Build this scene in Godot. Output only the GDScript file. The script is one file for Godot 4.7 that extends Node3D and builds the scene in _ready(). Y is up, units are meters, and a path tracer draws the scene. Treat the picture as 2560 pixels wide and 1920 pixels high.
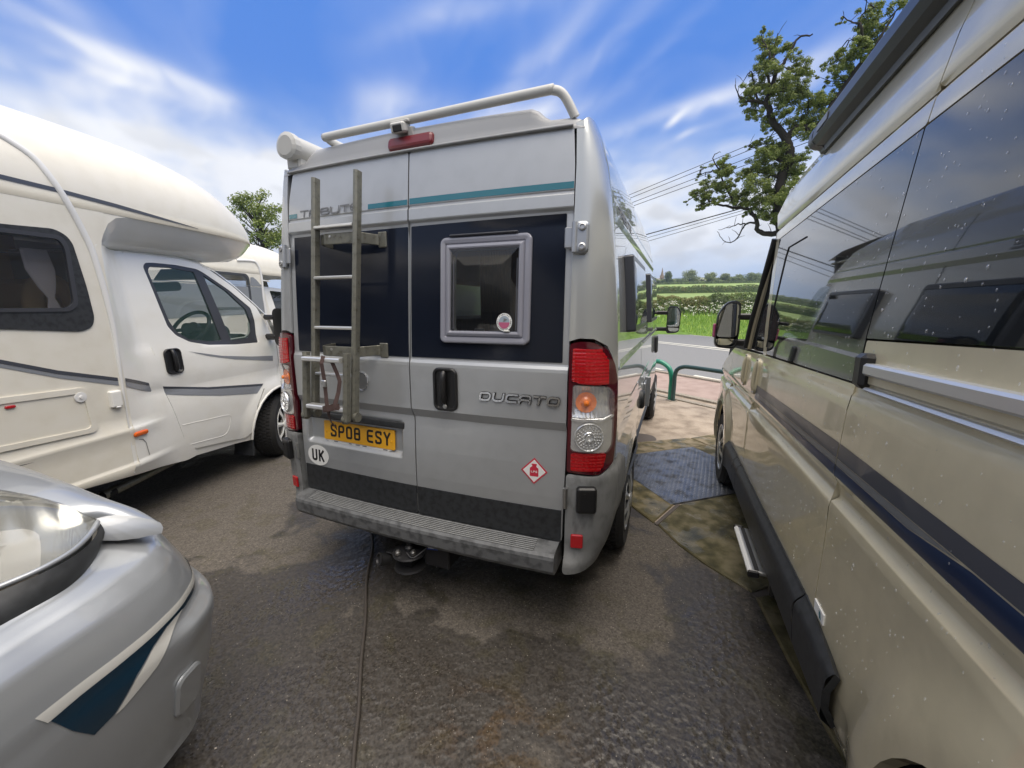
extends Node3D
# A fan of parked motorhomes on a damp forecourt beside a country road.
var M := {}
var used := {}

# ---------------------------------------------------------------- mesh builder
class MB:
	var v := PackedVector3Array()
	var n := PackedVector3Array()
	var t := PackedVector2Array()
	func tri(a: Vector3, b: Vector3, c: Vector3, na: Vector3, nb: Vector3, nc: Vector3, ta := Vector2.ZERO, tb := Vector2.ZERO, tc := Vector2.ZERO):
		var g := (b - a).cross(c - a)
		if g.length_squared() < 1e-16: return
		if g.dot(na + nb + nc) > 0.0:
			v.append_array([a, c, b]); n.append_array([na, nc, nb]); t.append_array([ta, tc, tb])
		else:
			v.append_array([a, b, c]); n.append_array([na, nb, nc]); t.append_array([ta, tb, tc])
	func quad(a: Vector3, b: Vector3, c: Vector3, d: Vector3, na: Vector3, nb := Vector3.ZERO, nc := Vector3.ZERO, nd := Vector3.ZERO):
		if nb == Vector3.ZERO: nb = na; nc = na; nd = na
		tri(a, b, c, na, nb, nc); tri(a, c, d, na, nc, nd)
	func flat(a: Vector3, b: Vector3, c: Vector3, d: Vector3, outward: Vector3):
		var m := (c - a).cross(d - b).normalized()
		if m.dot(outward) < 0.0: m = -m
		quad(a, b, c, d, m)
	func add(o: ArrayMesh, x := Transform3D.IDENTITY):
		for s in o.get_surface_count():
			var ar := o.surface_get_arrays(s)
			var ov: PackedVector3Array = ar[Mesh.ARRAY_VERTEX]
			var on: PackedVector3Array = ar[Mesh.ARRAY_NORMAL]
			var ix = ar[Mesh.ARRAY_INDEX]
			var k: int = ov.size() if ix == null else ix.size()
			for i in k:
				var j: int = i if ix == null else ix[i]
				v.append(x * ov[j]); n.append((x.basis * on[j]).normalized()); t.append(Vector2.ZERO)
	func done() -> ArrayMesh:
		var am := ArrayMesh.new()
		if v.is_empty(): return am
		var ar := []
		ar.resize(Mesh.ARRAY_MAX)
		ar[Mesh.ARRAY_VERTEX] = v; ar[Mesh.ARRAY_NORMAL] = n; ar[Mesh.ARRAY_TEX_UV] = t
		am.add_surface_from_arrays(Mesh.PRIMITIVE_TRIANGLES, ar)
		return am

# ---------------------------------------------------------------- scene tree
func numbered(nm: String) -> String:
	if not used.has(nm):
		used[nm] = 0
		return nm
	used[nm] += 1
	return "%s_%03d" % [nm, used[nm]]

func thing(nm: String, label: String, cat: String, at := Transform3D.IDENTITY, group := "") -> Node3D:
	var o := Node3D.new()
	o.name = numbered(nm)
	o.set_meta("label", label); o.set_meta("category", cat)
	if group != "": o.set_meta("group", group)
	add_child(o); o.transform = at
	return o

func part(par: Node3D, nm: String, mesh: Mesh, mat: Material, at := Transform3D.IDENTITY) -> MeshInstance3D:
	var o := MeshInstance3D.new()
	var nn := nm
	var k := 0
	while par.has_node(NodePath(nn)):
		k += 1
		nn = "%s_%03d" % [nm, k]
	o.name = nn
	o.mesh = mesh; o.material_override = mat
	par.add_child(o); o.transform = at
	return o

func solo(nm: String, mesh: Mesh, mat: Material, label: String, cat: String, group := "", at := Transform3D.IDENTITY) -> MeshInstance3D:
	var o := MeshInstance3D.new()
	o.name = numbered(nm); o.mesh = mesh; o.material_override = mat
	o.set_meta("label", label); o.set_meta("category", cat)
	if group != "": o.set_meta("group", group)
	add_child(o); o.transform = at
	return o

func struct(nm: String, mesh: Mesh, mat: Material, kind := "structure", label := "") -> MeshInstance3D:
	var o := MeshInstance3D.new()
	o.name = numbered(nm); o.mesh = mesh; o.material_override = mat
	o.set_meta("kind", kind)
	if label != "": o.set_meta("label", label)
	add_child(o)
	return o

func T(x: float, y: float, z: float) -> Transform3D:
	return Transform3D(Basis.IDENTITY, Vector3(x, y, z))
func TR(x: float, y: float, z: float, deg: Vector3) -> Transform3D:
	return Transform3D(Basis.from_euler(deg * (PI / 180.0)), Vector3(x, y, z))

# ---------------------------------------------------------------- shapes
# piecewise interpolation in a table of Vector2(x, value); soft = smooth (Hermite)
func tab(k: Array, x: float, soft := false) -> float:
	if x <= k[0].x: return k[0].y
	var m := k.size() - 1
	if x >= k[m].x: return k[m].y
	var i := 0
	while x > k[i + 1].x: i += 1
	var h: float = k[i + 1].x - k[i].x
	var q: float = (x - k[i].x) / h
	if not soft: return lerpf(k[i].y, k[i + 1].y, q)
	var d: float = (k[i + 1].y - k[i].y) / h
	var d0: float = d if i == 0 else (k[i + 1].y - k[i - 1].y) / (k[i + 1].x - k[i - 1].x)
	var d1: float = d if i + 1 == m else (k[i + 2].y - k[i].y) / (k[i + 2].x - k[i].x)
	var q2 := q * q
	var q3 := q2 * q
	return (2 * q3 - 3 * q2 + 1) * k[i].y + (q3 - 2 * q2 + q) * h * d0 + (3 * q2 - 2 * q3) * k[i + 1].y + (q3 - q2) * h * d1

func V(a: Array) -> PackedVector2Array:   # flat list -> points
	var o := PackedVector2Array()
	for i in range(0, a.size(), 2): o.append(Vector2(a[i], a[i + 1]))
	return o

func K(a: Array) -> Array:
	var o := []
	for i in range(0, a.size(), 2): o.append(Vector2(a[i], a[i + 1]))
	return o

func rng(a: float, b: float, step: float, extra := []) -> Array:
	var o := []
	var k := int(ceil((b - a) / step))
	for i in k + 1: o.append(a + (b - a) * i / k)
	for e in extra:
		if e > a + 1e-4 and e < b - 1e-4: o.append(e)
	o.sort()
	var r := []
	for e in o:
		if r.is_empty() or e - r[-1] > 5e-4: r.append(e)
	return r

func box2(p: PackedVector2Array) -> Rect2:
	var r := Rect2(p[0], Vector2.ZERO)
	for q in p: r = r.expand(q)
	return r

func rrect(x0: float, y0: float, x1: float, y1: float, r: float, k := 5) -> PackedVector2Array:
	var o := PackedVector2Array()
	for c in [[x1 - r, y0 + r, -90], [x1 - r, y1 - r, 0], [x0 + r, y1 - r, 90], [x0 + r, y0 + r, 180]]:
		for i in k + 1:
			var a := deg_to_rad(c[2] + 90.0 * i / k)
			o.append(Vector2(c[0] + r * cos(a), c[1] + r * sin(a)))
	return o

func ell(cx: float, cy: float, rx: float, ry: float, k := 28) -> PackedVector2Array:
	var o := PackedVector2Array()
	for i in k: o.append(Vector2(cx + rx * cos(TAU * i / k), cy + ry * sin(TAU * i / k)))
	return o

func soften(p: PackedVector2Array, r: float, closed := true, k := 4) -> PackedVector2Array:   # round the corners of an outline
	var o := PackedVector2Array()
	var m := p.size()
	for i in m:
		if not closed and (i == 0 or i == m - 1):
			o.append(p[i]); continue
		var a := p[(i + m - 1) % m]
		var b := p[i]
		var c := p[(i + 1) % m]
		var d := minf(r, 0.45 * minf(a.distance_to(b), b.distance_to(c)))
		var s := b + (a - b).normalized() * d
		var e := b + (c - b).normalized() * d
		for j in k + 1:
			var q := float(j) / k
			o.append(s.lerp(b, q).lerp(b.lerp(e, q), q))
	return o

func nrm(f: Callable, u: float, w: float, sg: float) -> Vector3:
	var e := 8e-4
	var du: Vector3 = f.call(u + e, w) - f.call(u - e, w)
	var dw: Vector3 = f.call(u, w + e) - f.call(u, w - e)
	return du.cross(dw).normalized() * sg

# a sheet cut to an outline on the curved surface f(u, v); rim = depth of its turned-in edge
func sheet(f: Callable, sg: float, outline: PackedVector2Array, us: Array, vs: Array, off := 0.0, rim := 0.0, holes := []) -> ArrayMesh:
	var b := MB.new()
	var P := {}
	var get := func(q: Vector2) -> Array:
		if not P.has(q):
			var nn := nrm(f, q.x, q.y, sg)
			P[q] = [f.call(q.x, q.y) + nn * off, nn]
		return P[q]
	var hb := []
	for h in holes: hb.append(box2(h))
	for i in us.size() - 1:
		for j in vs.size() - 1:
			var cell := PackedVector2Array([Vector2(us[i], vs[j]), Vector2(us[i + 1], vs[j]), Vector2(us[i + 1], vs[j + 1]), Vector2(us[i], vs[j + 1])])
			var ps: Array = Geometry2D.intersect_polygons(cell, outline)
			var cr := Rect2(cell[0], cell[2] - cell[0])
			for hi in holes.size():
				if not cr.intersects(hb[hi]): continue
				var nx := []
				for q in ps: nx.append_array(Geometry2D.clip_polygons(q, holes[hi]))
				ps = nx
			for q: PackedVector2Array in ps:
				if q.size() < 3 or Geometry2D.is_polygon_clockwise(q): continue
				var ix := PackedInt32Array([0, 1, 2, 0, 2, 3]) if q.size() == 4 and (q[1] - q[0]).cross(q[2] - q[1]) > 0 and (q[3] - q[2]).cross(q[0] - q[3]) > 0 else Geometry2D.triangulate_polygon(q)
				for k in range(0, ix.size(), 3):
					var A: Array = get.call(q[ix[k]])
					var B: Array = get.call(q[ix[k + 1]])
					var C: Array = get.call(q[ix[k + 2]])
					b.tri(A[0], B[0], C[0], A[1], B[1], C[1], q[ix[k]], q[ix[k + 1]], q[ix[k + 2]])
	if rim > 0.0:
		var loops := [outline]
		loops.append_array(holes)
		for li in loops.size():
			var L: PackedVector2Array = loops[li]
			var flip := 1.0 if li == 0 else -1.0
			if Geometry2D.is_polygon_clockwise(L): flip = -flip
			for i in L.size():
				var a := L[i]
				var c := L[(i + 1) % L.size()]
				var k := int(ceil(a.distance_to(c) / 0.08))
				for s in k:
					var q0 := a.lerp(c, float(s) / k)
					var q1 := a.lerp(c, float(s + 1) / k)
					var qm := (q0 + q1) * .5
					if li > 0 and not Geometry2D.is_point_in_polygon(qm, outline): continue
					var cut := false
					if li == 0:
						for h in holes: cut = cut or Geometry2D.is_point_in_polygon(qm, h)
					if cut: continue
					var A: Array = get.call(q0)
					var B: Array = get.call(q1)
					var side: Vector3 = (B[0] - A[0]).cross(A[1]).normalized() * flip * sg
					b.quad(A[0], B[0], B[0] - B[1] * rim, A[0] - A[1] * rim, side)
	return b.done()

func auto(f: Callable, sg: float, outline: PackedVector2Array, step: float, off := 0.0, rim := 0.0, holes := [], exu := [], exv := []) -> ArrayMesh:
	var r := box2(outline)
	return sheet(f, sg, outline, rng(r.position.x, r.end.x, step, exu), rng(r.position.y, r.end.y, step, exv), off, rim, holes)

# closed loops of equal length joined into a skin; cap 1 first, 2 last, 3 both
func loft(loops: Array, closed := true, smooth := true, cap := 0) -> ArrayMesh:
	var b := MB.new()
	var R := loops.size()
	var N: int = loops[0].size()
	var cen := []
	for L in loops:
		var c := Vector3.ZERO
		for p in L: c += p
		cen.append(c / N)
	var mid := Vector3.ZERO
	for c in cen: mid += c / R
	var NM := []
	if smooth:
		for r in R:
			var row := []
			for i in N:
				var p0: Vector3 = loops[r][(i + N - 1) % N] if closed or i > 0 else loops[r][i]
				var p1: Vector3 = loops[r][(i + 1) % N] if closed or i < N - 1 else loops[r][i]
				var q0: Vector3 = loops[maxi(r - 1, 0)][i]
				var q1: Vector3 = loops[mini(r + 1, R - 1)][i]
				row.append((p1 - p0).cross(q1 - q0).normalized())
			NM.append(row)
		var s := 0.0
		for r in R:
			for i in N: s += NM[r][i].dot(loops[r][i] - cen[r])
		if s < 0:
			for r in R:
				for i in N: NM[r][i] = -NM[r][i]
	var last := N if closed else N - 1
	for r in R - 1:
		for i in last:
			var j := (i + 1) % N
			if smooth: b.quad(loops[r][i], loops[r][j], loops[r + 1][j], loops[r + 1][i], NM[r][i], NM[r][j], NM[r + 1][j], NM[r + 1][i])
			else: b.flat(loops[r][i], loops[r][j], loops[r + 1][j], loops[r + 1][i], (loops[r][i] + loops[r + 1][j]) * 0.5 - (cen[r] + cen[r + 1]) * 0.5 + 0.001 * (cen[r] - mid))
	for e in [[1, 0, 1], [2, R - 1, R - 2]]:
		if cap & e[0] and R > 1:
			var nn: Vector3 = (cen[e[1]] - cen[e[2]]).normalized()
			for i in N: b.tri(cen[e[1]], loops[e[1]][i], loops[e[1]][(i + 1) % N], nn, nn, nn)
	return b.done()

func lift(p: PackedVector2Array, z: float) -> Array:
	var o := []
	for q in p: o.append(Vector3(q.x, q.y, z))
	return o

# rounded-rectangle rings: list of [inset, z]; makes frames, bezels and domed plates
func rings(x0: float, y0: float, x1: float, y1: float, r: float, L: Array, cap := 0) -> ArrayMesh:
	var loops := []
	for e in L: loops.append(lift(rrect(x0 + e[0], y0 + e[0], x1 - e[0], y1 - e[0], maxf(r - e[0], 0.004)), e[1]))
	var b := MB.new()
	for k in loops.size() - 1:
		var A: Array = loops[k]
		var B: Array = loops[k + 1]
		var N := A.size()
		for i in N:
			var j := (i + 1) % N
			var c := Vector3((x0 + x1) / 2, (y0 + y1) / 2, 0)
			var di: float = L[k + 1][0] - L[k][0]
			var dz: float = L[k + 1][1] - L[k][1]
			var ri: Vector3 = (A[i] - A[(i + N - 1) % N] + A[j] - A[i]).cross(Vector3(0, 0, 1)).normalized()
			var rj: Vector3 = (A[(j + 1) % N] - A[i]).cross(Vector3(0, 0, 1)).normalized()
			var ni := (ri * dz + Vector3(0, 0, 1) * di).normalized()
			var nj := (rj * dz + Vector3(0, 0, 1) * di).normalized()
			b.quad(A[i], A[j], B[j], B[i], ni, nj, nj, ni)
	if cap == 1:
		var e: Array = loops[-1]
		var ce := Vector3((x0 + x1) / 2, (y0 + y1) / 2, e[0].z)
		for i in e.size(): b.tri(ce, e[i], e[(i + 1) % e.size()], Vector3(0, 0, 1), Vector3(0, 0, 1), Vector3(0, 0, 1))
	return b.done()

func prism(p: PackedVector2Array, depth: float, bev := 0.0, back := true) -> ArrayMesh:   # z 0 .. depth, bevelled front
	var b := MB.new()
	if Geometry2D.is_polygon_clockwise(p): p.reverse()
	var N := p.size()
	var q := PackedVector2Array()
	for i in N:
		var e0 := (p[i] - p[(i + N - 1) % N]).normalized().orthogonal()
		var e1 := (p[(i + 1) % N] - p[i]).normalized().orthogonal()
		var m := (e0 + e1)
		m = m / maxf(m.length_squared() * 0.5, 0.3)
		q.append(p[i] + m * (bev if m.dot(e0) < 9 else bev) * (-1.0 if false else 1.0))
	# orthogonal() of a counter-clockwise edge points outward in Godot's y-down sense; pick the inset that shrinks
	var area := func(w: PackedVector2Array) -> float:
		var s := 0.0
		for i in w.size(): s += w[i].cross(w[(i + 1) % w.size()])
		return absf(s)
	if bev > 0 and area.call(q) > area.call(p):
		for i in N: q[i] = p[i] * 2 - q[i]
	var zf := Vector3(0, 0, 1)
	var tri := Geometry2D.triangulate_polygon(q)
	for k in range(0, tri.size(), 3):
		var A := q[tri[k]]
		var B := q[tri[k + 1]]
		var C := q[tri[k + 2]]
		b.tri(Vector3(A.x, A.y, depth), Vector3(B.x, B.y, depth), Vector3(C.x, C.y, depth), zf, zf, zf)
	if back:
		tri = Geometry2D.triangulate_polygon(p)
		for k in range(0, tri.size(), 3):
			var A := p[tri[k]]
			var B := p[tri[k + 1]]
			var C := p[tri[k + 2]]
			b.tri(Vector3(A.x, A.y, 0), Vector3(B.x, B.y, 0), Vector3(C.x, C.y, 0), -zf, -zf, -zf)
	for i in N:
		var j := (i + 1) % N
		var d := p[j] - p[i]
		var o := Vector3(d.y, -d.x, 0).normalized()
		var a := Vector3(p[i].x, p[i].y, 0)
		var c := Vector3(p[j].x, p[j].y, 0)
		var h := Vector3(0, 0, depth - bev)
		b.quad(a, c, c + h, a + h, o)
		if bev > 0: b.flat(a + h, c + h, Vector3(q[j].x, q[j].y, depth), Vector3(q[i].x, q[i].y, depth), o + zf)
	return b.done()

func rbox(sx: float, sy: float, sz: float, bv := 0.004) -> ArrayMesh:   # chamfered box centred on its origin
	var b := MB.new()
	var h := Vector3(sx, sy, sz) * 0.5
	bv = minf(bv, minf(sx, minf(sy, sz)) * 0.45)
	var P := func(s: Vector3, ax: int) -> Vector3:
		var o := s * (h - Vector3.ONE * bv)
		o[ax] = s[ax] * h[ax]
		return o
	for ax in 3:
		var b1 := (ax + 1) % 3
		var b2 := (ax + 2) % 3
		for s in [-1.0, 1.0]:
			var c := []
			for e in [[-1.0, -1.0], [1.0, -1.0], [1.0, 1.0], [-1.0, 1.0]]:
				var sg := Vector3.ZERO
				sg[ax] = s; sg[b1] = e[0]; sg[b2] = e[1]
				c.append(P.call(sg, ax))
			var nn := Vector3.ZERO
			nn[ax] = s
			b.quad(c[0], c[1], c[2], c[3], nn)
		for s in [-1.0, 1.0]:
			for e in [-1.0, 1.0]:
				var s0 := Vector3.ZERO
				s0[b1] = s; s0[b2] = e; s0[ax] = -1.0
				var s1 := s0
				s1[ax] = 1.0
				var nn := Vector3.ZERO
				nn[b1] = s; nn[b2] = e
				b.flat(P.call(s0, b1), P.call(s1, b1), P.call(s1, b2), P.call(s0, b2), nn)
	for sx2 in [-1.0, 1.0]:
		for sy2 in [-1.0, 1.0]:
			for sz2 in [-1.0, 1.0]:
				var s := Vector3(sx2, sy2, sz2)
				var nn := s.normalized()
				b.tri(P.call(s, 0), P.call(s, 1), P.call(s, 2), nn, nn, nn)
	return b.done()

func smooth_path(p: Array, per := 6) -> Array:
	var o := []
	for i in p.size() - 1:
		var a: Vector3 = p[maxi(i - 1, 0)]
		var d: Vector3 = p[mini(i + 2, p.size() - 1)]
		for k in per: o.append(p[i].cubic_interpolate(p[i + 1], a, d, float(k) / per))
	o.append(p[-1])
	return o

# tube along points; rad = float or Array of radii; flat = second radius factor along "up"
func tube(p: Array, rad, sides := 10, caps := true, squash := 1.0, up := Vector3.UP) -> ArrayMesh:
	var loops := []
	var prev := up
	for i in p.size():
		var d: Vector3 = (p[mini(i + 1, p.size() - 1)] - p[maxi(i - 1, 0)]).normalized()
		var s := d.cross(prev)
		if s.length() < 0.01: s = d.cross(Vector3(0.3, 0.1, 1))
		s = s.normalized()
		var w := s.cross(d).normalized()
		prev = w
		var r: float = rad if not (rad is Array) else rad[i]
		var L := []
		for k in sides:
			var a := TAU * k / sides
			L.append(p[i] + s * cos(a) * r + w * sin(a) * r * squash)
		loops.append(L)
	return loft(loops, true, true, 3 if caps else 0)

func bar(p: Array, w: float, h: float, up := Vector3.UP, bv := 0.003) -> ArrayMesh:   # rectangular section swept on a path
	var loops := []
	for i in p.size():
		var d: Vector3 = (p[mini(i + 1, p.size() - 1)] - p[maxi(i - 1, 0)]).normalized()
		var s := d.cross(up).normalized()
		var q := s.cross(d).normalized()
		var L := []
		for c in [[w / 2 - bv, -h / 2], [w / 2, -h / 2 + bv], [w / 2, h / 2 - bv], [w / 2 - bv, h / 2], [-w / 2 + bv, h / 2], [-w / 2, h / 2 - bv], [-w / 2, -h / 2 + bv], [-w / 2 + bv, -h / 2]]:
			L.append(p[i] + s * c[0] + q * c[1])
		loops.append(L)
	return loft(loops, true, false, 3)

# profile of Vector2(radius, height along y)
func lathe(p: PackedVector2Array, k := 24, smooth := true) -> ArrayMesh:
	var b := MB.new()
	for i in p.size() - 1:
		var d := p[i + 1] - p[i]
		if d.length() < 1e-6: continue
		var m := Vector2(d.y, -d.x).normalized()
		for j in k:
			var a0 := TAU * j / k
			var a1 := TAU * (j + 1) / k
			var at := func(q: Vector2, a: float) -> Vector3: return Vector3(q.x * cos(a), q.y, q.x * sin(a))
			var n0 := Vector3(m.x * cos(a0), m.y, m.x * sin(a0))
			var n1 := Vector3(m.x * cos(a1), m.y, m.x * sin(a1))
			b.quad(at.call(p[i], a0), at.call(p[i], a1), at.call(p[i + 1], a1), at.call(p[i + 1], a0), n0, n1, n1, n0)
	return b.done()

# ---------------------------------------------------------------- lettering
const GL := {
	"T": [[0, 1, 1, 1], [.5, 1, .5, 0]], "R": [[0, 0, 0, 1, 1, 1, 1, .45, 0, .45], [.5, .45, 1, 0]], "I": [[.5, 0, .5, 1]],
	"B": [[.9, .52, .9, 1, 0, 1, 0, 0, 1, 0, 1, .52, 0, .52]], "U": [[0, 1, 0, 0, 1, 0, 1, 1]], "E": [[1, 1, 0, 1, 0, 0, 1, 0], [0, .52, .9, .52]],
	"D": [[0, .5, 0, 1, 1, 1, 1, 0, 0, 0, 0, .5]], "C": [[1, 1, 0, 1, 0, 0, 1, 0]], "A": [[0, 0, 0, 1, 1, 1, 1, 0], [0, .4, 1, .4]],
	"O": [[.5, 0, 0, 0, 0, 1, 1, 1, 1, 0, .5, 0]], "0": [[.5, 0, 0, 0, 0, 1, 1, 1, 1, 0, .5, 0]], "S": [[1, .84, 1, 1, 0, 1, 0, .58, 1, .42, 1, 0, 0, 0, 0, .16]],
	"P": [[0, 0, 0, 1, 1, 1, 1, .45, 0, .45]], "8": [[.5, 0, 0, 0, 0, 1, 1, 1, 1, 0, .5, 0], [0, .53, 1, .53]], "Y": [[0, 1, .5, .48, 1, 1], [.5, .48, .5, 0]],
	"K": [[0, 0, 0, 1], [1, 1, .05, .42], [.33, .6, 1, 0]], "L": [[0, 1, 0, 0, 1, 0]], "G": [[1, 1, 0, 1, 0, 0, 1, 0, 1, .45, .55, .45]],
}
func letters(txt: String, cw: float, ch: float, gap: float, sw: float, depth: float, slant := 0.0, rnd := 0.25) -> ArrayMesh:
	var b := MB.new()
	var x := 0.0
	for c in txt:
		if c == " ":
			x += cw * 0.75; continue
		var w := cw
		if c == "I": w = sw
		for st in GL[c]:
			var p := PackedVector2Array()
			for i in range(0, st.size(), 2): p.append(Vector2(x + sw / 2 + st[i] * (w - sw), sw / 2 + st[i + 1] * (ch - sw)))
			p = soften(p, rnd * cw, false, 4)
			var Lp := []
			var Rp := []
			for i in p.size():
				var d0 := (p[i] - p[maxi(i - 1, 0)]).normalized()
				var d1 := (p[mini(i + 1, p.size() - 1)] - p[i]).normalized()
				if i == 0: d0 = d1
				if i == p.size() - 1: d1 = d0
				var m := (d0.orthogonal() + d1.orthogonal())
				m = m / maxf(0.5, m.length_squared() * 0.5) * (sw / 2)
				var e := p[i]
				if i == 0 and p[0].distance_to(p[-1]) > 1e-4: e -= d1 * sw / 2
				if i == p.size() - 1 and p[0].distance_to(p[-1]) > 1e-4: e += d0 * sw / 2
				Lp.append(Vector3(e.x + m.x + slant * e.y, e.y + m.y, depth)); Rp.append(Vector3(e.x - m.x + slant * e.y, e.y - m.y, depth))
			var zf := Vector3(0, 0, 1)
			var dn := Vector3(0, 0, -depth)
			for i in p.size() - 1:
				b.quad(Lp[i], Lp[i + 1], Rp[i + 1], Rp[i], zf)
				b.flat(Lp[i], Lp[i + 1], Lp[i + 1] + dn, Lp[i] + dn, Lp[i] - Rp[i])
				b.flat(Rp[i], Rp[i + 1], Rp[i + 1] + dn, Rp[i] + dn, Rp[i] - Lp[i])
		x += w + gap
	return b.done()

# ---------------------------------------------------------------- materials
func lin(r: float, g: float, b: float, a := 1.0) -> Color:
	var c := Color(r, g, b).linear_to_srgb()
	c.a = a
	return c

func mat(nm: String, c: Color, rough := 0.6, metal := 0.0, coat := 0.0) -> StandardMaterial3D:
	var m := StandardMaterial3D.new()
	m.albedo_color = c; m.roughness = rough; m.metallic = metal
	if coat > 0.0:
		m.clearcoat_enabled = true; m.clearcoat = coat; m.clearcoat_roughness = 0.03
	M[nm] = m
	return m

func noise_tex(sd: int, freq: float, ramp: Gradient, size := 512, octs := 5, normal := false, bump := 4.0, cell := false) -> NoiseTexture2D:
	var nz := FastNoiseLite.new()
	nz.seed = sd; nz.frequency = freq; nz.fractal_octaves = octs
	nz.noise_type = FastNoiseLite.TYPE_CELLULAR if cell else FastNoiseLite.TYPE_SIMPLEX_SMOOTH
	var tx := NoiseTexture2D.new()
	tx.width = size; tx.height = size; tx.seamless = true; tx.noise = nz; tx.as_normal_map = normal; tx.bump_strength = bump
	if ramp != null: tx.color_ramp = ramp
	return tx

func ramp(a: Array) -> Gradient:   # [offset, Color, offset, Color ...]
	var g := Gradient.new()
	var o := PackedFloat32Array()
	var c := PackedColorArray()
	for i in range(0, a.size(), 2):
		o.append(a[i]); c.append(a[i + 1])
	g.offsets = o; g.colors = c
	return g

func grey(v: float) -> Color: return Color(v, v, v)

func tri_tex(m: StandardMaterial3D, scale: float, world := false):
	m.uv1_triplanar = true; m.uv1_world_triplanar = world; m.uv1_scale = Vector3.ONE * scale

func glass(nm: String, c: Color, alpha: float, rough := 0.02) -> StandardMaterial3D:
	var m := mat(nm, c, rough)
	m.albedo_color.a = alpha
	m.transparency = BaseMaterial3D.TRANSPARENCY_ALPHA
	m.metallic_specular = 0.5
	return m

func make_materials():
	# vehicle paints: base coat with a faint fine mottling, lacquered
	var s := mat("silver", lin(.46, .475, .485), .42, .5, .5)
	s.albedo_texture = noise_tex(3, .012, ramp([0, grey(.965), .5, grey(.99), 1, grey(1)])); tri_tex(s, 1.3)
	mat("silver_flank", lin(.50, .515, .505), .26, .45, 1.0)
	var wp := mat("white_paint", lin(.80, .795, .76), .3, 0, .6)
	wp.albedo_texture = noise_tex(5, .01, ramp([0, Color(.97, .965, .95), .5, Color(.99, .99, .985), 1, Color.WHITE])); tri_tex(wp, .8)
	var wg := mat("white_body", lin(.74, .715, .64), .42, 0, .25)
	wg.albedo_texture = noise_tex(6, .014, ramp([0, Color(.965, .96, .945), .5, Color(.99, .988, .98), 1, Color.WHITE])); tri_tex(wg, .9)
	var br := mat("bronze", lin(.62, .555, .385), .4, .18, 1.0)
	br.albedo_texture = noise_tex(7, .016, ramp([0, grey(.965), .6, grey(1), 1, grey(1)])); tri_tex(br, 1.2)
	mat("grey_silver", lin(.34, .36, .385), .38, .5, .9)
	mat("navy_panel", lin(.009, .012, .021), .14).metallic_specular = .35
	mat("black_glass", lin(.010, .012, .014), .025, 0, .6)
	# plastics, weathered: chalky grey with streaks
	var gp := mat("grey_plastic", lin(.23, .235, .235), .55)
	gp.albedo_texture = noise_tex(11, .02, ramp([0, grey(.72), .3, grey(.88), .5, grey(.97), 1, grey(1)])); tri_tex(gp, 1.1)
	gp.uv1_scale = Vector3(2.2, .9, 2.2)
	gp.normal_enabled = true; gp.normal_texture = noise_tex(12, .12, null, 512, 3, true, 2.0); gp.normal_scale = .25
	var sp := mat("step_plastic", lin(.135, .14, .145), .5)
	sp.albedo_texture = noise_tex(19, .02, ramp([0, grey(.6), .35, grey(.82), .55, grey(1), 1, grey(1)])); tri_tex(sp, 1.3)
	var dp := mat("dark_plastic", lin(.035, .038, .042), .5)
	dp.albedo_texture = noise_tex(13, .03, ramp([0, grey(.6), .5, grey(.9), 1, grey(1)])); tri_tex(dp, 1.5)
	mat("black_plastic", lin(.012, .012, .013), .38)
	mat("rubber", lin(.018, .018, .018), .8)
	var ty := mat("tyre", lin(.028, .027, .026), .85)
	ty.albedo_texture = noise_tex(14, .03, ramp([0, grey(.6), 1, grey(1)])); tri_tex(ty, 3)
	mat("gap", lin(.006, .006, .006), .9)
	mat("chrome", lin(.82, .82, .82), .2, 1.0)
	mat("rail_metal", lin(.74, .74, .72), .42, .75)
	mat("steel", lin(.55, .55, .54), .38, 1.0)
	mat("aluminium", lin(.60, .60, .58), .38, .85)
	var la := mat("ladder_metal", lin(.235, .235, .205), .45, .5)
	la.albedo_texture = noise_tex(16, .02, ramp([0, Color(.68, .66, .58), .35, grey(.9), 1, Color(1, .99, .95)])); tri_tex(la, 2.5)
	mat("rung_metal", lin(.80, .80, .78), .34, .8)
	mat("strap", lin(.075, .045, .040), .8)
	mat("teal", lin(.012, .145, .19), .25, 0, .6)
	mat("petrol", lin(.003, .020, .040), .25, 0, .6)
	mat("pale_stripe", lin(.50, .50, .48), .3, 0, .5)
	mat("letter_grey", lin(.19, .195, .20), .4, .3)
	mat("stripe_grey", lin(.22, .235, .26), .3, 0, .4)
	mat("stripe_dark", lin(.055, .06, .075), .3, 0, .4)
	mat("stripe_blue", lin(.012, .028, .075), .3, 0, .5)
	mat("stripe_mid", lin(.15, .155, .16), .3, 0, .5)
	mat("roof_plastic", lin(.36, .365, .37), .45, .1, .1)
	mat("trim_white", lin(.72, .72, .71), .4, 0, .2)
	mat("pale_trim", lin(.50, .50, .475), .42)
	mat("acrylic_frame", lin(.25, .255, .30), .2, 0, .4)
	mat("window_trim", lin(.045, .047, .055), .3)
	mat("red_lens", lin(.42, .004, .008), .12, 0, 1.0)
	mat("dark_red", lin(.075, .004, .010), .10, 0, 1.0)
	mat("brake_red", lin(.16, .012, .018), .35, 0, .4)
	mat("reflector_red", lin(.45, .01, .015), .22, 0, .6)
	mat("amber", lin(.80, .20, .02), .25, 0, .5)
	mat("orange_lens", lin(.75, .14, .015), .2, 0, .7)
	mat("bowl", lin(.74, .75, .75), .2, .7, .5)
	mat("lamp_bowl", lin(.42, .42, .39), .24, .85)
	glass("clear_lens", lin(.95, .96, .97), .10)
	glass("headlamp_lens", lin(.62, .62, .55), .12, .03)
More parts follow.
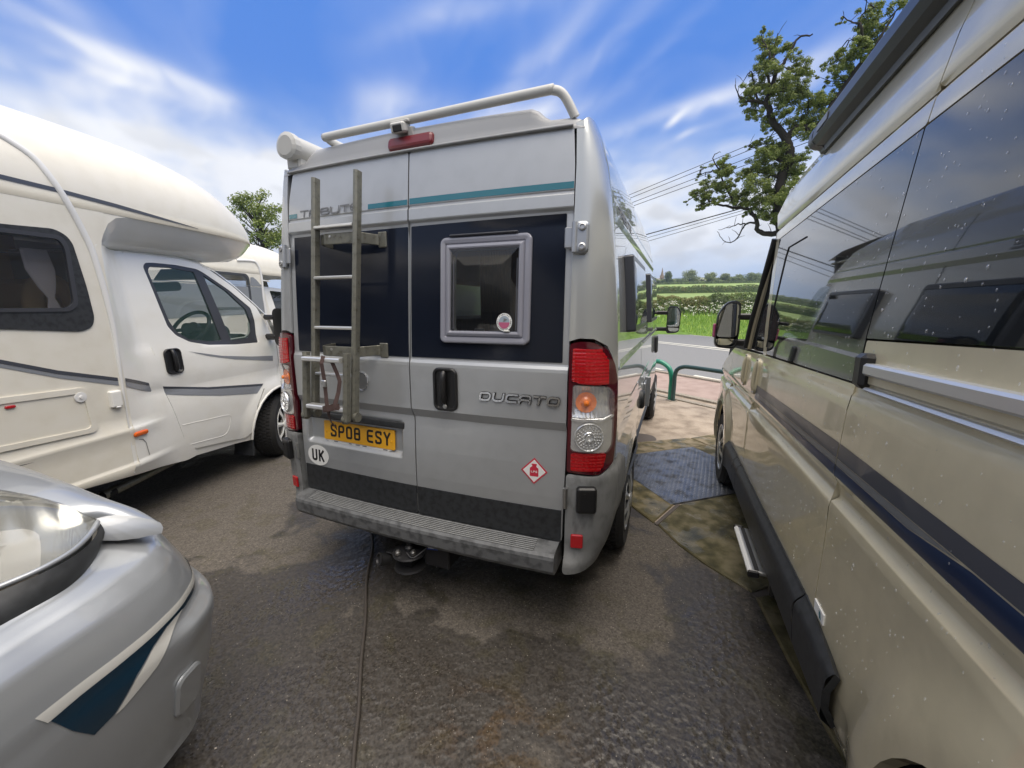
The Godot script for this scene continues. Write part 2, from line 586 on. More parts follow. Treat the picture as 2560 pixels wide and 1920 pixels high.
	glass("cab_glass", lin(.06, .16, .12), .17)
	glass("tint_glass", lin(.02, .02, .022), .34)
	glass("smoke_glass", lin(.02, .022, .025), .42)
	var wd := mat("wood", lin(.26, .10, .045), .45)
	wd.albedo_texture = noise_tex(17, .02, ramp([0, grey(.65), 1, grey(1)])); tri_tex(wd, 1.5); wd.uv1_scale = Vector3(6, .6, 6)
	mat("pale_wood", lin(.60, .42, .22), .5)
	mat("upholstery", lin(.60, .44, .22), .9)
	mat("dash", lin(.03, .034, .036), .7)
	mat("lining", lin(.30, .33, .31), .8)
	mat("curtain", lin(.30, .29, .31), .9)
	mat("plate_yellow", lin(.80, .40, .012), .4, 0, .3)
	mat("ink", lin(.012, .012, .014), .5)
	mat("sticker_white", lin(.78, .78, .76), .4)
	mat("sticker_red", lin(.55, .03, .06), .4)
	mat("sticker_pink", lin(.42, .10, .19), .4)
	mat("sticker_blue", lin(.30, .36, .42), .4)
	mat("label_blue", lin(.02, .06, .30), .4)
	mat("tow_black", lin(.022, .022, .024), .45, .3)
	mat("green_paint", lin(.012, .20, .12), .28, 0, .5)
	var gw := mat("green_worn", lin(.065, .14, .13), .4, .2)
	gw.albedo_texture = noise_tex(18, .02, ramp([0, Color(.9, .95, 1), .25, grey(.7), 1, grey(.8)])); tri_tex(gw, 2)
	mat("awning_dark", lin(.045, .05, .058), .38, .4, .1)
	mat("mirror", lin(.85, .88, .88), .02, 1.0)
	mat("cable", lin(.05, .042, .036), .6)
	mat("wire", lin(.02, .02, .022), .6)
	var dr := glass("water", lin(.96, .97, .98), .16, .0)
	dr.metallic_specular = .8

# ---------------------------------------------------------------- silver campervan (the nearest, seen from behind)
const XC := -0.03
var HW := K([.28, .915, .40, .94, .52, .985, .66, 1.012, .95, 1.022, 1.25, 1.018, 1.6, 1.0, 1.9, .972, 2.2, .93, 2.33, .895, 2.41, .86])
var ZR := K([.3, .0, 1.3, .0, 1.6, -.016, 2.0, -.048, 2.35, -.082, 2.45, -.11])
var CREASE := K([.5, 0, .75, 0, .9, -.006, 1.0, -.013, 1.062, -.018, 1.072, -.018, 1.114, 0, 1.12, 0, 1.338, 0, 1.352, -.002, 1.366, -.010, 1.374, -.012, 2.008, -.012, 2.02, -.010, 2.031, .002, 2.036, .004, 2.084, .004, 2.09, -.003, 2.097, -.003, 2.103, .001, 2.4, 0])
var FLANK_D := K([.3, 0, .98, 0, 1.03, -.010, 1.07, -.014, 1.12, 0, 1.34, 0, 1.37, -.012, 2.005, -.012, 2.035, .002, 2.09, .002, 2.1, -.004, 2.11, 0, 2.5, 0])

func mr(u: float, y: float) -> Vector3:          # body skin: |u| < .84 is the rear, then the corner, then the flank
	var s := signf(u)
	var a := absf(u)
	var h := tab(HW, y, true)
	var zr := tab(ZR, y, true)
	var ze := zr - .04 * .84 * .84
	if a < .84: return Vector3(XC + u, y, zr - .04 * u * u)
	if a < 1.04:
		var q := (a - .84) / .2 * PI / 2
		return Vector3(XC + s * (.84 + (h - .84) * sin(q)), y, ze - .15 * (1 - cos(q)))
	var d := a - 1.04
	var fade := maxf(0.0, 1.0 - d / 1.2)
	var z := -.178 - d + zr * fade
	# in-set of the flank's window band and lower crease, blended in past the corner pillar
	var w := smoothstep(.05, .09, d)
	var inset := tab(FLANK_D, y) * w
	var nosein := 0.0
	if z < -3.9: nosein = .16 * pow((-3.9 - z) / 1.4, 2.0)
	# wheel-arch flare
	for zc in [-1.015, -4.465]:
		var rr := Vector2(z - zc, y - .34).length()
		inset += .022 * (1.0 - smoothstep(.40, .50, rr))
	return Vector3(XC + s * (h + inset - nosein), y, z)

func md(u: float, y: float) -> Vector3:          # door skin: body skin plus pressings
	var p := mr(u, y)
	p.z += tab(CREASE, y)
	return p

func mdl(u: float, y: float) -> Vector3:         # left door: with the number-plate recess
	var p := md(u, y)
	var x := p.x
	var q := smoothstep(-.800, -.772, x) * (1.0 - smoothstep(-.112, -.085, x)) * smoothstep(.828, .862, y) * (1.0 - smoothstep(1.0, 1.012, y))
	p.z -= .034 * q
	if q > 0.0: p.z -= tab(CREASE, y) * q * .8
	return p

func ux(x: float, y: float) -> float:
	var X := x - XC
	var s := signf(X)
	var a := absf(X)
	if a < .84: return X
	var h := tab(HW, y, true)
	return s * (.84 + .2 * asin(clampf((a - .84) / (h - .84), 0, 1)) / (PI / 2))

func XY(a: Array) -> PackedVector2Array:
	var o := PackedVector2Array()
	for i in range(0, a.size(), 2): o.append(Vector2(ux(a[i], a[i + 1]), a[i + 1]))
	return o

func on_rear(x: float, y: float, off := 0.0, door := true) -> Transform3D:   # frame lying on the rear: x right, y up, z out
	var u := ux(x, y)
	var f := md if door else mr
	var nn := nrm(f, u, y, 1.0)
	if door: nn = Vector3(nn.x, tab(ZR, y + .05) * 0 + .0, nn.z).normalized() if absf(nn.y) > .25 else nn
	var up := (Vector3.UP - nn * nn.y).normalized()
	return Transform3D(Basis(up.cross(nn), up, nn), f.call(u, y) + nn * off)

func flank_frame(f: Callable, sg: float, u: float, y: float, off := 0.0) -> Transform3D:
	var nn := nrm(f, u, y, sg)
	var up := (Vector3.UP - nn * nn.y).normalized()
	return Transform3D(Basis(up.cross(nn), up, nn), f.call(u, y) + nn * off)

func wheel(par: Node3D, at: Vector3, side: float, r := .335, w := .21, spokes := 9, trim := "silver", steer := 0.0):
	# tyre with tread blocks, rim dish, spoked trim; side = +1 faces +x
	var b := MB.new()
	var prof := PackedVector2Array([Vector2(.205, .0), Vector2(.215, -.012), Vector2(.26, -.016), Vector2(.30, -.012), Vector2(r - .012, .012), Vector2(r, .035), Vector2(r, w - .035), Vector2(r - .012, w - .012), Vector2(.30, w + .01), Vector2(.21, w)])
	b.add(lathe(prof, 48))
	for k in 56:
		for row in 4:
			var a := TAU * (k + .5 * (row % 2)) / 56
			var bx := rbox(.009, .034, r * TAU / 56 * .62, .003)
			b.add(bx, Transform3D(Basis(Vector3.UP, -a), Vector3((r + .002) * cos(a), .045 + row * (w - .09) / 3, (r + .002) * sin(a))))
	var R := Basis(Vector3(0, 0, 1), -PI / 2 * side)       # lathe axis y -> x outward
	var base := Node3D.new()
	var nn := "wheel"
	var k0 := 0
	while par.has_node(NodePath(nn)):
		k0 += 1
		nn = "wheel_%03d" % k0
	base.name = nn
	par.add_child(base)
	var S := Basis(Vector3.UP, deg_to_rad(steer))
	base.transform = Transform3D(S * R, at - Vector3(side * w * .5, 0, 0) - S * Vector3(side * w * .5, 0, 0))
	part(base, "tyre", b.done(), M.tyre)
	part(base, "rim", lathe(PackedVector2Array([Vector2(.0, w - .10), Vector2(.16, w - .10), Vector2(.195, w - .02), Vector2(.212, w + .004), Vector2(.216, w - .006)]), 40), M.black_plastic)
	var t := MB.new()
	t.add(lathe(PackedVector2Array([Vector2(.186, w - .012), Vector2(.196, w + .006), Vector2(.210, w + .006), Vector2(.213, w - .004)]), 40))
	t.add(lathe(PackedVector2Array([Vector2(.052, w - .02), Vector2(.05, w + .018), Vector2(.036, w + .026), Vector2(.0, w + .028)]), 24))
	for k in spokes:
		var a := TAU * k / spokes
		t.add(loft([[Vector3(.045, w + .012, -.022), Vector3(.045, w + .018, 0), Vector3(.045, w + .012, .022), Vector3(.045, w - .01, 0)], [Vector3(.12, w + .012, -.019), Vector3(.12, w + .02, 0), Vector3(.12, w + .012, .019), Vector3(.12, w - .01, 0)], [Vector3(.195, w - .002, -.030), Vector3(.195, w + .006, 0), Vector3(.195, w - .002, .030), Vector3(.195, w - .015, 0)]], true, false), Transform3D(Basis(Vector3.UP, a), Vector3.ZERO))
	part(base, "wheel_trim", t.done(), M[trim])

func cluster(v: Node3D, s: float):
	var lamp := Node3D.new()
	lamp.name = "tail_lamp" if s > 0 else "tail_lamp_001"
	v.add_child(lamp)
	var mir := func(a: Array) -> PackedVector2Array:
		var p := PackedVector2Array()
		for i in range(0, a.size(), 2):
			# outlines are given on the right-hand lamp, as body u
			p.append(Vector2(a[i] * s, a[i + 1]))
		return p
	var g := s
	var mid: PackedVector2Array = soften(mir.call([.843, .996, .955, .985, .975, 1.02, .978, 1.25, .955, 1.286, .845, 1.296]), .015)
	var outl: PackedVector2Array = soften(mir.call([.828, .892, .93, .882, .99, .93, 1.005, 1.1, 1.005, 1.30, .985, 1.38, .95, 1.445, .90, 1.476, .86, 1.478, .826, 1.466]), .012)
	part(lamp, "housing", auto(mr, 1.0, outl, .025, .012, .03, [mid]), M.dark_red)
	var ripple := func(u: float, y: float) -> Vector3:
		var p := mr(u, y)
		var k := .0032 * (absf(fposmod(y * 66.0, 1.0) - .5) + .9 * absf(fposmod(u * 66.0, 1.0) - .5) + .5 * sin(y * 23.0 + u * 31.0))
		return p + Vector3(s * .3, 0, .9) * k
	part(lamp, "brake_lens", auto(ripple, 1.0, soften(mir.call([.842, 1.305, .955, 1.292, .955, 1.40, .925, 1.448, .842, 1.452]), .008), .0045, .0155, .006), M.red_lens)
	part(lamp, "fog_lens", auto(ripple, 1.0, soften(mir.call([.845, .902, .935, .902, .95, .94, .955, .985, .845, .985]), .008), .0045, .0155, .006), M.red_lens)
	# clear middle: bright bowl, ribbed, behind a clear cover
	var bowl := func(u: float, y: float) -> Vector3:
		var p := mr(u, y)
		var k := 0.0
		if y > 1.135: k = .0022 * (absf(fposmod(u * 75.0 + y * 6.0, 1.0) - .5) * 2.0) - .03 * (1.0 - pow((y - 1.215) / .09, 2.0))
		return p + Vector3(s * .25, 0, .95) * k
	part(lamp, "reflector_bowl", auto(bowl, 1.0, mid, .005, .012), M.bowl)
	var fr := on_rear(.0, 1.0, 0, false)
	var f0 := flank_frame(mr, 1.0, .885 * s, 1.215, .004)
	part(lamp, "amber_bulb", lathe(PackedVector2Array([Vector2(0, .026), Vector2(.010, .022), Vector2(.014, .01), Vector2(.014, -.004), Vector2(.024, -.012), Vector2(.046, -.004)]), 16), M.amber, f0 * TR(0, 0, 0, Vector3(90, 0, 0)))
	var rl := MB.new()
	rl.add(lathe(PackedVector2Array([Vector2(.0, .004), Vector2(.010, .006), Vector2(.016, .002), Vector2(.018, .009), Vector2(.022, .009), Vector2(.026, .004), Vector2(.058, .001), Vector2(.062, .008), Vector2(.066, .0)]), 28))
	for ring in 3:
		for k in 12 + 5 * ring:
			var a := TAU * k / (12 + 5 * ring)
			var rr := .030 + .010 * ring
			rl.add(lathe(PackedVector2Array([Vector2(.0046, .001), Vector2(.0032, .005), Vector2(0, .0062)]), 6), T(rr * cos(a), .001, rr * sin(a)))
	var f1 := flank_frame(mr, 1.0, .895 * s, 1.062, .016)
	part(lamp, "reversing_lens", rl.done(), M.bowl, f1 * TR(0, 0, 0, Vector3(90, 0, 0)))
	part(lamp, "clear_cover", auto(mr, 1.0, mid, .02, .022), M.clear_lens)
	part(lamp, "divider", auto(mr, 1.0, soften(mir.call([.843, 1.134, .93, 1.128, .975, 1.15, .975, 1.158, .93, 1.139, .843, 1.144]), .003), .02, .020, .01), M.bowl)

func hinge(v: Node3D, x: float, y: float, s: float):
	var f := on_rear(x, y, .0, false)
	var b := MB.new()
	b.add(rings(-.028, -.065, .030, .065, .02, [[0, 0], [0, .014], [.004, .02], [.010, .023]], 1))
	b.add(rbox(.05, .085, .012), T(-.045 * s, 0, .010))
	b.add(tube([Vector3(-.028 * s, -.060, .018), Vector3(-.028 * s, .060, .018)], .012, 12))
	var o := part(v, "hinge", b.done(), M.grey_silver, f)
	for q in [-1, 1]: part(o, "hinge_bolt", lathe(PackedVector2Array([Vector2(.017, 0), Vector2(.016, .006), Vector2(.010, .008), Vector2(.009, .002), Vector2(0, .002)]), 14), M.steel, TR(.003, .04 * q, .022, Vector3(90, 0, 0)))

func silver_campervan():
	var v := thing("silver_campervan", "silver high roof campervan seen from behind with ladder and yellow number plate", "campervan")
	# dark inner shell behind the panel gaps
	var bu := []
	for q in [[-.83, .42], [.83, .42], [.83, 2.36], [-.83, 2.36]]: bu.append_array(q)
	var win_hole := rrect(.255, 1.506, .58, 1.883, .03)
	part(v, "door_seal", auto(mr, 1.0, V(bu), .06, -.055, 0, [rrect(.245, 1.49, .59, 1.90, .03)]), M.gap)
	# rear doors
	var exy := []
	for q in CREASE: exy.append_array([q.x - .001, q.x + .001])
	var dl := XY([-.828, .535, -.0075, .535, -.012, 1.05, -.021, 1.10, -.021, 2.345, -.80, 2.345, -.832, 2.2, -.842, 2.05, -.846, 1.4, -.838, .9])
	var dlx := exy.duplicate()
	for i in 12: dlx.append(.82 + .004 * i)
	var o := part(v, "left_rear_door", auto(mdl, 1.0, soften(dl, .012), .04, 0, .03, [], [-.775, -.768, -.76, -.75, -.742, -.085, -.078, -.07, -.062, -.055], dlx), M.silver)
	var dr := XY([-.0005, .535, .780, .535, .787, .9, .789, 1.4, .786, 2.05,   .783, 2.2, .772, 2.345, -.014, 2.345, -.014, 1.10, -.005, 1.05])
	var od := part(v, "right_rear_door", auto(md, 1.0, soften(dr, .012), .05, 0, .03, [win_hole], [], exy), M.silver)
	for e in [[o, [-.824, .536, -.0085, .536, -.0085, .692, -.824, .692]], [od, [.0005, .536, .776, .536, .776, .692, .0005, .692]]]:
		part(e[0], "kick_panel", auto(md, 1.0, XY(e[1]), .05, .004, .008), M.dark_plastic)
	part(o, "dark_panel", auto(md, 1.0, soften(XY([-.806, 1.377, -.027, 1.377, -.027, 2.006, -.812, 2.006]), .006), .06, .003, .004), M.navy_panel)
	part(od, "dark_panel", auto(md, 1.0, soften(XY([-.008, 1.379, .762, 1.383, .756, 2.01, -.008, 2.006]), .006), .06, .003, .004, [win_hole]), M.navy_panel)
	# stripes and lettering
	part(o, "stripe", auto(md, 1.0, XY([-.262, 2.106, -.024, 2.106, -.024, 2.130, -.262, 2.130]), .05, .0015), M.teal)
	part(o, "stripe", auto(md, 1.0, XY([-.834, 2.106, -.770, 2.106, -.770, 2.130, -.834, 2.130]), .05, .0015), M.teal)
	part(od, "stripe", auto(md, 1.0, XY([-.011, 2.106, .783, 2.106, .783, 2.133, -.011, 2.133]), .05, .0015), M.teal)
	part(o, "lettering", letters("TRIBUTE", .066, .037, .006, .0075, .0012, .12, .3), M.letter_grey, on_rear(-.748, 2.1055, .0012))
	part(od, "lettering", letters("DUCATO", .058, .042, .008, .0088, .006, .22, .35), M.chrome, on_rear(.368, 1.190, .001))
	part(od, "lettering_edge", letters("DUCATO", .0605, .0445, .0055, .0145, .0035, .22, .35), M.black_plastic, on_rear(.3668, 1.1888, .0008))
	# rear window
	var wf := on_rear(.388, 1.697, .003)
	var wn := part(v, "rear_window", rings(-.224, -.242, .224, .242, .028, [[0, -.002], [0, .010], [.005, .016], [.012, .017], [.026, .015], [.031, .010], [.036, .018], [.046, .022], [.052, .021], [.060, .010]]), M.acrylic_frame, wf)
	part(wn, "pane", rings(-.224, -.242, .224, .242, .028, [[.052, .0145], [.09, .018], [.13, .019]], 1), M.smoke_glass)
	part(wn, "hinge_strip", rbox(.335, .010, .016, .004), M.window_trim, T(-.005, .248, .016))
	for q in [-1, 1]: part(wn, "stay", rbox(.007, .32, .006, .002), M.acrylic_frame, T(.158 * q, -.02, .004))
	part(wn, "catch", rbox(.05, .012, .012, .003), M.window_trim, T(-.02, -.178, .006))
	part(wn, "catch", rbox(.03, .009, .010, .003), M.pale_trim, T(.12, -.182, .022))
	# round club sticker on the pane
	var st := part(v, "club_sticker", prism(ell(0, 0, .037, .040), .0015), M.sticker_white, wf * T(.108, -.142, .0195))
	part(st, "sticker_sky", prism(ell(0, .0, .026, .028), .001), M.sticker_blue, T(0, 0, .0012))
	var half := PackedVector2Array()
	for k in 15: half.append(Vector2(.026 * cos(PI + PI * k / 14.0), .028 * sin(PI + PI * k / 14.0) - .001))
	part(st, "sticker_field", prism(half, .001), M.sticker_pink, T(0, 0, .0018))
	part(st, "sticker_tent", prism(V([-.004, .0, .016, .012, -.002, .018]), .001), M.letter_grey, T(0, 0, .0020))
	var ring := MB.new()
	var fnt := SystemFont.new()
	fnt.font_names = PackedStringArray(["Droid Sans"]); fnt.font_weight = 700
	for e in [["THE CAMPING AND", 200.0, -20.0, 1.0], ["CARAVANNING CLUB", 172.0, 368.0, -1.0]]:
		var txt: String = e[0]
		for i in txt.length():
			if txt[i] == " ": continue
			var tm := TextMesh.new()
			tm.text = txt[i]; tm.font = fnt; tm.font_size = 16; tm.pixel_size = .0005; tm.depth = .0
			var a: float = deg_to_rad(lerpf(e[1], e[2], (i + .5) / txt.length()))
			var up: Vector3 = Vector3(cos(a), sin(a), 0) * e[3]
			ring.add(tm_mesh(tm), Transform3D(Basis(Vector3(up.y, -up.x, 0), up, Vector3(0, 0, 1)), Vector3(.0312 * cos(a), .0338 * sin(a), .0018)))
	part(st, "lettering", ring.done(), M.ink)
	# door handle
	var hf := on_rear(.189, 1.229, .0)
	var ho := part(v, "rear_door_handle", rings(-.066, -.107, .066, .107, .035, [[0, 0], [0, .010], [.005, .014], [.013, .013], [.018, .004], [.03, .003]], 1), M.black_plastic, hf)
	part(ho, "grip", tube(smooth_path([Vector3(-.006, .085, .004), Vector3(-.006, .06, .018), Vector3(-.004, 0, .024), Vector3(-.003, -.05, .018), Vector3(-.003, -.065, .008)], 4), [.014, .015, .016, .016, .017, .017, .017, .017, .017, .017, .016, .016, .015, .014, .013, .012, .012], 10), M.black_plastic)
	part(ho, "keyhole", lathe(PackedVector2Array([Vector2(.012, 0), Vector2(.010, .005), Vector2(0, .006)]), 14), M.steel, TR(.0, -.084, .012, Vector3(90, 0, 0)))
	# number plate, grip bar and stickers
	part(o, "plate_bar", rings(-.775, .992, -.076, 1.030, .008, [[0, .0], [0, .010], [.003, .014], [.008, .016]], 1), M.dark_plastic, T(0, 0, -.022))
	var pf := on_rear(-.413, .918, -.030)
	pf.origin += pf.basis.z * .006
	var np := part(v, "number_plate", rings(-.26, -.056, .26, .056, .008, [[0, 0], [0, .004], [.002, .006]], 1), M.plate_yellow, pf)
	part(np, "lettering", letters("SP08 ESY", .046, .074, .0135, .0125, .001, 0, .3), M.ink, T(-.206, -.034, .0062))
	for q in [-1, 1]: part(np, "screw_cap", lathe(PackedVector2Array([Vector2(.006, 0), Vector2(.005, .003), Vector2(0, .004)]), 10), M.plate_yellow, TR(.238 * q, -.008, .006, Vector3(90, 0, 0)))
	part(np, "plate_strip", prism(V([-.22, -.012, .215, -.012, .255, .004, -.26, .004]), .004), M.sticker_white, T(0, -.056, -.001))
	for q in [[-.185, .03], [-.07, .02], [-.02, .03], [.03, .03], [.18, .028]]: part(np, "print", prism(V([0, 0, q[1], 0, q[1], .005, 0, .005]), .0006), M.letter_grey, T(q[0], -.0645, .0031))
	var uk := on_rear(-.713, .758, .001)
	var us := part(v, "country_sticker", prism(ell(0, 0, .086, .062, 36), .0012), M.sticker_white, uk)
	part(us, "lettering", letters("UK", .044, .072, .012, .0135, .0008, 0, .35), M.ink, T(-.051, -.036, .0014))
	var lp := on_rear(.642, .869, .001)
	var ls := part(v, "gas_sticker", prism(V([0, -.064, .064, 0, 0, .064, -.064, 0]), .001), M.sticker_red, lp)
	part(ls, "sticker_face", prism(V([0, -.055, .055, 0, 0, .055, -.055, 0]), .0008), M.sticker_white, T(0, 0, .0008))
	part(ls, "bottle_print", prism(soften(V([-.021, -.026, .021, -.026, .021, .014, .009, .022, .009, .027, .014, .031, .012, .035, -.012, .035, -.014, .031, -.009, .027, -.009, .022, -.021, .014]), .004), .0008), M.sticker_red, T(0, 0, .0014))
	part(ls, "lettering", letters("LPG", .008, .010, .003, .0022, .0006), M.sticker_white, T(-.015, -.008, .0024))
	part(o, "emblem", rings(-.05, -.05, .05, .05, .049, [[0, 0], [0, .005], [.006, .007], [.009, .004]], 1), M.letter_grey, on_rear(-.335, 1.235, 0))
	part(o, "emblem_ring", rings(-.052, -.052, .052, .052, .051, [[0, 0], [0, .007], [.003, .008], [.006, .005]]), M.chrome, on_rear(-.335, 1.235, 0))
	# body sides: pillars and flanks in one pressing, with arches and windows left open
	var arch := func(zc: float) -> PackedVector2Array:
		var p := PackedVector2Array()
		var uc := 1.04 - .178 - zc
		for k in 25:
			var a := PI * k / 24.0
			p.append(Vector2(uc + .405 * cos(a), .36 + .405 * sin(a)))
		p.append_array(V([uc - .41, .1, uc + .41, .1]))
		return p
	for s in [1.0, -1.0]:
		var hol := []
		var sd := PackedVector2Array()
		for q in [[.795 + .018, .45], [4.9, .40], [4.9, 1.25], [4.55, 1.38], [4.2, 2.0], [3.9, 2.28], [3.2, 2.41], [1.04, 2.40], [.90, 2.385], [.808, 2.362], [.813, 2.34], [.819, 2.2], [.82, 1.478], [.86, 1.492], [.905, 1.490], [.958, 1.458], [.995, 1.385], [1.015, 1.30], [1.015, 1.1], [1.0, .93], [1.2, .78], [1.25, .45]]:
			sd.append(Vector2(q[0], q[1]))
		sd[0] = Vector2(1.25, .42)
		sd.remove_at(sd.size() - 1)
		for zc in [-1.015, -4.465]: hol.append(arch.call(zc))
		hol.append(soften(V([3.98, 1.36, 5.0, 1.36, 4.62, 1.62, 4.40, 1.97, 4.05, 1.99]), .06))
		if s < 0:
			sd = mirrored(sd)
			for i in hol.size(): hol[i] = mirrored(hol[i])
		var fy := []
		for q in FLANK_D: fy.append_array([q.x - .001, q.x + .001])
		var eu := []
		for e in [.84, .86, .88, .90, .92, .94, .96, .98, 1.0, 1.02, 1.04, 1.06, 1.075, 1.09, 1.105, 1.12, 1.135, 1.15, 1.2]: eu.append(e * s)
		var sm := auto(mr, 1.0, sd, .10, 0, .03, hol, eu, fy)
		var sp := part(v, "side_panel", sm, M.silver_flank if s > 0 else M.silver)
		part(sp, "cab_window", auto(mr, 1.0, hol[2], .1, -.008), M.cab_glass)
		cluster(v, s)
		# moulded bumper corner
		var bump := func(u: float, y: float) -> Vector3:
			var p := mr(u, y)
			var k := .020 - .02 * smoothstep(.86, .93, y)
			var a := clampf((absf(u) - .84) / .2, 0, 1) * PI / 2
			p += Vector3(s * sin(a), 0, cos(a)) * k
			p.z += .03 * smoothstep(.50, .43, y) * (1.0 - clampf((absf(u) - .84) / .2, 0, 1))
			return p
		var bc := PackedVector2Array()
		for q in [[.828, .398], [.92, .402], [1.0, .415], [1.25, .43], [1.45, .44], [1.46, .55], [1.40, .70], [1.30, .83], [1.15, .92], [1.0, .925], [.93, .876], [.828, .885]]: bc.append(Vector2(q[0] * s, q[1]))
		var co := part(v, "bumper_corner", auto(bump, 1.0, soften(bc, .02), .03, 0, .05), M.grey_plastic)
		part(co, "reflector", rings(-.028, -.034, .028, .034, .008, [[0, 0], [0, .006], [.004, .009]], 1), M.reflector_red, flank_frame(bump, 1.0, .872 * s, .562, .002))
		var lf := flank_frame(bump, 1.0, .892 * s, .772, .0)
		part(co, "hinge_cover", rings(-.045, -.062, .045, .062, .015, [[0, 0], [0, .02], [.006, .028], [.014, .03]], 1), M.black_plastic, lf)
		part(co, "screw", lathe(PackedVector2Array([Vector2(.008, .0), Vector2(.007, .002), Vector2(0, -.003)]), 10), M.gap, lf * TR(-.01, .03, .031, Vector3(90, 0, 0)))
		part(co, "hinge_pin", tube([Vector3(0, -.048, 0), Vector3(0, .048, 0)], .011, 10), M.steel, flank_frame(bump, 1.0, .828 * s, .772, .010))
		hinge(v, XC + .855 * s, 1.905, s)
	# rear step
	var lp2 := []
	for x in rng(-.80, .80, .1):
		var c: float = .028 * (x / .8) * (x / .8)
		var L := []
		for q in [[-.05, .528], [.012, .530], [.088, .515], [.100, .503], [.104, .488], [.100, .430], [.086, .408], [.04, .40], [-.05, .405]]: L.append(Vector3(XC + .0 + x, q[1], q[0] - c))
		lp2.append(L)
	var stp := part(v, "rear_step", loft(lp2, true, false, 3), M.step_plastic)
	for k in 7:
		var gx := []
		for x in rng(-.70, .70, .1): gx.append(Vector3(XC + x, .5325 - .0024 * k, .018 + .0115 * k - .028 * x * x / .64))
		part(stp, "tread_rib", bar(gx, .0055, .006, Vector3.UP, .002), M.grey_plastic)
	# under-floor
	part(v, "underbody", rbox(1.9, .06, 5.0, .01), M.gap, T(XC, .44, -2.62))
	part(v, "rear_valance", rbox(1.5, .14, .04, .01), M.gap, T(XC, .40, -.10))
	# tow bar
	var tw := Node3D.new()
	tw.name = "tow_bar"
	v.add_child(tw)
	tw.position = Vector3(-.035, 0, .055)
	part(tw, "ball", lathe(PackedVector2Array([Vector2(0, .445), Vector2(.014, .442), Vector2(.023, .432), Vector2(.025, .42), Vector2(.022, .407), Vector2(.013, .40), Vector2(.014, .37), Vector2(.024, .36), Vector2(.024, .335)]), 20), M.tow_black)
	part(tw, "upper_plate", lathe(PackedVector2Array([Vector2(0, .345), Vector2(.085, .338), Vector2(.09, .330), Vector2(.085, .326), Vector2(0, .326)]), 28), M.tow_black)
	part(tw, "lower_plate", lathe(PackedVector2Array([Vector2(0, .262), Vector2(.080, .258), Vector2(.084, .25), Vector2(.08, .246), Vector2(0, .246)]), 28), M.tow_black)
	part(tw, "shank", loft([[Vector3(-.03, .25, .03), Vector3(.03, .25, .03), Vector3(.03, .34, .03), Vector3(-.03, .34, .03)], [Vector3(-.03, .26, -.1), Vector3(.03, .26, -.1), Vector3(.03, .34, -.1), Vector3(-.03, .34, -.1)], [Vector3(-.03, .38, -.3), Vector3(.03, .38, -.3), Vector3(.03, .44, -.3), Vector3(-.03, .44, -.3)]], true, false, 3), M.tow_black)
	for q in [[-.03, .06], [.045, .03]]: part(tw, "bolt", lathe(PackedVector2Array([Vector2(.016, 0), Vector2(.016, .014), Vector2(.009, .014), Vector2(.009, .024), Vector2(0, .025)]), 6, false), M.steel, T(q[0], .345, q[1]))
	part(tw, "socket_bracket", rbox(.12, .006, .05), M.tow_black, T(-.09, .30, -.01))
	part(tw, "socket", lathe(PackedVector2Array([Vector2(0, -.03), Vector2(.03, -.03), Vector2(.034, .02), Vector2(.038, .03), Vector2(.030, .032), Vector2(.026, .022), Vector2(0, .022)]), 18), M.tow_black, TR(-.155, .262, .025, Vector3(70, 0, 30)))
	part(tw, "mount_box", rbox(.15, .15, .16, .008), M.tow_black, T(.16, .345, -.09))
	var lt := TR(.138, .392, -.008, Vector3(0, 0, 8))
	part(tw, "label", prism(rrect(-.034, -.022, .034, .022, .003), .001), M.label_blue, lt)
	for k in 3: part(tw, "print", prism(V([-.026, 0, .022 - .006 * k, 0, .022 - .006 * k, .005, -.026, .005]), .0006), M.sticker_white, lt * T(0, .008 - .011 * k, .001))
	part(tw, "safety_cable", tube(smooth_path([Vector3(.02, .36, .05), Vector3(.06, .345, .06), Vector3(.10, .37, .02), Vector3(.15, .425, -.03)], 5), .004, 6), M.tow_black)
	# roof with raised middle
	var roof := func(x: float, q: float) -> Vector3:
		var zl := K([0, -.080, .02, -.083, .06, -.10, .10, -.16, .2, -.4, .5, -2, .9, -3.6, 1.0, -3.95])
		var lo := K([0, 2.352, .02, 2.368, .06, 2.400, .10, 2.412, .2, 2.42, .5, 2.43, .9, 2.40, 1.0, 2.33])
		var hi := K([0, 2.352, .02, 2.372, .06, 2.446, .10, 2.470, .2, 2.49, .5, 2.50, .9, 2.47, 1.0, 2.40])
		var X := x - XC
		var pl := smoothstep(.70, .61, absf(X))
		var y := lerpf(tab(lo, q, true), tab(hi, q, true), pl) - .02 * X * X
		if absf(X) > .78: y -= .05 * pow((absf(X) - .78) / .1, 2.0) * smoothstep(.0, .04, q)
		return Vector3(x, y, tab(zl, q, true) - .04 * X * X)
	part(v, "roof", sheet(roof, 1.0, V([XC - .846, 0, XC + .846, 0, XC + .846, 1, XC - .846, 1]), rng(XC - .846, XC + .846, .03), rng(0, 1, .1, [.005, .01, .015, .02, .03, .04, .05, .06, .07, .08, .09, .12, .14, .16])), M.roof_plastic)
	part(v, "gutter", bar((func():
		var p := []
		for x in rng(-.80, .80, .08): p.append(Vector3(XC + x, 2.350, -.074 - .04 * x * x))
		return p).call(), .020, .010), M.roof_plastic)
	part(v, "high_brake_lamp", rings(-.128, -.031, .128, .031, .022, [[0, 0], [0, .022], [.006, .032], [.016, .036]], 1), M.brake_red, TR(-.008, 2.384, -.105, Vector3(-14, 0, 0)))
	var cam := part(v, "reversing_camera", rbox(.075, .045, .07, .008), M.pale_trim, TR(-.055, 2.452, -.075, Vector3(14, 0, 0)))
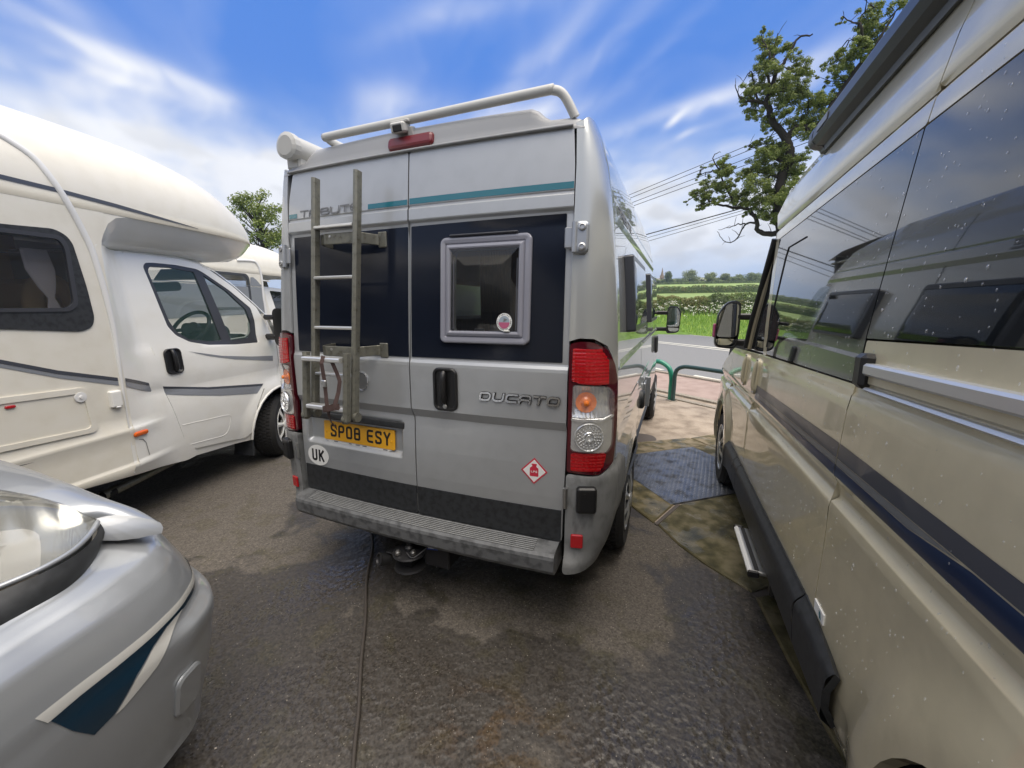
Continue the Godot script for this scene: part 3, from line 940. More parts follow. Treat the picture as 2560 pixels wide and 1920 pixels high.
	part(cam, "lens_face", rbox(.05, .03, .01, .004), M.black_plastic, T(.004, -.004, .034))
	part(cam, "bracket", rbox(.10, .012, .04, .003), M.pale_trim, T(.0, .026, -.012))
	part(cam, "foot", rbox(.03, .04, .03, .003), M.pale_trim, T(.045, -.018, -.02))
	# roof rail
	part(v, "roof_rail", tube(smooth_path([Vector3(-.50, 2.46, -.30), Vector3(-.548, 2.483, -.16), Vector3(-.535, 2.487, -.105), Vector3(-.5, 2.488, -.095), Vector3(0, 2.490, -.095), Vector3(.62, 2.494, -.095), Vector3(.68, 2.493, -.10), Vector3(.725, 2.470, -.11), Vector3(.77, 2.39, -.13)], 5), .0175, 10, true, 1.15), M.pale_trim)
	# rolled awning along the left roof edge
	var aw := []
	var sec := PackedVector2Array()
	for k in 16:
		var a := TAU * k / 16
		sec.append(Vector2(-.785 + .066 * cos(a), 2.468 + .066 * sin(a) * (1.0 if sin(a) > 0 else .85)))
	for z in [-.10, -3.3]: aw.append(lift(sec, z))
	var ab := part(v, "roof_awning", loft(aw, true, true, 3), M.pale_trim)
	part(ab, "end_cap", loft([lift(sec, -.10), (func():
		var p := []
		for q in sec: p.append(Vector3(-.785 + (q.x + .785) * 1.10, 2.468 + (q.y - 2.468) * 1.10, -.098))
		return p).call(), (func():
		var p := []
		for q in sec: p.append(Vector3(-.785 + (q.x + .785) * 1.10, 2.468 + (q.y - 2.468) * 1.10, -.064))
		return p).call(), (func():
		var p := []
		for q in sec: p.append(Vector3(-.785 + (q.x + .785) * .8, 2.468 + (q.y - 2.468) * .8, -.055))
		return p).call()], true, false, 2), M.pale_trim)
	part(ab, "mount", rbox(.10, .07, .10, .01), M.pale_trim, T(-.80, 2.405, -.16))
	# flank fittings, right side
	var U := func(z: float) -> float: return 1.04 - .178 - z
	for w in [[-.60, -1.42], [-2.0, -2.95]]:
		var ff := flank_frame(mr, 1.0, U.call((w[0] + w[1]) / 2), 1.69, .0)
		var hw: float = (w[0] - w[1]) / 2
		var o2 := part(v, "side_window", rings(-hw, -.205, hw, .205, .035, [[0, -.01], [0, .040], [.006, .046], [.03, .046], [.036, .040], [.05, .042]], 1), M.window_trim, ff)
		part(o2, "pane", rings(-hw, -.205, hw, .205, .035, [[.034, .047], [.07, .052], [.12, .053]], 1), M.black_glass)
		part(o2, "edge_strip", rbox(.012, .39, .05, .004), M.stripe_dark, T(-hw - .003, 0, .022))
	var tf := flank_frame(mr, 1.0, U.call(-.36), 2.045, .0008)
	part(v, "lettering", letters("TRIBUTE", .085, .05, .008, .011, .0012, .12, .3), M.letter_grey, tf * T(0, .0, 0))
	part(v, "fuel_cap", lathe(PackedVector2Array([Vector2(.075, 0), Vector2(.075, .02), Vector2(.06, .032), Vector2(0, .036)]), 24), M.dark_plastic, flank_frame(mr, 1.0, U.call(-1.62), .90, -.004) * TR(0, 0, 0, Vector3(90, 0, 0)))
	var hb := part(v, "hook_up_flap", rbox(.016, .26, .05, .004), M.grey_silver, flank_frame(mr, 1.0, U.call(-1.95), .90, .022) * TR(0, 0, 0, Vector3(0, 0, 0)))
	part(v, "hook_up_box", rings(-.075, -.10, .075, .10, .015, [[0, 0], [0, .012], [.005, .016]], 1), M.grey_silver, flank_frame(mr, 1.0, U.call(-1.87), .90, 0))
	part(v, "door_handle", rings(-.05, -.10, .05, .10, .03, [[0, 0], [0, .02], [.01, .032], [.02, .036]], 1), M.black_plastic, flank_frame(mr, 1.0, U.call(-3.33), 1.19, 0))
	part(v, "side_moulding", auto(mr, 1.0, V([1.56, .52, 4.0, .52, 4.0, .62, 1.60, .62]), .1, .012, .014), M.dark_plastic)
	part(v, "door_gap", auto(mr, 1.0, V([4.17, .48, 4.178, .48, 4.178, 1.36, 4.17, 1.36]), .1, .0008), M.gap)
	part(v, "door_gap", auto(mr, 1.0, V([2.30, .48, 2.308, .48, 2.308, 2.30, 2.30, 2.30]), .1, .0008), M.gap)
	# door mirror
	var mi := Node3D.new()
	mi.name = "door_mirror"
	v.add_child(mi)
	mi.position = Vector3(1.16, 1.45, -3.98)
	part(mi, "shell", loft((func():
		var L := []
		for e in [[.0, .0, 1.0], [-.05, .012, .99], [-.10, .03, .85], [-.13, .06, .55]]:
			var p := []
			for q in soften(V([-.075, -.18, .085, -.16, .095, .10, .05, .175, -.07, .175]), .05): p.append(Vector3(q.x * e[2], q.y * e[2], e[0]))
			L.append(p)
		return L).call(), true, true, 2), M.black_plastic)
	part(mi, "bezel", loft((func():
		var L := []
		for e in [[.0, 1.0], [.012, .99], [.014, .93], [.004, .90]]:
			var p := []
			for q in soften(V([-.075, -.18, .085, -.16, .095, .10, .05, .175, -.07, .175]), .05): p.append(Vector3(q.x * e[1], q.y * e[1], e[0]))
			L.append(p)
		return L).call(), true, false), M.black_plastic)
	part(mi, "main_glass", prism(soften(V([-.066, -.085, .078, -.085, .084, .09, .044, .158, -.062, .158]), .03), .004), M.mirror, TR(0, 0, .002, Vector3(0, -8, 0)))
	part(mi, "wide_glass", prism(soften(V([-.066, -.158, .072, -.145, .078, -.10, -.066, -.10]), .02), .004), M.mirror, TR(0, 0, .002, Vector3(8, -14, 0)))
	for y in [.09, -.12]: part(mi, "arm", rbox(.16, .05, .06, .012), M.black_plastic, T(-.13, y, -.04))
	# cab front (seen only from further round)
	part(v, "bonnet", loft((func():
		var L := []
		for e in [[-4.70, 1.36, .92], [-4.95, 1.20, .90], [-5.2, 1.05, .84], [-5.38, .85, .78], [-5.41, .55, .80], [-5.36, .38, .86]]:
			var p := []
			for k in 13:
				var q := -1.0 + k / 6.0
				p.append(Vector3(XC + q * e[2], e[1] - .04 * q * q, e[0] + .22 * pow(absf(q), 3.0)))
			L.append(p)
		return L).call(), false, true), M.silver)
	part(v, "windscreen", loft((func():
		var L := []
		for e in [[-4.70, 1.36, .90], [-4.35, 1.75, .84], [-3.95, 2.12, .76]]:
			var p := []
			for k in 13:
				var q := -1.0 + k / 6.0
				p.append(Vector3(XC + q * e[2], e[1] - .02 * q * q, e[0] + .20 * pow(absf(q), 3.0)))
			L.append(p)
		return L).call(), false, true), M.cab_glass)
	part(v, "cab_roof", loft((func():
		var L := []
		for e in [[-3.95, 2.12, .77], [-3.93, 2.36, .84]]:
			var p := []
			for k in 13:
				var q := -1.0 + k / 6.0
				p.append(Vector3(XC + q * e[2], e[1] - .02 * q * q, e[0] + .12 * pow(absf(q), 3.0)))
			L.append(p)
		return L).call(), false, true), M.silver)
	# what shows through the rear window: floor, wooden units, cab dash
	part(v, "cabin_floor", rbox(1.84, .03, 4.5, .005), M.lining, T(XC, .56, -2.4))
	part(v, "cabin_ceiling", rbox(1.6, .02, 3.8, .005), M.lining, T(XC, 2.28, -2.1))
	part(v, "wardrobe", rbox(1.02, 1.68, .6, .01), M.wood, T(.10, 1.41, -1.9))
	part(v, "kitchen_unit", rbox(.55, .95, 1.6, .01), M.wood, T(-.66, 1.05, -2.0))
	part(v, "locker", rbox(.38, .42, 1.6, .01), M.pale_wood, T(-.66, 2.05, -2.0))
	part(v, "cupboard_door", rbox(.42, 1.2, .02, .006), M.wood, T(.30, 1.35, -1.585))
	part(v, "dashboard", rbox(1.7, .4, .5, .06), M.dash, T(XC, 1.1, -4.35))
	for x in [-.45, .42]: part(v, "cab_seat", loft([lift(rrect(x - .23, .95, x + .23, 1.75, .1), -3.35), lift(rrect(x - .25, .93, x + .25, 1.72, .1), -3.28), lift(rrect(x - .23, .95, x + .23, 1.70, .1), -3.22)], true, true, 3), M.dash)
	# wheels
	for e in [[1.0, -1.015], [1.0, -4.465], [-1.0, -1.015], [-1.0, -4.465]]: wheel(v, Vector3(XC + e[0] * 1.012, .335, e[1]), e[0])
	for zc in [-1.015, -4.465]: part(v, "wheel_arch_liner", (func():
		var L := []
		for k in 17:
			var a := PI * k / 16.0
			var p := []
			for x in [-.99, -.6, .6, .99]: p.append(Vector3(XC + x, .36 + .41 * sin(a), zc + .41 * cos(a)))
			L.append(p)
		return loft(L, false, true)).call(), M.gap)
	ladder(v)

func mirrored(p: PackedVector2Array) -> PackedVector2Array:
	var o := PackedVector2Array()
	for q in p: o.append(Vector2(-q.x, q.y))
	o.reverse()
	return o

func tm_mesh(tm: TextMesh) -> ArrayMesh:
	var am := ArrayMesh.new()
	for i in tm.get_surface_count(): am.add_surface_from_arrays(Mesh.PRIMITIVE_TRIANGLES, tm.surface_get_arrays(i))
	return am

func ladder(v: Node3D):
	var L := Node3D.new()
	L.name = "ladder"
	v.add_child(L)
	var Lz := func(y: float) -> float: return lerpf(.155, .045, (y - 1.06) / 1.2)
	for x in [-.495, -.232]:
		part(L, "rail", bar([Vector3(x - .017, 1.075, Lz.call(1.075)), Vector3(x - .004, 1.6, Lz.call(1.6)), Vector3(x + .012, 2.245 if x < -.4 else 2.25, Lz.call(2.25))], .026, .046, Vector3(0, 0, 1), .008), M.ladder_metal)
	for y in [2.01, 1.768, 1.523, 1.29]:
		part(L, "rung", bar([Vector3(-.488, y, Lz.call(y)), Vector3(-.240, y, Lz.call(y))], .040, .015, Vector3.UP, .004), M.rung_metal)
	# folded lower section lying against the front of the upper one
	for x in [-.50, -.238]:
		part(L, "folded_rail", bar([Vector3(x - .012, 1.075, .208), Vector3(x - .002, 1.405, .182)], .027, .044, Vector3(0, 0, 1), .010), M.ladder_metal)
		for q in [0, 1]: part(L, "pivot", tube([Vector3(x - .002 - .022 * q, 1.085, .158 + .05 * q), Vector3(x + .016 - .022 * q, 1.085, .158 + .05 * q)], .024, 14), M.ladder_metal)
	for y in [1.375, 1.135]: part(L, "folded_rung", bar([Vector3(-.488, y, .205), Vector3(-.25, y, .205)], .046, .022, Vector3.UP, .005), M.rung_metal)
	for y in [1.955, 1.405]:
		var z0: float = tab(ZR, y) - .02
		var zl: float = Lz.call(y) - .02
		part(L, "bracket", bar(smooth_path([Vector3(-.545, y, z0), Vector3(-.515, y, z0 + .004), Vector3(-.47, y, zl - .0), Vector3(-.36, y, zl + .01), Vector3(-.25, y, zl - .0), Vector3(-.21, y, z0 + .03), Vector3(-.185, y, z0 + .004)], 3), .006, .052), M.ladder_metal)
		part(L, "bracket_plate", rbox(.05, .075, .014, .004), M.ladder_metal, T(-.178, y, z0 + .012))
		part(L, "bolt", lathe(PackedVector2Array([Vector2(.008, 0), Vector2(.007, .005), Vector2(0, .006)]), 8), M.steel, TR(-.40, y + .01, zl + .012, Vector3(90, 0, 0)))
	# webbing strap tied round the rungs
	var sb := func(p: Array) -> ArrayMesh: return bar(p, .024, .003, Vector3(0, 0, 1), .001)
	part(L, "strap", sb.call([Vector3(-.348, 1.395, .222), Vector3(-.351, 1.36, .234), Vector3(-.348, 1.27, .228), Vector3(-.345, 1.20, .230), Vector3(-.338, 1.15, .236), Vector3(-.333, 1.13, .238)]), M.strap)
	part(L, "strap", sb.call([Vector3(-.305, 1.37, .215), Vector3(-.278, 1.30, .21), Vector3(-.265, 1.275, .215), Vector3(-.275, 1.22, .22), Vector3(-.292, 1.15, .236)]), M.strap)
	part(L, "strap", bar([Vector3(-.378, 1.128, .226), Vector3(-.343, 1.138, .242), Vector3(-.293, 1.150, .238), Vector3(-.268, 1.152, .226)], .003, .032), M.strap)
	part(L, "strap", sb.call([Vector3(-.328, 1.14, .240), Vector3(-.36, 1.09, .21), Vector3(-.44, 1.02, .12), Vector3(-.51, .972, .03), Vector3(-.545, .945, -.005)]), M.strap)
	part(L, "buckle", rbox(.030, .034, .012, .004), M.steel, T(-.347, 1.262, .234))

# ---------------------------------------------------------------- white coachbuilt motorhome on the left
# local axes: x to its right, y up, z backwards; s = -z counts forward. Flank of the cab at x = 1.02
var CABX := K([.28, -.05, .36, -.03, .5, -.008, .62, 0, .80, .004, .92, -.004, .98, -.012, 1.03, -.004, 1.12, .0, 1.27, -.008, 1.32, -.028, 1.6, -.065, 1.95, -.125, 2.06, -.16])
var BODX := K([.38, 1.035, .43, 1.06, .50, 1.092, .512, 1.090, .522, 1.081, .69, 1.082, .755, 1.096, .775, 1.096, .79, 1.085, 1.2, 1.09, 2.24, 1.09])
var LUW := K([-4, 1.09, -.7, 1.09, -.3, 1.082, 0, 1.06, .2, 1.02, .40, .95, .55, .85, .65, .71, .71, .48, .735, .2, .738, 0])
var LUT := K([-4, 2.90, -1.0, 2.93, -.6, 2.93, -.3, 2.915, 0, 2.865, .2, 2.795, .4, 2.685, .55, 2.56, .65, 2.43, .71, 2.32, .74, 2.25])

func cabf(s: float, y: float) -> Vector3:
	var x := 1.02 + tab(CABX, y, true)
	if s > .35: x -= .10 * pow((s - .35) / .9, 2.0)
	var rr := Vector2(s - .53, y - .36).length()
	x += .030 * (1.0 - smoothstep(.43, .56, rr))
	# scooped front wing line above the arch
	return Vector3(x, y, -s)

func bodf(s: float, y: float) -> Vector3: return Vector3(tab(BODX, y), y, -s)

func fairf(s: float, y: float) -> Vector3:     # blends the wide body into the cab
	var e := tab(K([.3, -.50, .48, -.58, .95, -.69, 1.1, -.72, 1.65, -.73, 2.03, -.72]), y)
	var q := clampf((s + 1.0) / (e + 1.0), 0.0, 1.0)
	var x0 := tab(BODX, y)
	var x1 := 1.02 + tab(CABX, y, true) + .004
	var k := q * q * (3 - 2 * q)
	return Vector3(lerpf(x0, x1, k) - .018 * sin(PI * q) * (1.0 if y > .8 else .2), y, -s)

func upf(s: float, y: float) -> Vector3:       # upper shell by height
	var t := tab(LUT, s, true)
	var v := clampf((y - 2.24) / (t - 2.24), 0.0, .9999)
	return Vector3(tab(LUW, s, true) * pow(1.0 - pow(v, 2.4), 1.0 / 2.8), y, -s)

func upt(s: float, q: float) -> Vector3:       # upper shell by angle, q -1 .. 1 over the roof
	var a := (1.0 - absf(q)) * PI / 2
	var t := tab(LUT, s, true)
	return Vector3(signf(q) * tab(LUW, s, true) * pow(cos(a), 2.0 / 2.8), 2.24 + (t - 2.24) * pow(sin(a), 2.0 / 2.4), -s)

func torus(R: float, r: float, k := 32, m := 10) -> ArrayMesh:
	var L := []
	for i in k + 1:
		var a := TAU * i / k
		var p := []
		for j in m:
			var b := TAU * j / m
			p.append(Vector3((R + r * cos(b)) * cos(a), (R + r * cos(b)) * sin(a), r * sin(b)))
		L.append(p)
	var bb := MB.new()
	for i in k:
		for j in m:
			var j2 := (j + 1) % m
			var f := func(x: int, y: int) -> Vector3:
				var a := TAU * x / k
				var b := TAU * y / m
				return Vector3(cos(a) * cos(b), sin(a) * cos(b), sin(b))
			bb.quad(L[i][j], L[i][j2], L[i + 1][j2], L[i + 1][j], f.call(i, j), f.call(i, j2), f.call(i + 1, j2), f.call(i + 1, j))
	return bb.done()

func flip(m: ArrayMesh) -> ArrayMesh:          # mirror image across x
	var b := MB.new()
	for k in m.get_surface_count():
		var ar := m.surface_get_arrays(k)
		var v: PackedVector3Array = ar[Mesh.ARRAY_VERTEX]
		var n: PackedVector3Array = ar[Mesh.ARRAY_NORMAL]
		var X := Vector3(-1, 1, 1)
		for i in range(0, v.size(), 3): b.tri(v[i] * X, v[i + 1] * X, v[i + 2] * X, n[i] * X, n[i + 1] * X, n[i + 2] * X)
	return b.done()

func archp(sc: float, yc: float, r: float) -> PackedVector2Array:
	var p := PackedVector2Array()
	for k in 25: p.append(Vector2(sc + r * cos(PI * k / 24.0), yc + r * sin(PI * k / 24.0)))
	p.append_array(V([sc - r * 1.01, -.1, sc + r * 1.01, -.1]))
	return p

func white_motorhome():
	var a := deg_to_rad(12.0)
	var R := Vector3(cos(a), 0, -sin(a))
	var at := Transform3D(Basis(Vector3.UP, a), Vector3(-2.62, 0, -.85) - R * 1.02)
	var v := thing("white_motorhome", "white coachbuilt motorhome with overcab bed and grey side stripes on the left", "motorhome", at)
	var W = M.white_body
	# ---- habitation body
	var wo := soften(V([-3.2, 1.60, -1.225, 1.60, -1.175, 1.64, -1.165, 1.99, -1.19, 2.055, -3.2, 2.04]), .06)
	var lower := V([-3.6, .47, -1.37, .467, -.99, .42, -.985, 2.0, -.93, 2.245, -3.6, 2.245])
	var wall := part(v, "body_wall", auto(bodf, 1.0, lower, .12, 0, .03, [wo, archp(-2.9, .36, .42)], [-1.2, -1.15], [.43, .505, .512, .522, .75, .76, .775, .79]), W)
	part(v, "body_wall", flip(auto(bodf, 1.0, lower, .3)), W)
	part(v, "upper_shell", sheet(upt, 1.0, V([-3.6, -1, .735, -1, .735, 1, -3.6, 1]), rng(-3.6, .735, .12, [.3, .4, .45, .5, .55, .58, .61, .64, .665, .685, .70, .712, .723, .73]), rng(-1, 1, .05)), W)
	part(v, "rear_wall", rbox(2.16, 2.3, .04), W, T(0, 1.6, 3.6))
	# overcab underside: from the lip in to the cab roof
	var lip := []
	var inn := []
	for e in [[-.985, 2.02, .97, -.93, 2.015], [-.955, 2.10, .93, -.88, 2.02], [-.915, 2.175, .88, -.80, 2.03], [-.86, 2.222, .85, -.74, 2.03], [-.77, 2.243, .84, -.66, 2.035], [-.6, 2.252, .84, -.52, 2.037], [-.24, 2.256, .83, -.2, 2.035], [.12, 2.252, .80, .16, 2.040], [.36, 2.246, .72, .38, 2.065], [.53, 2.242, .60, .52, 2.10], [.65, 2.240, .45, .62, 2.15], [.715, 2.240, .25, .68, 2.18], [.735, 2.24, .05, .70, 2.19]]:
		lip.append(Vector3(tab(LUW, e[0], true) - .002, e[1], -e[0]))
		inn.append(Vector3(e[2], e[4], -e[3]))
	var rows := []
	for q in 6:
		var k := q / 5.0
		var row := []
		for i in lip.size():
			var p: Vector3 = lip[i].lerp(inn[i], k)
			p.y -= .045 * sin(PI * k) * smoothstep(2.03, 2.2, lip[i].y)
			row.append(p)
		rows.append(row)
	var und := loft(rows, false, true)
	part(v, "overcab_underside", und, M.white_paint)
	part(v, "overcab_underside", flip(und), M.white_paint)
	var mid := []
	for q in inn: mid.append([q, Vector3(-q.x, q.y, q.z)])
	part(v, "overcab_floor", loft(mid, false, true), M.white_paint)
	# wall between body and overcab lip
	var fill := MB.new()
	for i in 5:
		var p0: Vector3 = lip[i]
		var p1: Vector3 = lip[i + 1]
		fill.flat(p0, p1, Vector3(p1.x, 2.25, p1.z), Vector3(p0.x, 2.25, p0.z), Vector3(1, 0, 0))
	part(v, "lip_filler", fill.done(), W)
	# fairing behind the cab door
	var fo := soften(V([-1.02, .425, -.80, .40, -.56, .36, -.46, .375, -.505, .46, -.58, .55, -.665, .94, -.70, 1.10, -.705, 1.65, -.69, 2.03, -.985, 2.03, -1.02, 2.03]), .03)
	part(v, "fairing", auto(fairf, 1.0, fo, .06, .001, .03, [], [], [.43, .505, .522, .755, .79]), M.white_paint)
	part(v, "fairing", flip(auto(fairf, 1.0, fo, .1)), M.white_paint)
	# trim tube over the joint
	var tp := []
	for e in [[-1.50, 2.62], [-1.37, 2.575], [-1.31, 2.549], [-1.23, 2.486], [-1.18, 2.39], [-1.13, 2.271], [-1.08, 2.13], [-1.04, 1.977], [-1.015, 1.75], [-1.005, 1.594], [-1.00, 1.43], [-1.01, 1.15], [-1.015, .8], [-1.02, .44]]:
		tp.append((upf(e[0], e[1]) if e[1] > 2.24 else bodf(e[0], e[1])) + Vector3(.004, 0, 0))
	var tq := smooth_path(tp, 4)
	var tr := []
	for q in tq: tr.append(tab(K([.4, .0035, 1.0, .005, 1.2, .011, 1.65, .018, 3, .019]), q.y))
	part(v, "joint_trim", tube(tq, tr, 8, true, .6, Vector3(1, 0, 0)), M.trim_white)
	# stripes
	part(wall, "stripe", auto(upf, 1.0, V([-3.5, 2.355, -1.41, 2.339, -1.17, 2.333, -.84, 2.315, -.24, 2.262, -.24, 2.259, -.58, 2.274, -.84, 2.290, -1.17, 2.309, -1.41, 2.314, -3.5, 2.33]), .12, .0025), M.stripe_dark)
	part(wall, "stripe", auto(bodf, 1.0, V([-3.5, 1.9, -1.9, 1.47, -1.58, 1.346, -1.34, 1.247, -1.03, 1.148, -1.03, 1.124, -1.34, 1.222, -1.58, 1.322, -1.9, 1.44, -3.5, 1.87]), .12, .0025), M.stripe_dark)
	part(wall, "stripe", auto(bodf, 1.0, V([-3.5, 1.868, -1.9, 1.438, -1.58, 1.320, -1.34, 1.220, -1.03, 1.122, -1.03, 1.093, -1.34, 1.198, -1.58, 1.300, -1.9, 1.41, -3.5, 1.82]), .12, .0025), M.stripe_grey)
	part(v, "stripe", auto(fairf, 1.0, V([-.985, 1.138, -.87, 1.098, -.785, 1.064, -.78, 1.042, -.87, 1.072, -.985, 1.112]), .03, .005), M.stripe_dark)
	part(v, "stripe", auto(fairf, 1.0, V([-.985, 1.110, -.87, 1.070, -.78, 1.040, -.768, .990, -.88, 1.032, -.985, 1.078]), .03, .005), M.stripe_grey)
	# side window: grey surround, seal, pane
	var wf := soften(V([-3.3, 1.51, -1.55, 1.509, -1.185, 1.473, -1.12, 1.500, -1.10, 1.56, -1.11, 1.754, -1.14, 2.016, -1.165, 2.06, -1.22, 2.090, -1.45, 2.075, -3.3, 2.065]), .05)
	var sw := part(wall, "window_surround", auto(bodf, 1.0, wf, .12, .006, .008, [wo]), M.dark_plastic)
	var wo2 := soften(V([-3.17, 1.622, -1.235, 1.622, -1.198, 1.655, -1.188, 1.98, -1.21, 2.032, -3.17, 2.018]), .05)
	part(wall, "window_frame", auto(bodf, 1.0, wo, .12, .012, .02, [wo2]), M.window_trim)
	part(wall, "window_pane", auto(bodf, 1.0, wo2, .2, .006), M.tint_glass)
	# locker door
	var lo := soften(V([-2.9, 1.175, -1.61, 1.137, -1.215, 1.119, -1.195, .815, -1.31, .822, -2.9, .90]), .05)
	var li := soften(V([-2.86, 1.135, -1.61, 1.102, -1.245, 1.085, -1.23, .848, -1.31, .852, -2.86, .935]), .04)
	part(wall, "locker_frame", auto(bodf, 1.0, lo, .1, .010, .012, [li]), W)
	var ld := part(v, "locker_door", auto(bodf, 1.0, li, .1, .003), W)
	part(ld, "lock", lathe(PackedVector2Array([Vector2(.034, 0), Vector2(.032, .008), Vector2(.012, .009), Vector2(.010, .014), Vector2(0, .014)]), 18), M.trim_white, flank_frame(bodf, 1.0, -1.26, 1.062, .004) * TR(0, 0, 0, Vector3(90, 0, 0)))
	part(ld, "catch", rings(-.022, -.008, .022, .008, .007, [[0, 0], [0, .006], [.003, .008]], 1), M.reflector_red, flank_frame(bodf, 1.0, -1.585, 1.078, .004))
	var hu := part(v, "socket_flap", rings(-.036, -.058, .036, .058, .010, [[0, 0], [.002, .018], [.006, .024], [.012, .026]], 1), M.white_paint, flank_frame(bodf, 1.0, -1.07, 1.008, 0))
	part(hu, "pull", rbox(.03, .012, .014, .004), M.trim_white, T(.002, -.056, .022))
	part(wall, "gap", auto(bodf, 1.0, V([-3.2, .80, -1.61, .739, -1.39, .720, -1.02, .698, -1.02, .694, -1.39, .716, -1.61, .735, -3.2, .796]), .1, .0015), M.stripe_dark)
	part(v, "gap", auto(fairf, 1.0, V([-1.0, .697, -.93, .674, -.91, .64, -.90, .54, -.905, .54, -.915, .64, -.935, .670, -1.0, .693]), .03, .003), M.letter_grey)
	part(v, "side_marker", rings(-.056, -.019, .056, .019, .0185, [[0, 0], [0, .006], [.006, .012], [.012, .014]], 1), M.orange_lens, flank_frame(fairf, 1.0, -.945, .724, .002))
	part(v, "exhaust", tube([Vector3(.80, .33, .45), Vector3(.90, .315, .98), Vector3(.92, .31, 1.14)], .032, 14, false), M.ladder_metal)
	part(v, "exhaust_bore", lathe(PackedVector2Array([Vector2(.029, .0), Vector2(.028, -.08), Vector2(0, -.08)]), 14), M.gap, TR(.92, .31, 1.139, Vector3(90, 0, 0)))
	part(v, "underbody", rbox(1.95, .10, 4.6, .01), M.gap, T(-.05, .47, 1.2))
	# ---- cab: door, wing, pillar
	var dwin := soften(V([-.585, 1.93, -.56, 1.962, -.50, 1.969, -.32, 1.970, -.13, 1.952, -.08, 1.928, .14, 1.784, .345, 1.614, .36, 1.484, .325, 1.272, .05, 1.277, -.22, 1.298, -.38, 1.338, -.48, 1.399, -.53, 1.475, -.55, 1.618, -.57, 1.802]), .02)
	var g1 := soften(V([-.555, 1.90, -.53, 1.938, -.37, 1.944, -.165, 1.926, -.07, 1.324, -.20, 1.329, -.38, 1.360, -.465, 1.430, -.505, 1.52, -.52, 1.63]), .015)
	var g2 := soften(V([-.085, 1.905, .11, 1.776, .285, 1.601, .305, 1.486, .285, 1.391, .225, 1.326, .03, 1.317]), .012)
	var door := V([-.69, 2.026, -.705, 1.65, -.70, 1.095, -.655, .93, -.575, .55, -.545, .47, -.47, .435, -.14, .388, .03, .362, .10, .40, .18, .655, .29, .80, .50, .86, .56, 1.0, .565, 1.28, .42, 1.62, .20, 1.815, .01, 1.945, -.10, 1.995, -.29, 2.026])
	var dr := part(v, "cab_door", auto(cabf, 1.0, soften(door, .015), .07, 0, .03, [dwin], [], [.92, .98, 1.03, 1.27, 1.32]), M.white_paint)
	part(dr, "window_seal", auto(cabf, 1.0, dwin, .08, -.004, .02, [g1, g2]), M.window_trim)
	part(dr, "window_pane", auto(cabf, 1.0, g1, .1, -.010), M.cab_glass)
	part(dr, "quarter_light", auto(cabf, 1.0, g2, .1, -.010), M.cab_glass)
	part(dr, "quarter_seal", tube((func():
		var p := []
		for e in [[.035, 1.325], [.21, 1.334], [.262, 1.36], [.283, 1.40], [.296, 1.47]]: p.append(cabf(e[0], e[1]) - Vector3(.02, 0, 0))
		return p).call(), .008, 6), M.lining)
	var hf := flank_frame(cabf, 1.0, -.565, 1.20, .0)
	var ho := part(v, "door_handle", rings(-.070, -.102, .070, .102, .04, [[0, 0], [0, .008], [.005, .012], [.012, .011], [.018, .004], [.03, .003]], 1), M.black_plastic, hf)
	part(ho, "grip", tube(smooth_path([Vector3(0, .085, .002), Vector3(0, .05, .018), Vector3(.004, -.04, .020), Vector3(.006, -.07, .006)], 4), .017, 10), M.black_plastic)
	part(ho, "keyhole", lathe(PackedVector2Array([Vector2(.012, 0), Vector2(.010, .005), Vector2(0, .006)]), 14), M.steel, TR(.02, -.075, .010, Vector3(90, 0, 0)))
	part(dr, "stripe", auto(cabf, 1.0, V([-.43, 1.264, -.12, 1.190, .20, 1.145, .49, 1.118, .485, 1.066, .20, 1.112, .01, 1.142, -.25, 1.204]), .06, .0025), M.stripe_grey)
	part(dr, "stripe", auto(cabf, 1.0, V([-.685, 1.018, -.30, .935, .31, .852, .29, .832, -.30, .916, -.68, .998]), .06, .0025), M.stripe_dark)
	part(dr, "stripe", auto(cabf, 1.0, V([-.68, .996, -.30, .914, .285, .831, .21, .770, -.20, .838, -.50, .906, -.665, .948]), .06, .0025), M.stripe_grey)
	part(dr, "pressing_line", tube((func():
		var p := []
		for e in [[-.58, .672], [-.35, .655], [-.13, .636], [-.125, .57], [-.145, .505], [-.20, .462], [-.35, .472], [-.545, .488]]: p.append(cabf(e[0], e[1]) - Vector3(.001, 0, 0))
		return smooth_path(p, 3)).call(), .0035, 6), M.white_paint)
	var wing := V([.115, .36, .20, .66, .31, .805, .50, .865, .575, 1.0, .575, 1.28, .75, 1.24, 1.1, 1.05, 1.35, .90, 1.45, .7, 1.45, .35, .95, .35])
	part(v, "front_wing", auto(cabf, 1.0, wing, .1, 0, .02, [archp(.53, .36, .43)]), M.white_paint)
	part(v, "front_wing", flip(auto(cabf, 1.0, wing, .1, 0, .02, [archp(.53, .36, .43)])), M.white_paint)
	part(v, "sill", auto(cabf, 1.0, V([-.60, .46, -.14, .42, .12, .40, .10, .315, -.14, .335, -.60, .375]), .1, -.010, .03), M.white_paint)
	part(v, "arch_lip", tube((func():
		var p := []
		for k in 14:
			var q := deg_to_rad(20 + 165.0 * k / 13)
			p.append(cabf(.53 + .43 * cos(q), .36 + .43 * sin(q)))
		return p).call(), .012, 6), M.white_paint)
	part(v, "mud_flap", loft([[Vector3(.82, .48, -.12), Vector3(.99, .48, -.13), Vector3(.99, .48, -.15), Vector3(.82, .48, -.14)], [Vector3(.80, .16, -.08), Vector3(1.0, .15, -.10), Vector3(1.0, .15, -.12), Vector3(.80, .16, -.10)]], true, false, 3), M.dark_plastic)
	var lft := flip(auto(cabf, 1.0, soften(door, .015), .1, 0, .03, [dwin]))
	part(v, "cab_door", lft, M.white_paint)
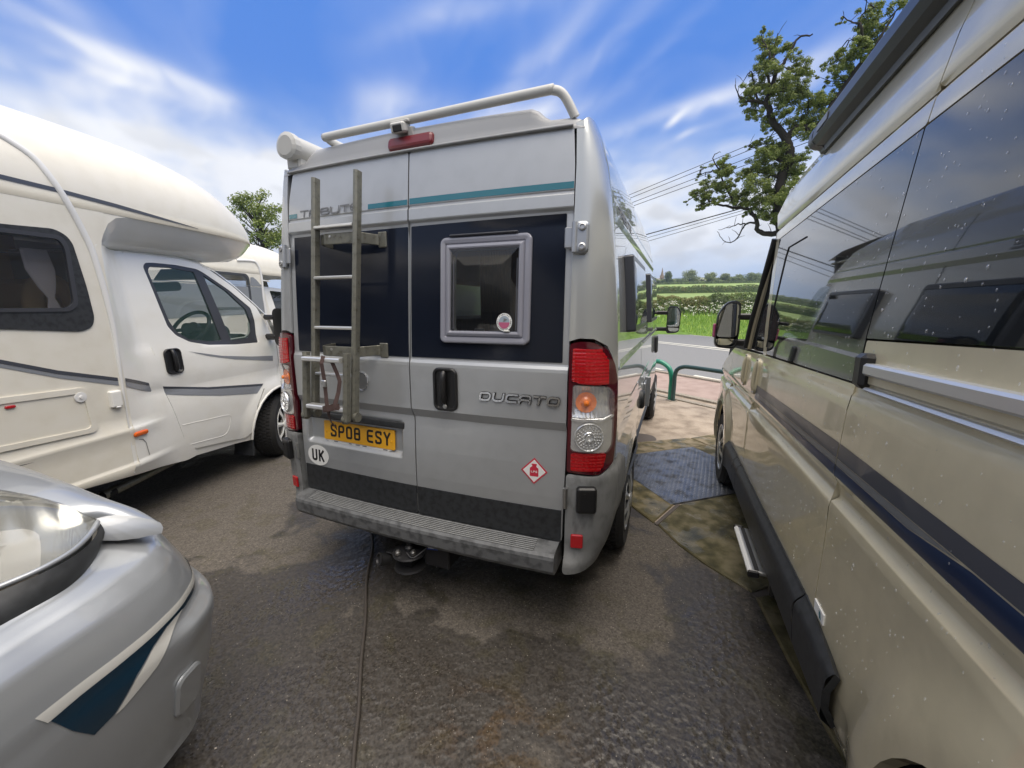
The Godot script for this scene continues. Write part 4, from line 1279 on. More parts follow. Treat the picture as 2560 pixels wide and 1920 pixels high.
	part(v, "cab_door_pane", flip(auto(cabf, 1.0, dwin, .15, -.008)), M.cab_glass)
	# pillar and roof line between door and windscreen
	var pil := []
	for e in [[-.72, 2.035, .02], [-.29, 2.040, .05], [-.07, 1.998, .07], [.05, 1.948, .085], [.20, 1.842, .095], [.40, 1.67, .10], [.58, 1.50, .10], [.62, 1.30, .10]]:
		var p := cabf(e[0], e[1] - .012)
		pil.append([p, p + Vector3(-.012, .012, -.010), p + Vector3(-.05 - e[2] * .3, .035, -.04), p + Vector3(-.08 - e[2] * .6, .04, -.055 - e[2] * .4)])
	var pm := loft(pil, false, true)
	part(v, "windscreen_pillar", pm, M.white_paint)
	part(v, "windscreen_pillar", flip(pm), M.white_paint)
	var scr := []
	for e in [[.10, 1.99, .80], [.30, 1.84, .83], [.50, 1.66, .85], [.72, 1.45, .87], [.86, 1.30, .88]]:
		var row := []
		for k in 11:
			var q := -1.0 + k / 5.0
			row.append(Vector3(q * e[2], e[1], -e[0] - .16 * (1.0 - q * q)))
		scr.append(row)
	part(v, "windscreen", loft(scr, false, true), M.cab_glass)
	part(v, "cab_roof", loft((func():
		var o := []
		for e in [[-.7, 2.04, .82], [-.1, 2.03, .80], [.10, 1.99, .79]]:
			var row := []
			for k in 7:
				var q := -1.0 + k / 3.0
				row.append(Vector3(q * e[2], e[1] + .03 * (1 - q * q), -e[0] - .16 * (1.0 - q * q) * smoothstep(-.4, .1, e[0])))
			o.append(row)
		return o).call(), false, true), M.white_paint)
	part(v, "bonnet", loft((func():
		var o := []
		for e in [[.86, 1.30, .90], [1.1, 1.17, .88], [1.35, 1.0, .82], [1.48, .82, .80], [1.5, .5, .84], [1.46, .3, .86]]:
			var row := []
			for k in 11:
				var q := -1.0 + k / 5.0
				row.append(Vector3(q * e[2] * 1.0, e[1], -e[0] - .14 * (1.0 - q * q)))
			o.append(row)
		return o).call(), false, true), M.white_paint)
	# door mirror
	var mi := Node3D.new()
	mi.name = "door_mirror"
	v.add_child(mi)
	mi.transform = TR(1.12, 1.42, -.46, Vector3(0, -12, 0))
	part(mi, "arm", rbox(.16, .05, .07, .015), M.black_plastic, T(-.06, .10, .0))
	part(mi, "arm", rbox(.16, .06, .07, .015), M.black_plastic, T(-.06, -.10, .0))
	part(mi, "shell", loft([lift(rrect(0, -.19, .20, .19, .06), .03), lift(rrect(.0, -.185, .20, .185, .06), -.05), lift(rrect(.03, -.15, .17, .15, .05), -.11)], true, true, 3), M.black_plastic)
	# interior
	part(v, "dashboard", loft([lift(V([-.85, 1.0, .85, 1.0, .85, 1.30, -.85, 1.30]), -.55), lift(V([-.85, .95, .85, .95, .85, 1.36, -.85, 1.36]), -.30), lift(V([-.85, .9, .85, .9, .85, 1.28, -.85, 1.28]), -.12)], true, false, 3), M.dash)
	part(v, "instrument_hood", loft([lift(rrect(.32, 1.30, .72, 1.44, .06), -.30), lift(rrect(.30, 1.30, .74, 1.47, .07), -.16)], true, true, 3), M.dash)
	var stw := part(v, "steering_wheel", torus(.185, .017), M.dash, TR(.56, 1.43, -.03, Vector3(-38, 0, 0)))
	part(stw, "hub", lathe(PackedVector2Array([Vector2(.075, -.02), Vector2(.07, .02), Vector2(0, .03)]), 16), M.dash, TR(0, 0, -.02, Vector3(90, 0, 0)))
	for q in [-1, 1]: part(stw, "spoke", rbox(.12, .035, .02, .006), M.dash, TR(.115 * q, -.02, -.01, Vector3(0, 0, -8 * q)))
	part(v, "interior_mirror", loft([lift(rrect(-.13, -.04, .13, .05, .03), .0), lift(rrect(-.12, -.03, .12, .04, .03), -.05)], true, true, 3), M.dash, TR(.10, 1.82, -.24, Vector3(0, 30, 4)))
	part(v, "sun_visor", rbox(.5, .14, .02, .008), M.lining, TR(.45, 1.93, -.10, Vector3(-40, 0, 0)))
	for x in [.48, -.48]:
		part(v, "cab_seat", loft([lift(rrect(x - .22, .75, x + .22, 1.42, .1), .62), lift(rrect(x - .24, .74, x + .24, 1.42, .1), .54), lift(rrect(x - .22, .76, x + .22, 1.40, .1), .46)], true, true, 3), M.dash)
		part(v, "headrest", loft([lift(rrect(x - .13, 1.48, x + .13, 1.70, .06), .66), lift(rrect(x - .14, 1.47, x + .14, 1.70, .06), .60), lift(rrect(x - .12, 1.49, x + .12, 1.68, .06), .55)], true, true, 3), M.dash)
	part(v, "bulkhead", rbox(1.68, .26, .03), M.lining, T(0, 1.93, .74))
	part(v, "habitation_floor", rbox(2.1, .04, 2.4), M.wood, T(0, .56, 2.3))
	part(v, "habitation_wall", rbox(.03, 1.7, 3.0), M.lining, T(-1.0, 1.4, 2.2))
	part(v, "seat_back", loft([lift(rrect(-.30, .95, .60, 1.80, .12), .80), lift(rrect(-.32, .93, .63, 1.83, .13), .88), lift(rrect(-.30, .95, .60, 1.79, .12), .98)], true, true, 3), M.upholstery)
	part(v, "seat_bolster", tube(smooth_path([Vector3(.66, 1.30, .86), Vector3(.67, 1.60, .90), Vector3(.67, 1.74, .96), Vector3(.66, 1.80, 1.04), Vector3(.66, 1.70, 1.12), Vector3(.66, 1.35, 1.15)], 4), .055, 8), M.upholstery)
	part(v, "cupboard", rbox(.5, .34, .5, .01), M.pale_wood, T(-.35, 2.0, .95))
	part(v, "wood_panel", rbox(.05, 1.5, .55, .005), M.wood, T(-.2, 1.45, 1.18))
	part(v, "table_top", rbox(.5, .03, .4, .01), M.pale_wood, T(.62, 1.56, 1.35))
	var cu := []
	for q in [[1.97, .05], [1.85, .055], [1.75, .035], [1.68, .012], [1.60, .03]]:
		var row := []
		for k in 13: row.append(Vector3(.98 + .012 * (k % 2), q[0], 1.27 - q[1] * 1.3 + q[1] * 2.6 * k / 12.0 - (2.0 - q[0]) * .12))
		cu.append(row)
	part(v, "curtain", loft(cu, false, true), M.curtain)
	wheel(v, Vector3(.975, .335, -.56), 1.0, .335, .21, 7, "white_paint", 22.0)
	wheel(v, Vector3(-1.0, .335, -.53), -1.0, .335, .21, 7, "white_paint", 22.0)
	wheel(v, Vector3(1.04, .335, 2.9), 1.0, .335, .21, 7, "white_paint")
	wheel(v, Vector3(-1.04, .335, 2.9), -1.0, .335, .21, 7, "white_paint")
	part(v, "wheel_arch_liner", (func():
		var L := []
		for k in 13:
			var q := PI * k / 12.0
			L.append([Vector3(1.0, .36 + .44 * sin(q), -.53 + .44 * cos(q)), Vector3(.5, .36 + .44 * sin(q), -.53 + .44 * cos(q))])
		return loft(L, false, true)).call(), M.gap)

# ---------------------------------------------------------------- second white motorhome, further off
func far_motorhome():
	var a := deg_to_rad(12.0)
	var R := Vector3(cos(a), 0, -sin(a))
	var F := Vector3(-sin(a), 0, -cos(a))
	var at := Transform3D(Basis(Vector3.UP, a), Vector3(-2.62, 0, -.85) - R * (1.02 + 3.07) + F * 4.88)
	var v := thing("far_motorhome", "white motorhome with grey wave stripe parked beyond the nearer one", "motorhome", at)
	var wo := rrect(-2.2, 1.62, -1.32, 2.18, .08)
	var wall := part(v, "body_wall", auto(bodf, 1.0, V([-4.2, .47, -.95, .42, -.95, 2.25, -4.2, 2.25]), .3, 0, .03, [wo], [], [.505, .522, .755, .79]), M.white_body)
	part(v, "body_wall", flip(auto(bodf, 1.0, V([-4.2, .47, -.95, .42, -.95, 2.25, -4.2, 2.25]), .5)), M.white_body)
	part(v, "rear_wall", rbox(2.16, 2.3, .04), M.white_body, T(0, 1.6, 4.2))
	part(v, "upper_shell", sheet(upt, 1.0, V([-4.2, -1, .735, -1, .735, 1, -4.2, 1]), rng(-4.2, .735, .2, [.3, .4, .5, .55, .6, .65, .69, .72]), rng(-1, 1, .08)), M.white_body)
	part(v, "fairing", auto(fairf, 1.0, V([-1.0, .42, -.5, .37, -.58, .55, -.70, 1.1, -.70, 2.03, -.9, 2.25, -1.0, 2.25]), .1), M.white_body)
	part(wall, "window_frame", auto(bodf, 1.0, rrect(-2.25, 1.57, -1.27, 2.23, .1), .2, .008, .012, [wo]), M.window_trim)
	part(wall, "window_pane", auto(bodf, 1.0, wo, .3, .004), M.smoke_glass)
	part(wall, "stripe", auto(bodf, 1.0, V([-4.1, 2.02, -1.27, 2.02, -1.24, 2.17, -1.18, 2.178, -1.10, 2.13, -1.02, 2.05, -.96, 2.035, -.96, 2.015, -4.1, 2.0]), .15, .0095), M.stripe_grey)
	part(wall, "stripe", auto(bodf, 1.0, V([-4.1, 1.985, -.96, 1.995, -.96, 1.50, -4.1, 1.42]), .2, .0065), M.stripe_grey)
	var tp := []
	for e in [[-1.48, 2.455], [-1.12, 2.48], [-1.02, 2.43], [-.97, 2.228], [-.975, 1.8], [-.965, 1.63], [-.97, 1.0], [-.98, .45]]: tp.append((upf(e[0], e[1]) if e[1] > 2.24 else bodf(e[0], e[1])) + Vector3(.006, 0, 0))
	part(v, "joint_trim", tube(smooth_path(tp, 4), .022, 8), M.trim_white)
	part(v, "grab_rail", tube([bodf(-.96, 2.13) + Vector3(.03, 0, 0), bodf(-.76, 2.12) + Vector3(.0, 0, 0)], .012, 8), M.trim_white)
	part(v, "cab", auto(cabf, 1.0, V([-.70, .38, 1.4, .35, 1.4, .95, .6, 1.3, .2, 1.82, -.1, 2.0, -.70, 2.03]), .15, 0, .02, [archp(.53, .36, .43)]), M.white_paint)
	part(v, "cab", flip(auto(cabf, 1.0, V([-.70, .38, 1.4, .35, 1.4, .95, .6, 1.3, .2, 1.82, -.1, 2.0, -.70, 2.03]), .2)), M.white_paint)
	part(v, "cab_window", auto(cabf, 1.0, soften(V([-.56, 1.95, -.10, 1.93, .34, 1.6, .33, 1.28, -.3, 1.31, -.5, 1.45]), .03), .15, .003), M.black_glass)
	part(v, "bonnet", loft((func():
		var o := []
		for e in [[.10, 2.0, .80], [.86, 1.30, .90], [1.35, 1.0, .85], [1.46, .8, .82], [1.46, .3, .86]]:
			var row := []
			for k in 7:
				var q := -1.0 + k / 3.0
				row.append(Vector3(q * e[2], e[1], -e[0] - .14 * (1.0 - q * q)))
			o.append(row)
		return o).call(), false, true), M.white_paint)
	part(v, "underbody", rbox(1.95, .1, 5.2), M.gap, T(0, .48, 1.6))
	for e in [[1.0, -.53, 1], [-1.0, -.53, -1], [1.04, 3.2, 1], [-1.04, 3.2, -1]]: wheel(v, Vector3(e[0], .335, e[1]), e[2], .335, .21, 7, "white_paint")

# ---------------------------------------------------------------- bronze camper van on the right; its left flank is at x = -1.02
var BRX := K([.24, .045, .29, .03, .34, .012, .45, .0, .60, .002, .80, .006, .90, .004, .925, .008, .938, .026, .95, .029, .98, .022, 1.002, .010, 1.010, .006, 1.10, .010, 1.22, .016, 1.262, .022, 1.275, .030, 1.45, .040, 2.0, .094, 2.06, .100, 2.075, .108, 2.08, .108, 2.09, .100, 2.2, .118, 2.3, .145, 2.4, .20, 2.46, .27])
func brf(s: float, h: float) -> Vector3:
	var o := tab(BRX, h)
	for sc in [.10, -3.45]:
		var d := Vector2((s - sc), (h - .34) * (1.0 if sc > -1 else 1.05)).length()
		o -= .030 * (1.0 - smoothstep(.48, .64, d))
	if s > .4: o += .14 * pow((s - .4) / .9, 2.0)
	return Vector3(-1.02 + o, h, -s)

func bronze_van():
	var yw := deg_to_rad(.7)
	var pt := deg_to_rad(2.2)
	var F := Vector3(-sin(yw) * cos(pt), -sin(pt), -cos(yw) * cos(pt))
	var R := Vector3(cos(yw), 0, -sin(yw))
	var U := R.cross(F)
	var at := Transform3D(Basis(R, U, -F), Vector3(1.67, 0, -2.3) + R * 1.02)
	var v := thing("bronze_camper_van", "bronze camper van close on the right with dark windows and raindrops on its paint", "camper van", at)
	var P = M.bronze
	var hy := []
	for q in BRX: hy.append(q.x)
	var gs := func(nm: String, o: Array, hol := []) -> MeshInstance3D:
		return part(v, nm, auto(brf, -1.0, soften(V(o), .010), .03 if nm == "rear_quarter" else .08, 0, .03, hol, [], hy), P)
	part(v, "inner_shell", auto(brf, -1.0, V([-4.4, .34, .6, .34, .6, 1.3, -4.4, 1.3]), .3, -.035, 0, [archp(.10, .34, .44), archp(-3.45, .34, .46)], [], [.9, .95, 1.05]), M.gap)
	# painted panels, with shut lines between them
	gs.call("front_door", [-1.068, .30, -.455, .295, -.39, .45, -.30, .62, -.18, .72, -.10, .80, -.06, 1.05, -.06, 1.27, -1.068, 1.285])
	gs.call("sliding_door", [-2.526, .30, -1.074, .30, -1.074, 1.288, -2.526, 1.296])
	gs.call("rear_quarter", [-4.45, .30, -2.532, .30, -2.532, 1.43, -4.45, 1.45], [archp(-3.45, .34, .44)])
	gs.call("front_wing", [-.44, .30, -.385, .45, -.295, .62, -.175, .725, -.09, .805, -.053, 1.05, -.053, 1.27, .45, 1.10, .85, .95, 1.05, .75, 1.05, .30], [archp(.10, .34, .43)])
	gs.call("upper_door", [-2.545, 2.004, -.83, 2.004, -.83, 2.070, -2.556, 2.070])
	gs.call("upper_quarter", [-4.45, 2.004, -2.551, 2.004, -2.562, 2.070, -4.45, 2.070])
	gs.call("roof_side", [-2.562, 2.079, -.85, 2.079, -.70, 2.2, -.95, 2.46, -2.605, 2.46])
	gs.call("roof_side", [-4.45, 2.079, -2.568, 2.079, -2.611, 2.46, -4.45, 2.46])
	# windscreen pillar
	gs.call("door_pillar", [-1.25, 1.29, -1.172, 1.29, -.872, 2.0, -.95, 2.0])
	gs.call("windscreen_pillar", [-.62, 1.29, -.50, 1.29, -.56, 1.55, -.72, 1.9, -.86, 2.08, -.86, 2.0, -.78, 1.75])
	part(v, "door_glass", auto(brf, -1.0, V([-1.165, 1.295, -.62, 1.295, -.78, 1.75, -.868, 2.0]), .1, -.012, .01), M.black_glass)
	part(v, "door_frame", tube((func():
		var p := []
		for e in [[-.60, 1.30], [-.66, 1.5], [-.76, 1.75], [-.86, 2.02]]: p.append(brf(e[0], e[1]) - Vector3(.006, 0, 0))
		return p).call(), .022, 8), M.black_plastic)
	# big dark panels with the windows bonded on
	var pane := func(nm: String, o: Array) -> MeshInstance3D: return part(v, nm, auto(brf, -1.0, soften(V(o), .006), .1, .001, .02), M.black_glass)
	pane.call("door_dark_panel", [-2.520, 1.302, -1.262, 1.300, -.958, 1.997, -2.540, 1.997])
	pane.call("quarter_dark_panel", [-4.45, 1.452, -2.530, 1.436, -2.547, 1.997, -4.45, 1.997])
	var ol := func(pts: Array, w: float):
		var p := []
		for e in pts: p.append(brf(e[0], e[1]) - Vector3(.002, 0, 0))
		return tube(p, w, 6)
	part(v, "window_outline", ol.call([[-1.60, 1.895], [-1.275, 1.90], [-1.25, 1.85], [-1.23, 1.55], [-1.24, 1.34]], .004), M.rubber)
	# sliding-door rail
	var rl := func(h: float, w: float, t: float, off: float) -> ArrayMesh:
		var p := []
		for s in rng(-4.2, -2.62, .2): p.append(brf(s, h) - Vector3(off, 0, 0))
		return bar(p, t, w, Vector3(0, 1, 0), .006)
	var ra := part(v, "door_rail", rl.call(1.352, .034, .034, .010), M.rail_metal)
	part(ra, "lower_rail", rl.call(1.296, .012, .026, .006), M.rail_metal)
	part(ra, "rail_channel", rl.call(1.324, .034, .012, .004), P)
	part(ra, "rail_end", rbox(.05, .10, .06, .012), M.black_plastic, Transform3D(Basis.IDENTITY, brf(-2.585, 1.345) - Vector3(.004, 0, 0)))
	# stripes
	for e in [["stripe", [-4.4, 1.092, -3.2, 1.100, -2.532, 1.112, -2.532, 1.064, -3.2, 1.060, -4.4, 1.05], "stripe_dark"], ["stripe", [-2.526, 1.112, -1.20, 1.106, -1.20, 1.062, -2.526, 1.064], "stripe_dark"], ["stripe", [-3.12, 1.058, -2.532, 1.062, -2.532, 1.044, -2.95, 1.040], "stripe_mid"], ["stripe", [-2.526, 1.062, -1.20, 1.060, -1.20, 1.044, -2.526, 1.044], "stripe_mid"], ["stripe", [-4.4, 1.048, -3.15, 1.057, -2.95, 1.038, -2.532, 1.042, -2.532, 1.010, -3.2, 1.006, -4.4, .99], "stripe_blue"], ["stripe", [-2.526, 1.042, -1.20, 1.042, -1.20, 1.022, -2.526, 1.010], "stripe_blue"]]:
		part(v, e[0], auto(brf, -1.0, V(e[1]), .15, .0015, 0, [], [], [1.002, 1.01, 1.10]), M[e[2]])
	# handles
	for s in [-.765, -1.16]:
		var hd := part(v, "door_handle", rings(-.050, -.112, .050, .112, .045, [[0, 0], [0, .010], [.004, .016], [.010, .016], [.014, .010]]), P, flank_frame(brf, -1.0, s, 1.155, -.004))
		part(hd, "recess", rings(-.037, -.099, .037, .099, .035, [[0, .012], [.004, .008], [.03, .007]], 1), M.stripe_mid)
		part(hd, "grip", tube(smooth_path([Vector3(0, .09, .006), Vector3(0, .05, .018), Vector3(0, -.05, .018), Vector3(0, -.09, .006)], 4), .014, 8), P)
	# fuel flap
	part(v, "fuel_flap", auto(brf, -1.0, rrect(-1.045, .655, -.96, .905, .015), .05, .003, .006), P)
	# side mouldings
	for e in [[-.874, -.46], [-1.050, -.884], [-2.456, -1.060], [-2.785, -2.464]]:
		var out: PackedVector2Array = V([e[0], .335, e[1], .335, e[1], .545, e[0], .545])
		if e[0] < -2.7: out = V([-2.745, .315, e[1], .315, e[1], .548, -2.795, .522])
		var mo := func(s: float, h: float) -> Vector3:
			var p := brf(s, h)
			p.x -= .030 * smoothstep(.0, .05, .548 - h) * smoothstep(-.02, .03, h - .32) * 1.0
			return p
		part(v, "side_moulding", auto(mo, -1.0, out, .07, .006, .02, [], [], [.34, .355, .50, .515, .53, .54]), M.dark_plastic)
	part(v, "sill", auto(brf, -1.0, V([-2.80, .262, -.45, .262, -.45, .31, -2.80, .31]), .2, .0, .02), P)
	var tg := part(v, "sticker", auto(brf, -1.0, V([-2.625, .55, -2.545, .552, -2.538, .585, -2.622, .583]), .05, .004, .004), M.sticker_white)
	part(v, "sticker_print", auto(brf, -1.0, V([-2.61, .556, -2.595, .556, -2.585, .576, -2.60, .576]), .05, .0050), M.teal)
	# pull-out step
	var sp := Node3D.new()
	sp.name = "entrance_step"
	v.add_child(sp)
	sp.position = Vector3(-1.045, .285, 1.70)
	part(sp, "step_plate", rbox(.13, .022, .46, .006), M.aluminium, T(.03, 0, 0))
	part(sp, "step_edge", rbox(.026, .030, .47, .010), M.trim_white, T(-.040, .002, 0))
	part(sp, "grip_strip", rbox(.020, .003, .44, .001), M.rubber, T(-.012, .0125, 0))
	for q in [-1, 1]: part(sp, "end_cap", rbox(.05, .036, .014, .006), M.black_plastic, T(-.030, 0, .24 * q))
	part(sp, "step_arm", rbox(.10, .13, .05, .012), M.black_plastic, T(.09, -.03, .24))
	# front mirror
	var mi := Node3D.new()
	mi.name = "door_mirror"
	v.add_child(mi)
	mi.position = Vector3(-1.11, 1.46, .42)
	var ms := func(e: Array) -> Array:
		var p := []
		for q in soften(V([-.085, -.17, .07, -.185, .085, -.06, .08, .19, -.01, .19, -.075, .10]), .05): p.append(Vector3(q.x * e[1], q.y * e[1], e[0]))
		return p
	part(mi, "shell", loft([ms.call([.0, 1.0]), ms.call([-.05, 1.02]), ms.call([-.11, .92]), ms.call([-.15, .6])], true, true, 2), M.black_plastic)
	part(mi, "bezel", loft([ms.call([.0, 1.0]), ms.call([.014, .99]), ms.call([.016, .92]), ms.call([.004, .90])], true, false), M.black_plastic)
	part(mi, "main_glass", prism(soften(V([-.076, -.09, .070, -.09, .072, .17, -.008, .17, -.066, .09]), .03), .004), M.mirror, TR(0, 0, .003, Vector3(0, 6, 0)))
	part(mi, "wide_glass", prism(soften(V([-.076, -.152, .060, -.165, .070, -.105, -.076, -.105]), .02), .004), M.mirror, TR(0, 0, .003, Vector3(8, 10, 0)))
	part(mi, "repeater", rbox(.02, .11, .06, .008), M.sticker_pink, T(-.088, -.04, -.05))
	for y in [.07, -.13]: part(mi, "arm", rbox(.14, .05, .06, .012), M.black_plastic, T(.12, y, -.03))
	# awning along the roof
	var sec := V([-.79, 2.335, -.875, 2.325, -.882, 2.345, -.915, 2.352, -.935, 2.375, -.932, 2.42, -.912, 2.455, -.87, 2.47, -.75, 2.475])
	var aw := []
	for z in rng(1.46, 5.2, .5): aw.append(lift(sec, z))
	var ab := part(v, "roof_awning", loft(aw, true, false, 3), M.awning_dark)
	part(ab, "rubber_strip", rbox(.05, .045, 3.7, .01), M.rubber, T(-.835, 2.318, 3.31))
	var ec := []
	for e in [[1.475, 1.02], [1.42, 1.03], [1.40, .95]]:
		var p := []
		for q in soften(sec, .015): p.append(Vector3(-.84 + (q.x + .84) * e[1], 2.40 + (q.y - 2.40) * e[1], e[0]))
		ec.append(p)
	part(ab, "end_cap", loft(ec, true, false, 3), M.awning_dark)
	part(ab, "maker_plate", rbox(.004, .035, .14, .001), M.letter_grey, TR(-.936, 2.40, 1.62, Vector3(0, 0, -4)))
	# the rest of the shell
	part(v, "roof", loft((func():
		var o := []
		for e in [[.6, 2.35], [.95, 2.44], [1.5, 2.46], [4.4, 2.46]]:
			var row := []
			for k in 11:
				var q := -1.0 + k / 5.0
				row.append(Vector3(.76 * q, e[1] + .05 * (1 - q * q), e[0]))
			o.append(row)
		return o).call(), false, true), P)
	part(v, "far_side", flip(auto(brf, -1.0, V([-4.45, .3, -.5, .3, -.5, 1.3, -.86, 2.05, -.95, 2.44, -4.45, 2.44]), .3, 0, 0, [archp(-3.45, .34, .44)])), P)
	part(v, "rear_face", rbox(1.9, 2.1, .05, .02), P, T(0, 1.35, 4.45))
	part(v, "windscreen", loft((func():
		var o := []
		for e in [[.86, 2.10, .82], [.70, 1.88, .86], [.5, 1.55, .90], [.3, 1.30, .92]]:
			var row := []
			for k in 9:
				var q := -1.0 + k / 4.0
				row.append(Vector3(q * e[2], e[1], e[0] - .2 * (1.0 - q * q) ))
			o.append(row)
		return o).call(), false, true), M.black_glass)
	part(v, "bonnet", loft((func():
		var o := []
		for e in [[.4, 1.30, .93], [-.1, 1.24, .93], [-.5, 1.10, .90], [-.85, .95, .85], [-1.0, .7, .86], [-1.0, .32, .90]]:
			var row := []
			for k in 9:
				var q := -1.0 + k / 4.0
				row.append(Vector3(q * e[2], e[1] - .05 * q * q, e[0] - .12 * (1.0 - q * q)))
			o.append(row)
		return o).call(), false, true), P)
	part(v, "underbody", rbox(1.85, .1, 5.0), M.gap, T(0, .36, 1.8))
	wheel(v, Vector3(-1.015, .335, -.10), -1.0, .335, .21, 7, "aluminium")
	wheel(v, Vector3(1.015, .335, -.10), 1.0, .335, .21, 7, "aluminium")
	wheel(v, Vector3(-1.005, .205, 3.45), -1.0, .335, .21, 7, "aluminium")
	wheel(v, Vector3(1.005, .205, 3.45), 1.0, .335, .21, 7, "aluminium")
	for zc in [-.10, 3.45]: part(v, "wheel_arch_liner", (func():
		var L := []
		for k in 15:
			var q := PI * k / 14.0
			L.append([Vector3(-1.0, .34 + .44 * sin(q), zc + .44 * cos(q)), Vector3(-.6, .34 + .44 * sin(q), zc + .44 * cos(q)), Vector3(.6, .34 + .44 * sin(q), zc + .44 * cos(q)), Vector3(1.0, .34 + .44 * sin(q), zc + .44 * cos(q))])
		return loft(L, false, true)).call(), M.gap)
	# raindrops standing on paint and glass
	var rg := RandomNumberGenerator.new()
	rg.seed = 77
	var b := MB.new()
	var dome := []
	for i in 3:
		for j in 7: dome.append(Vector3(cos(TAU * j / 7) * cos(i * PI / 6 + .0), sin(TAU * j / 7) * cos(i * PI / 6), sin(i * PI / 6)))
	for k in 1500:
		var s := rg.randf_range(-4.0, -1.0)
		var h := rg.randf_range(.55, 2.05)
		if (absf(h - 1.30) < .07 and s < -2.5) or Vector2(s + 3.45, h - .34).length() < .48: continue
		if rg.randf() > .25 + .75 * smoothstep(-1.3, -2.6, s): continue
		var fr := flank_frame(brf, -1.0, s, h, .0016 if h > 1.3 else .0002)
		var r := rg.randf_range(.0012, .0030) * (1.4 if rg.randf() < .1 else 1.0)
		var st := Vector3(r, r * rg.randf_range(1.0, 1.9), r * .55)
		for i in 3:
			for j in 7:
				var j2 := (j + 1) % 7
				var a0: Vector3 = dome[i * 7 + j]
				var a1: Vector3 = dome[i * 7 + j2]
				var b0: Vector3 = dome[mini(i + 1, 2) * 7 + j] if i < 2 else Vector3(0, 0, 1)
				var b1: Vector3 = dome[mini(i + 1, 2) * 7 + j2] if i < 2 else Vector3(0, 0, 1)
				b.quad(fr * (a0 * st), fr * (a1 * st), fr * (b1 * st), fr * (b0 * st), fr.basis * a0, fr.basis * a1, fr.basis * b1, fr.basis * b0)
	var dp := part(v, "raindrops", b.done(), M.water)
	dp.set_meta("kind", "stuff")

# ---------------------------------------------------------------- corner of a silver motorhome at the lower left
var CRN := []
func crf(t: float, y: float) -> Vector3:
	var col := []
	for L in CRN:
		var n: int = L[1].size()
		var q := clampf(t, 0.0, n - 1.001)
		var i := int(q)
		var P: Array = L[1]
		var p: Vector2 = P[i].cubic_interpolate(P[i + 1], P[maxi(i - 1, 0)], P[mini(i + 2, n - 1)], q - i)
		col.append(p)
	var i2 := 0
	while i2 < CRN.size() - 2 and y > CRN[i2 + 1][0]: i2 += 1
	var k: float = (y - CRN[i2][0]) / (CRN[i2 + 1][0] - CRN[i2][0])
	var r: Vector2 = col[i2].cubic_interpolate(col[i2 + 1], col[maxi(i2 - 1, 0)], col[mini(i2 + 2, CRN.size() - 1)], clampf(k, 0, 1))
	return Vector3(r.x, y, r.y)

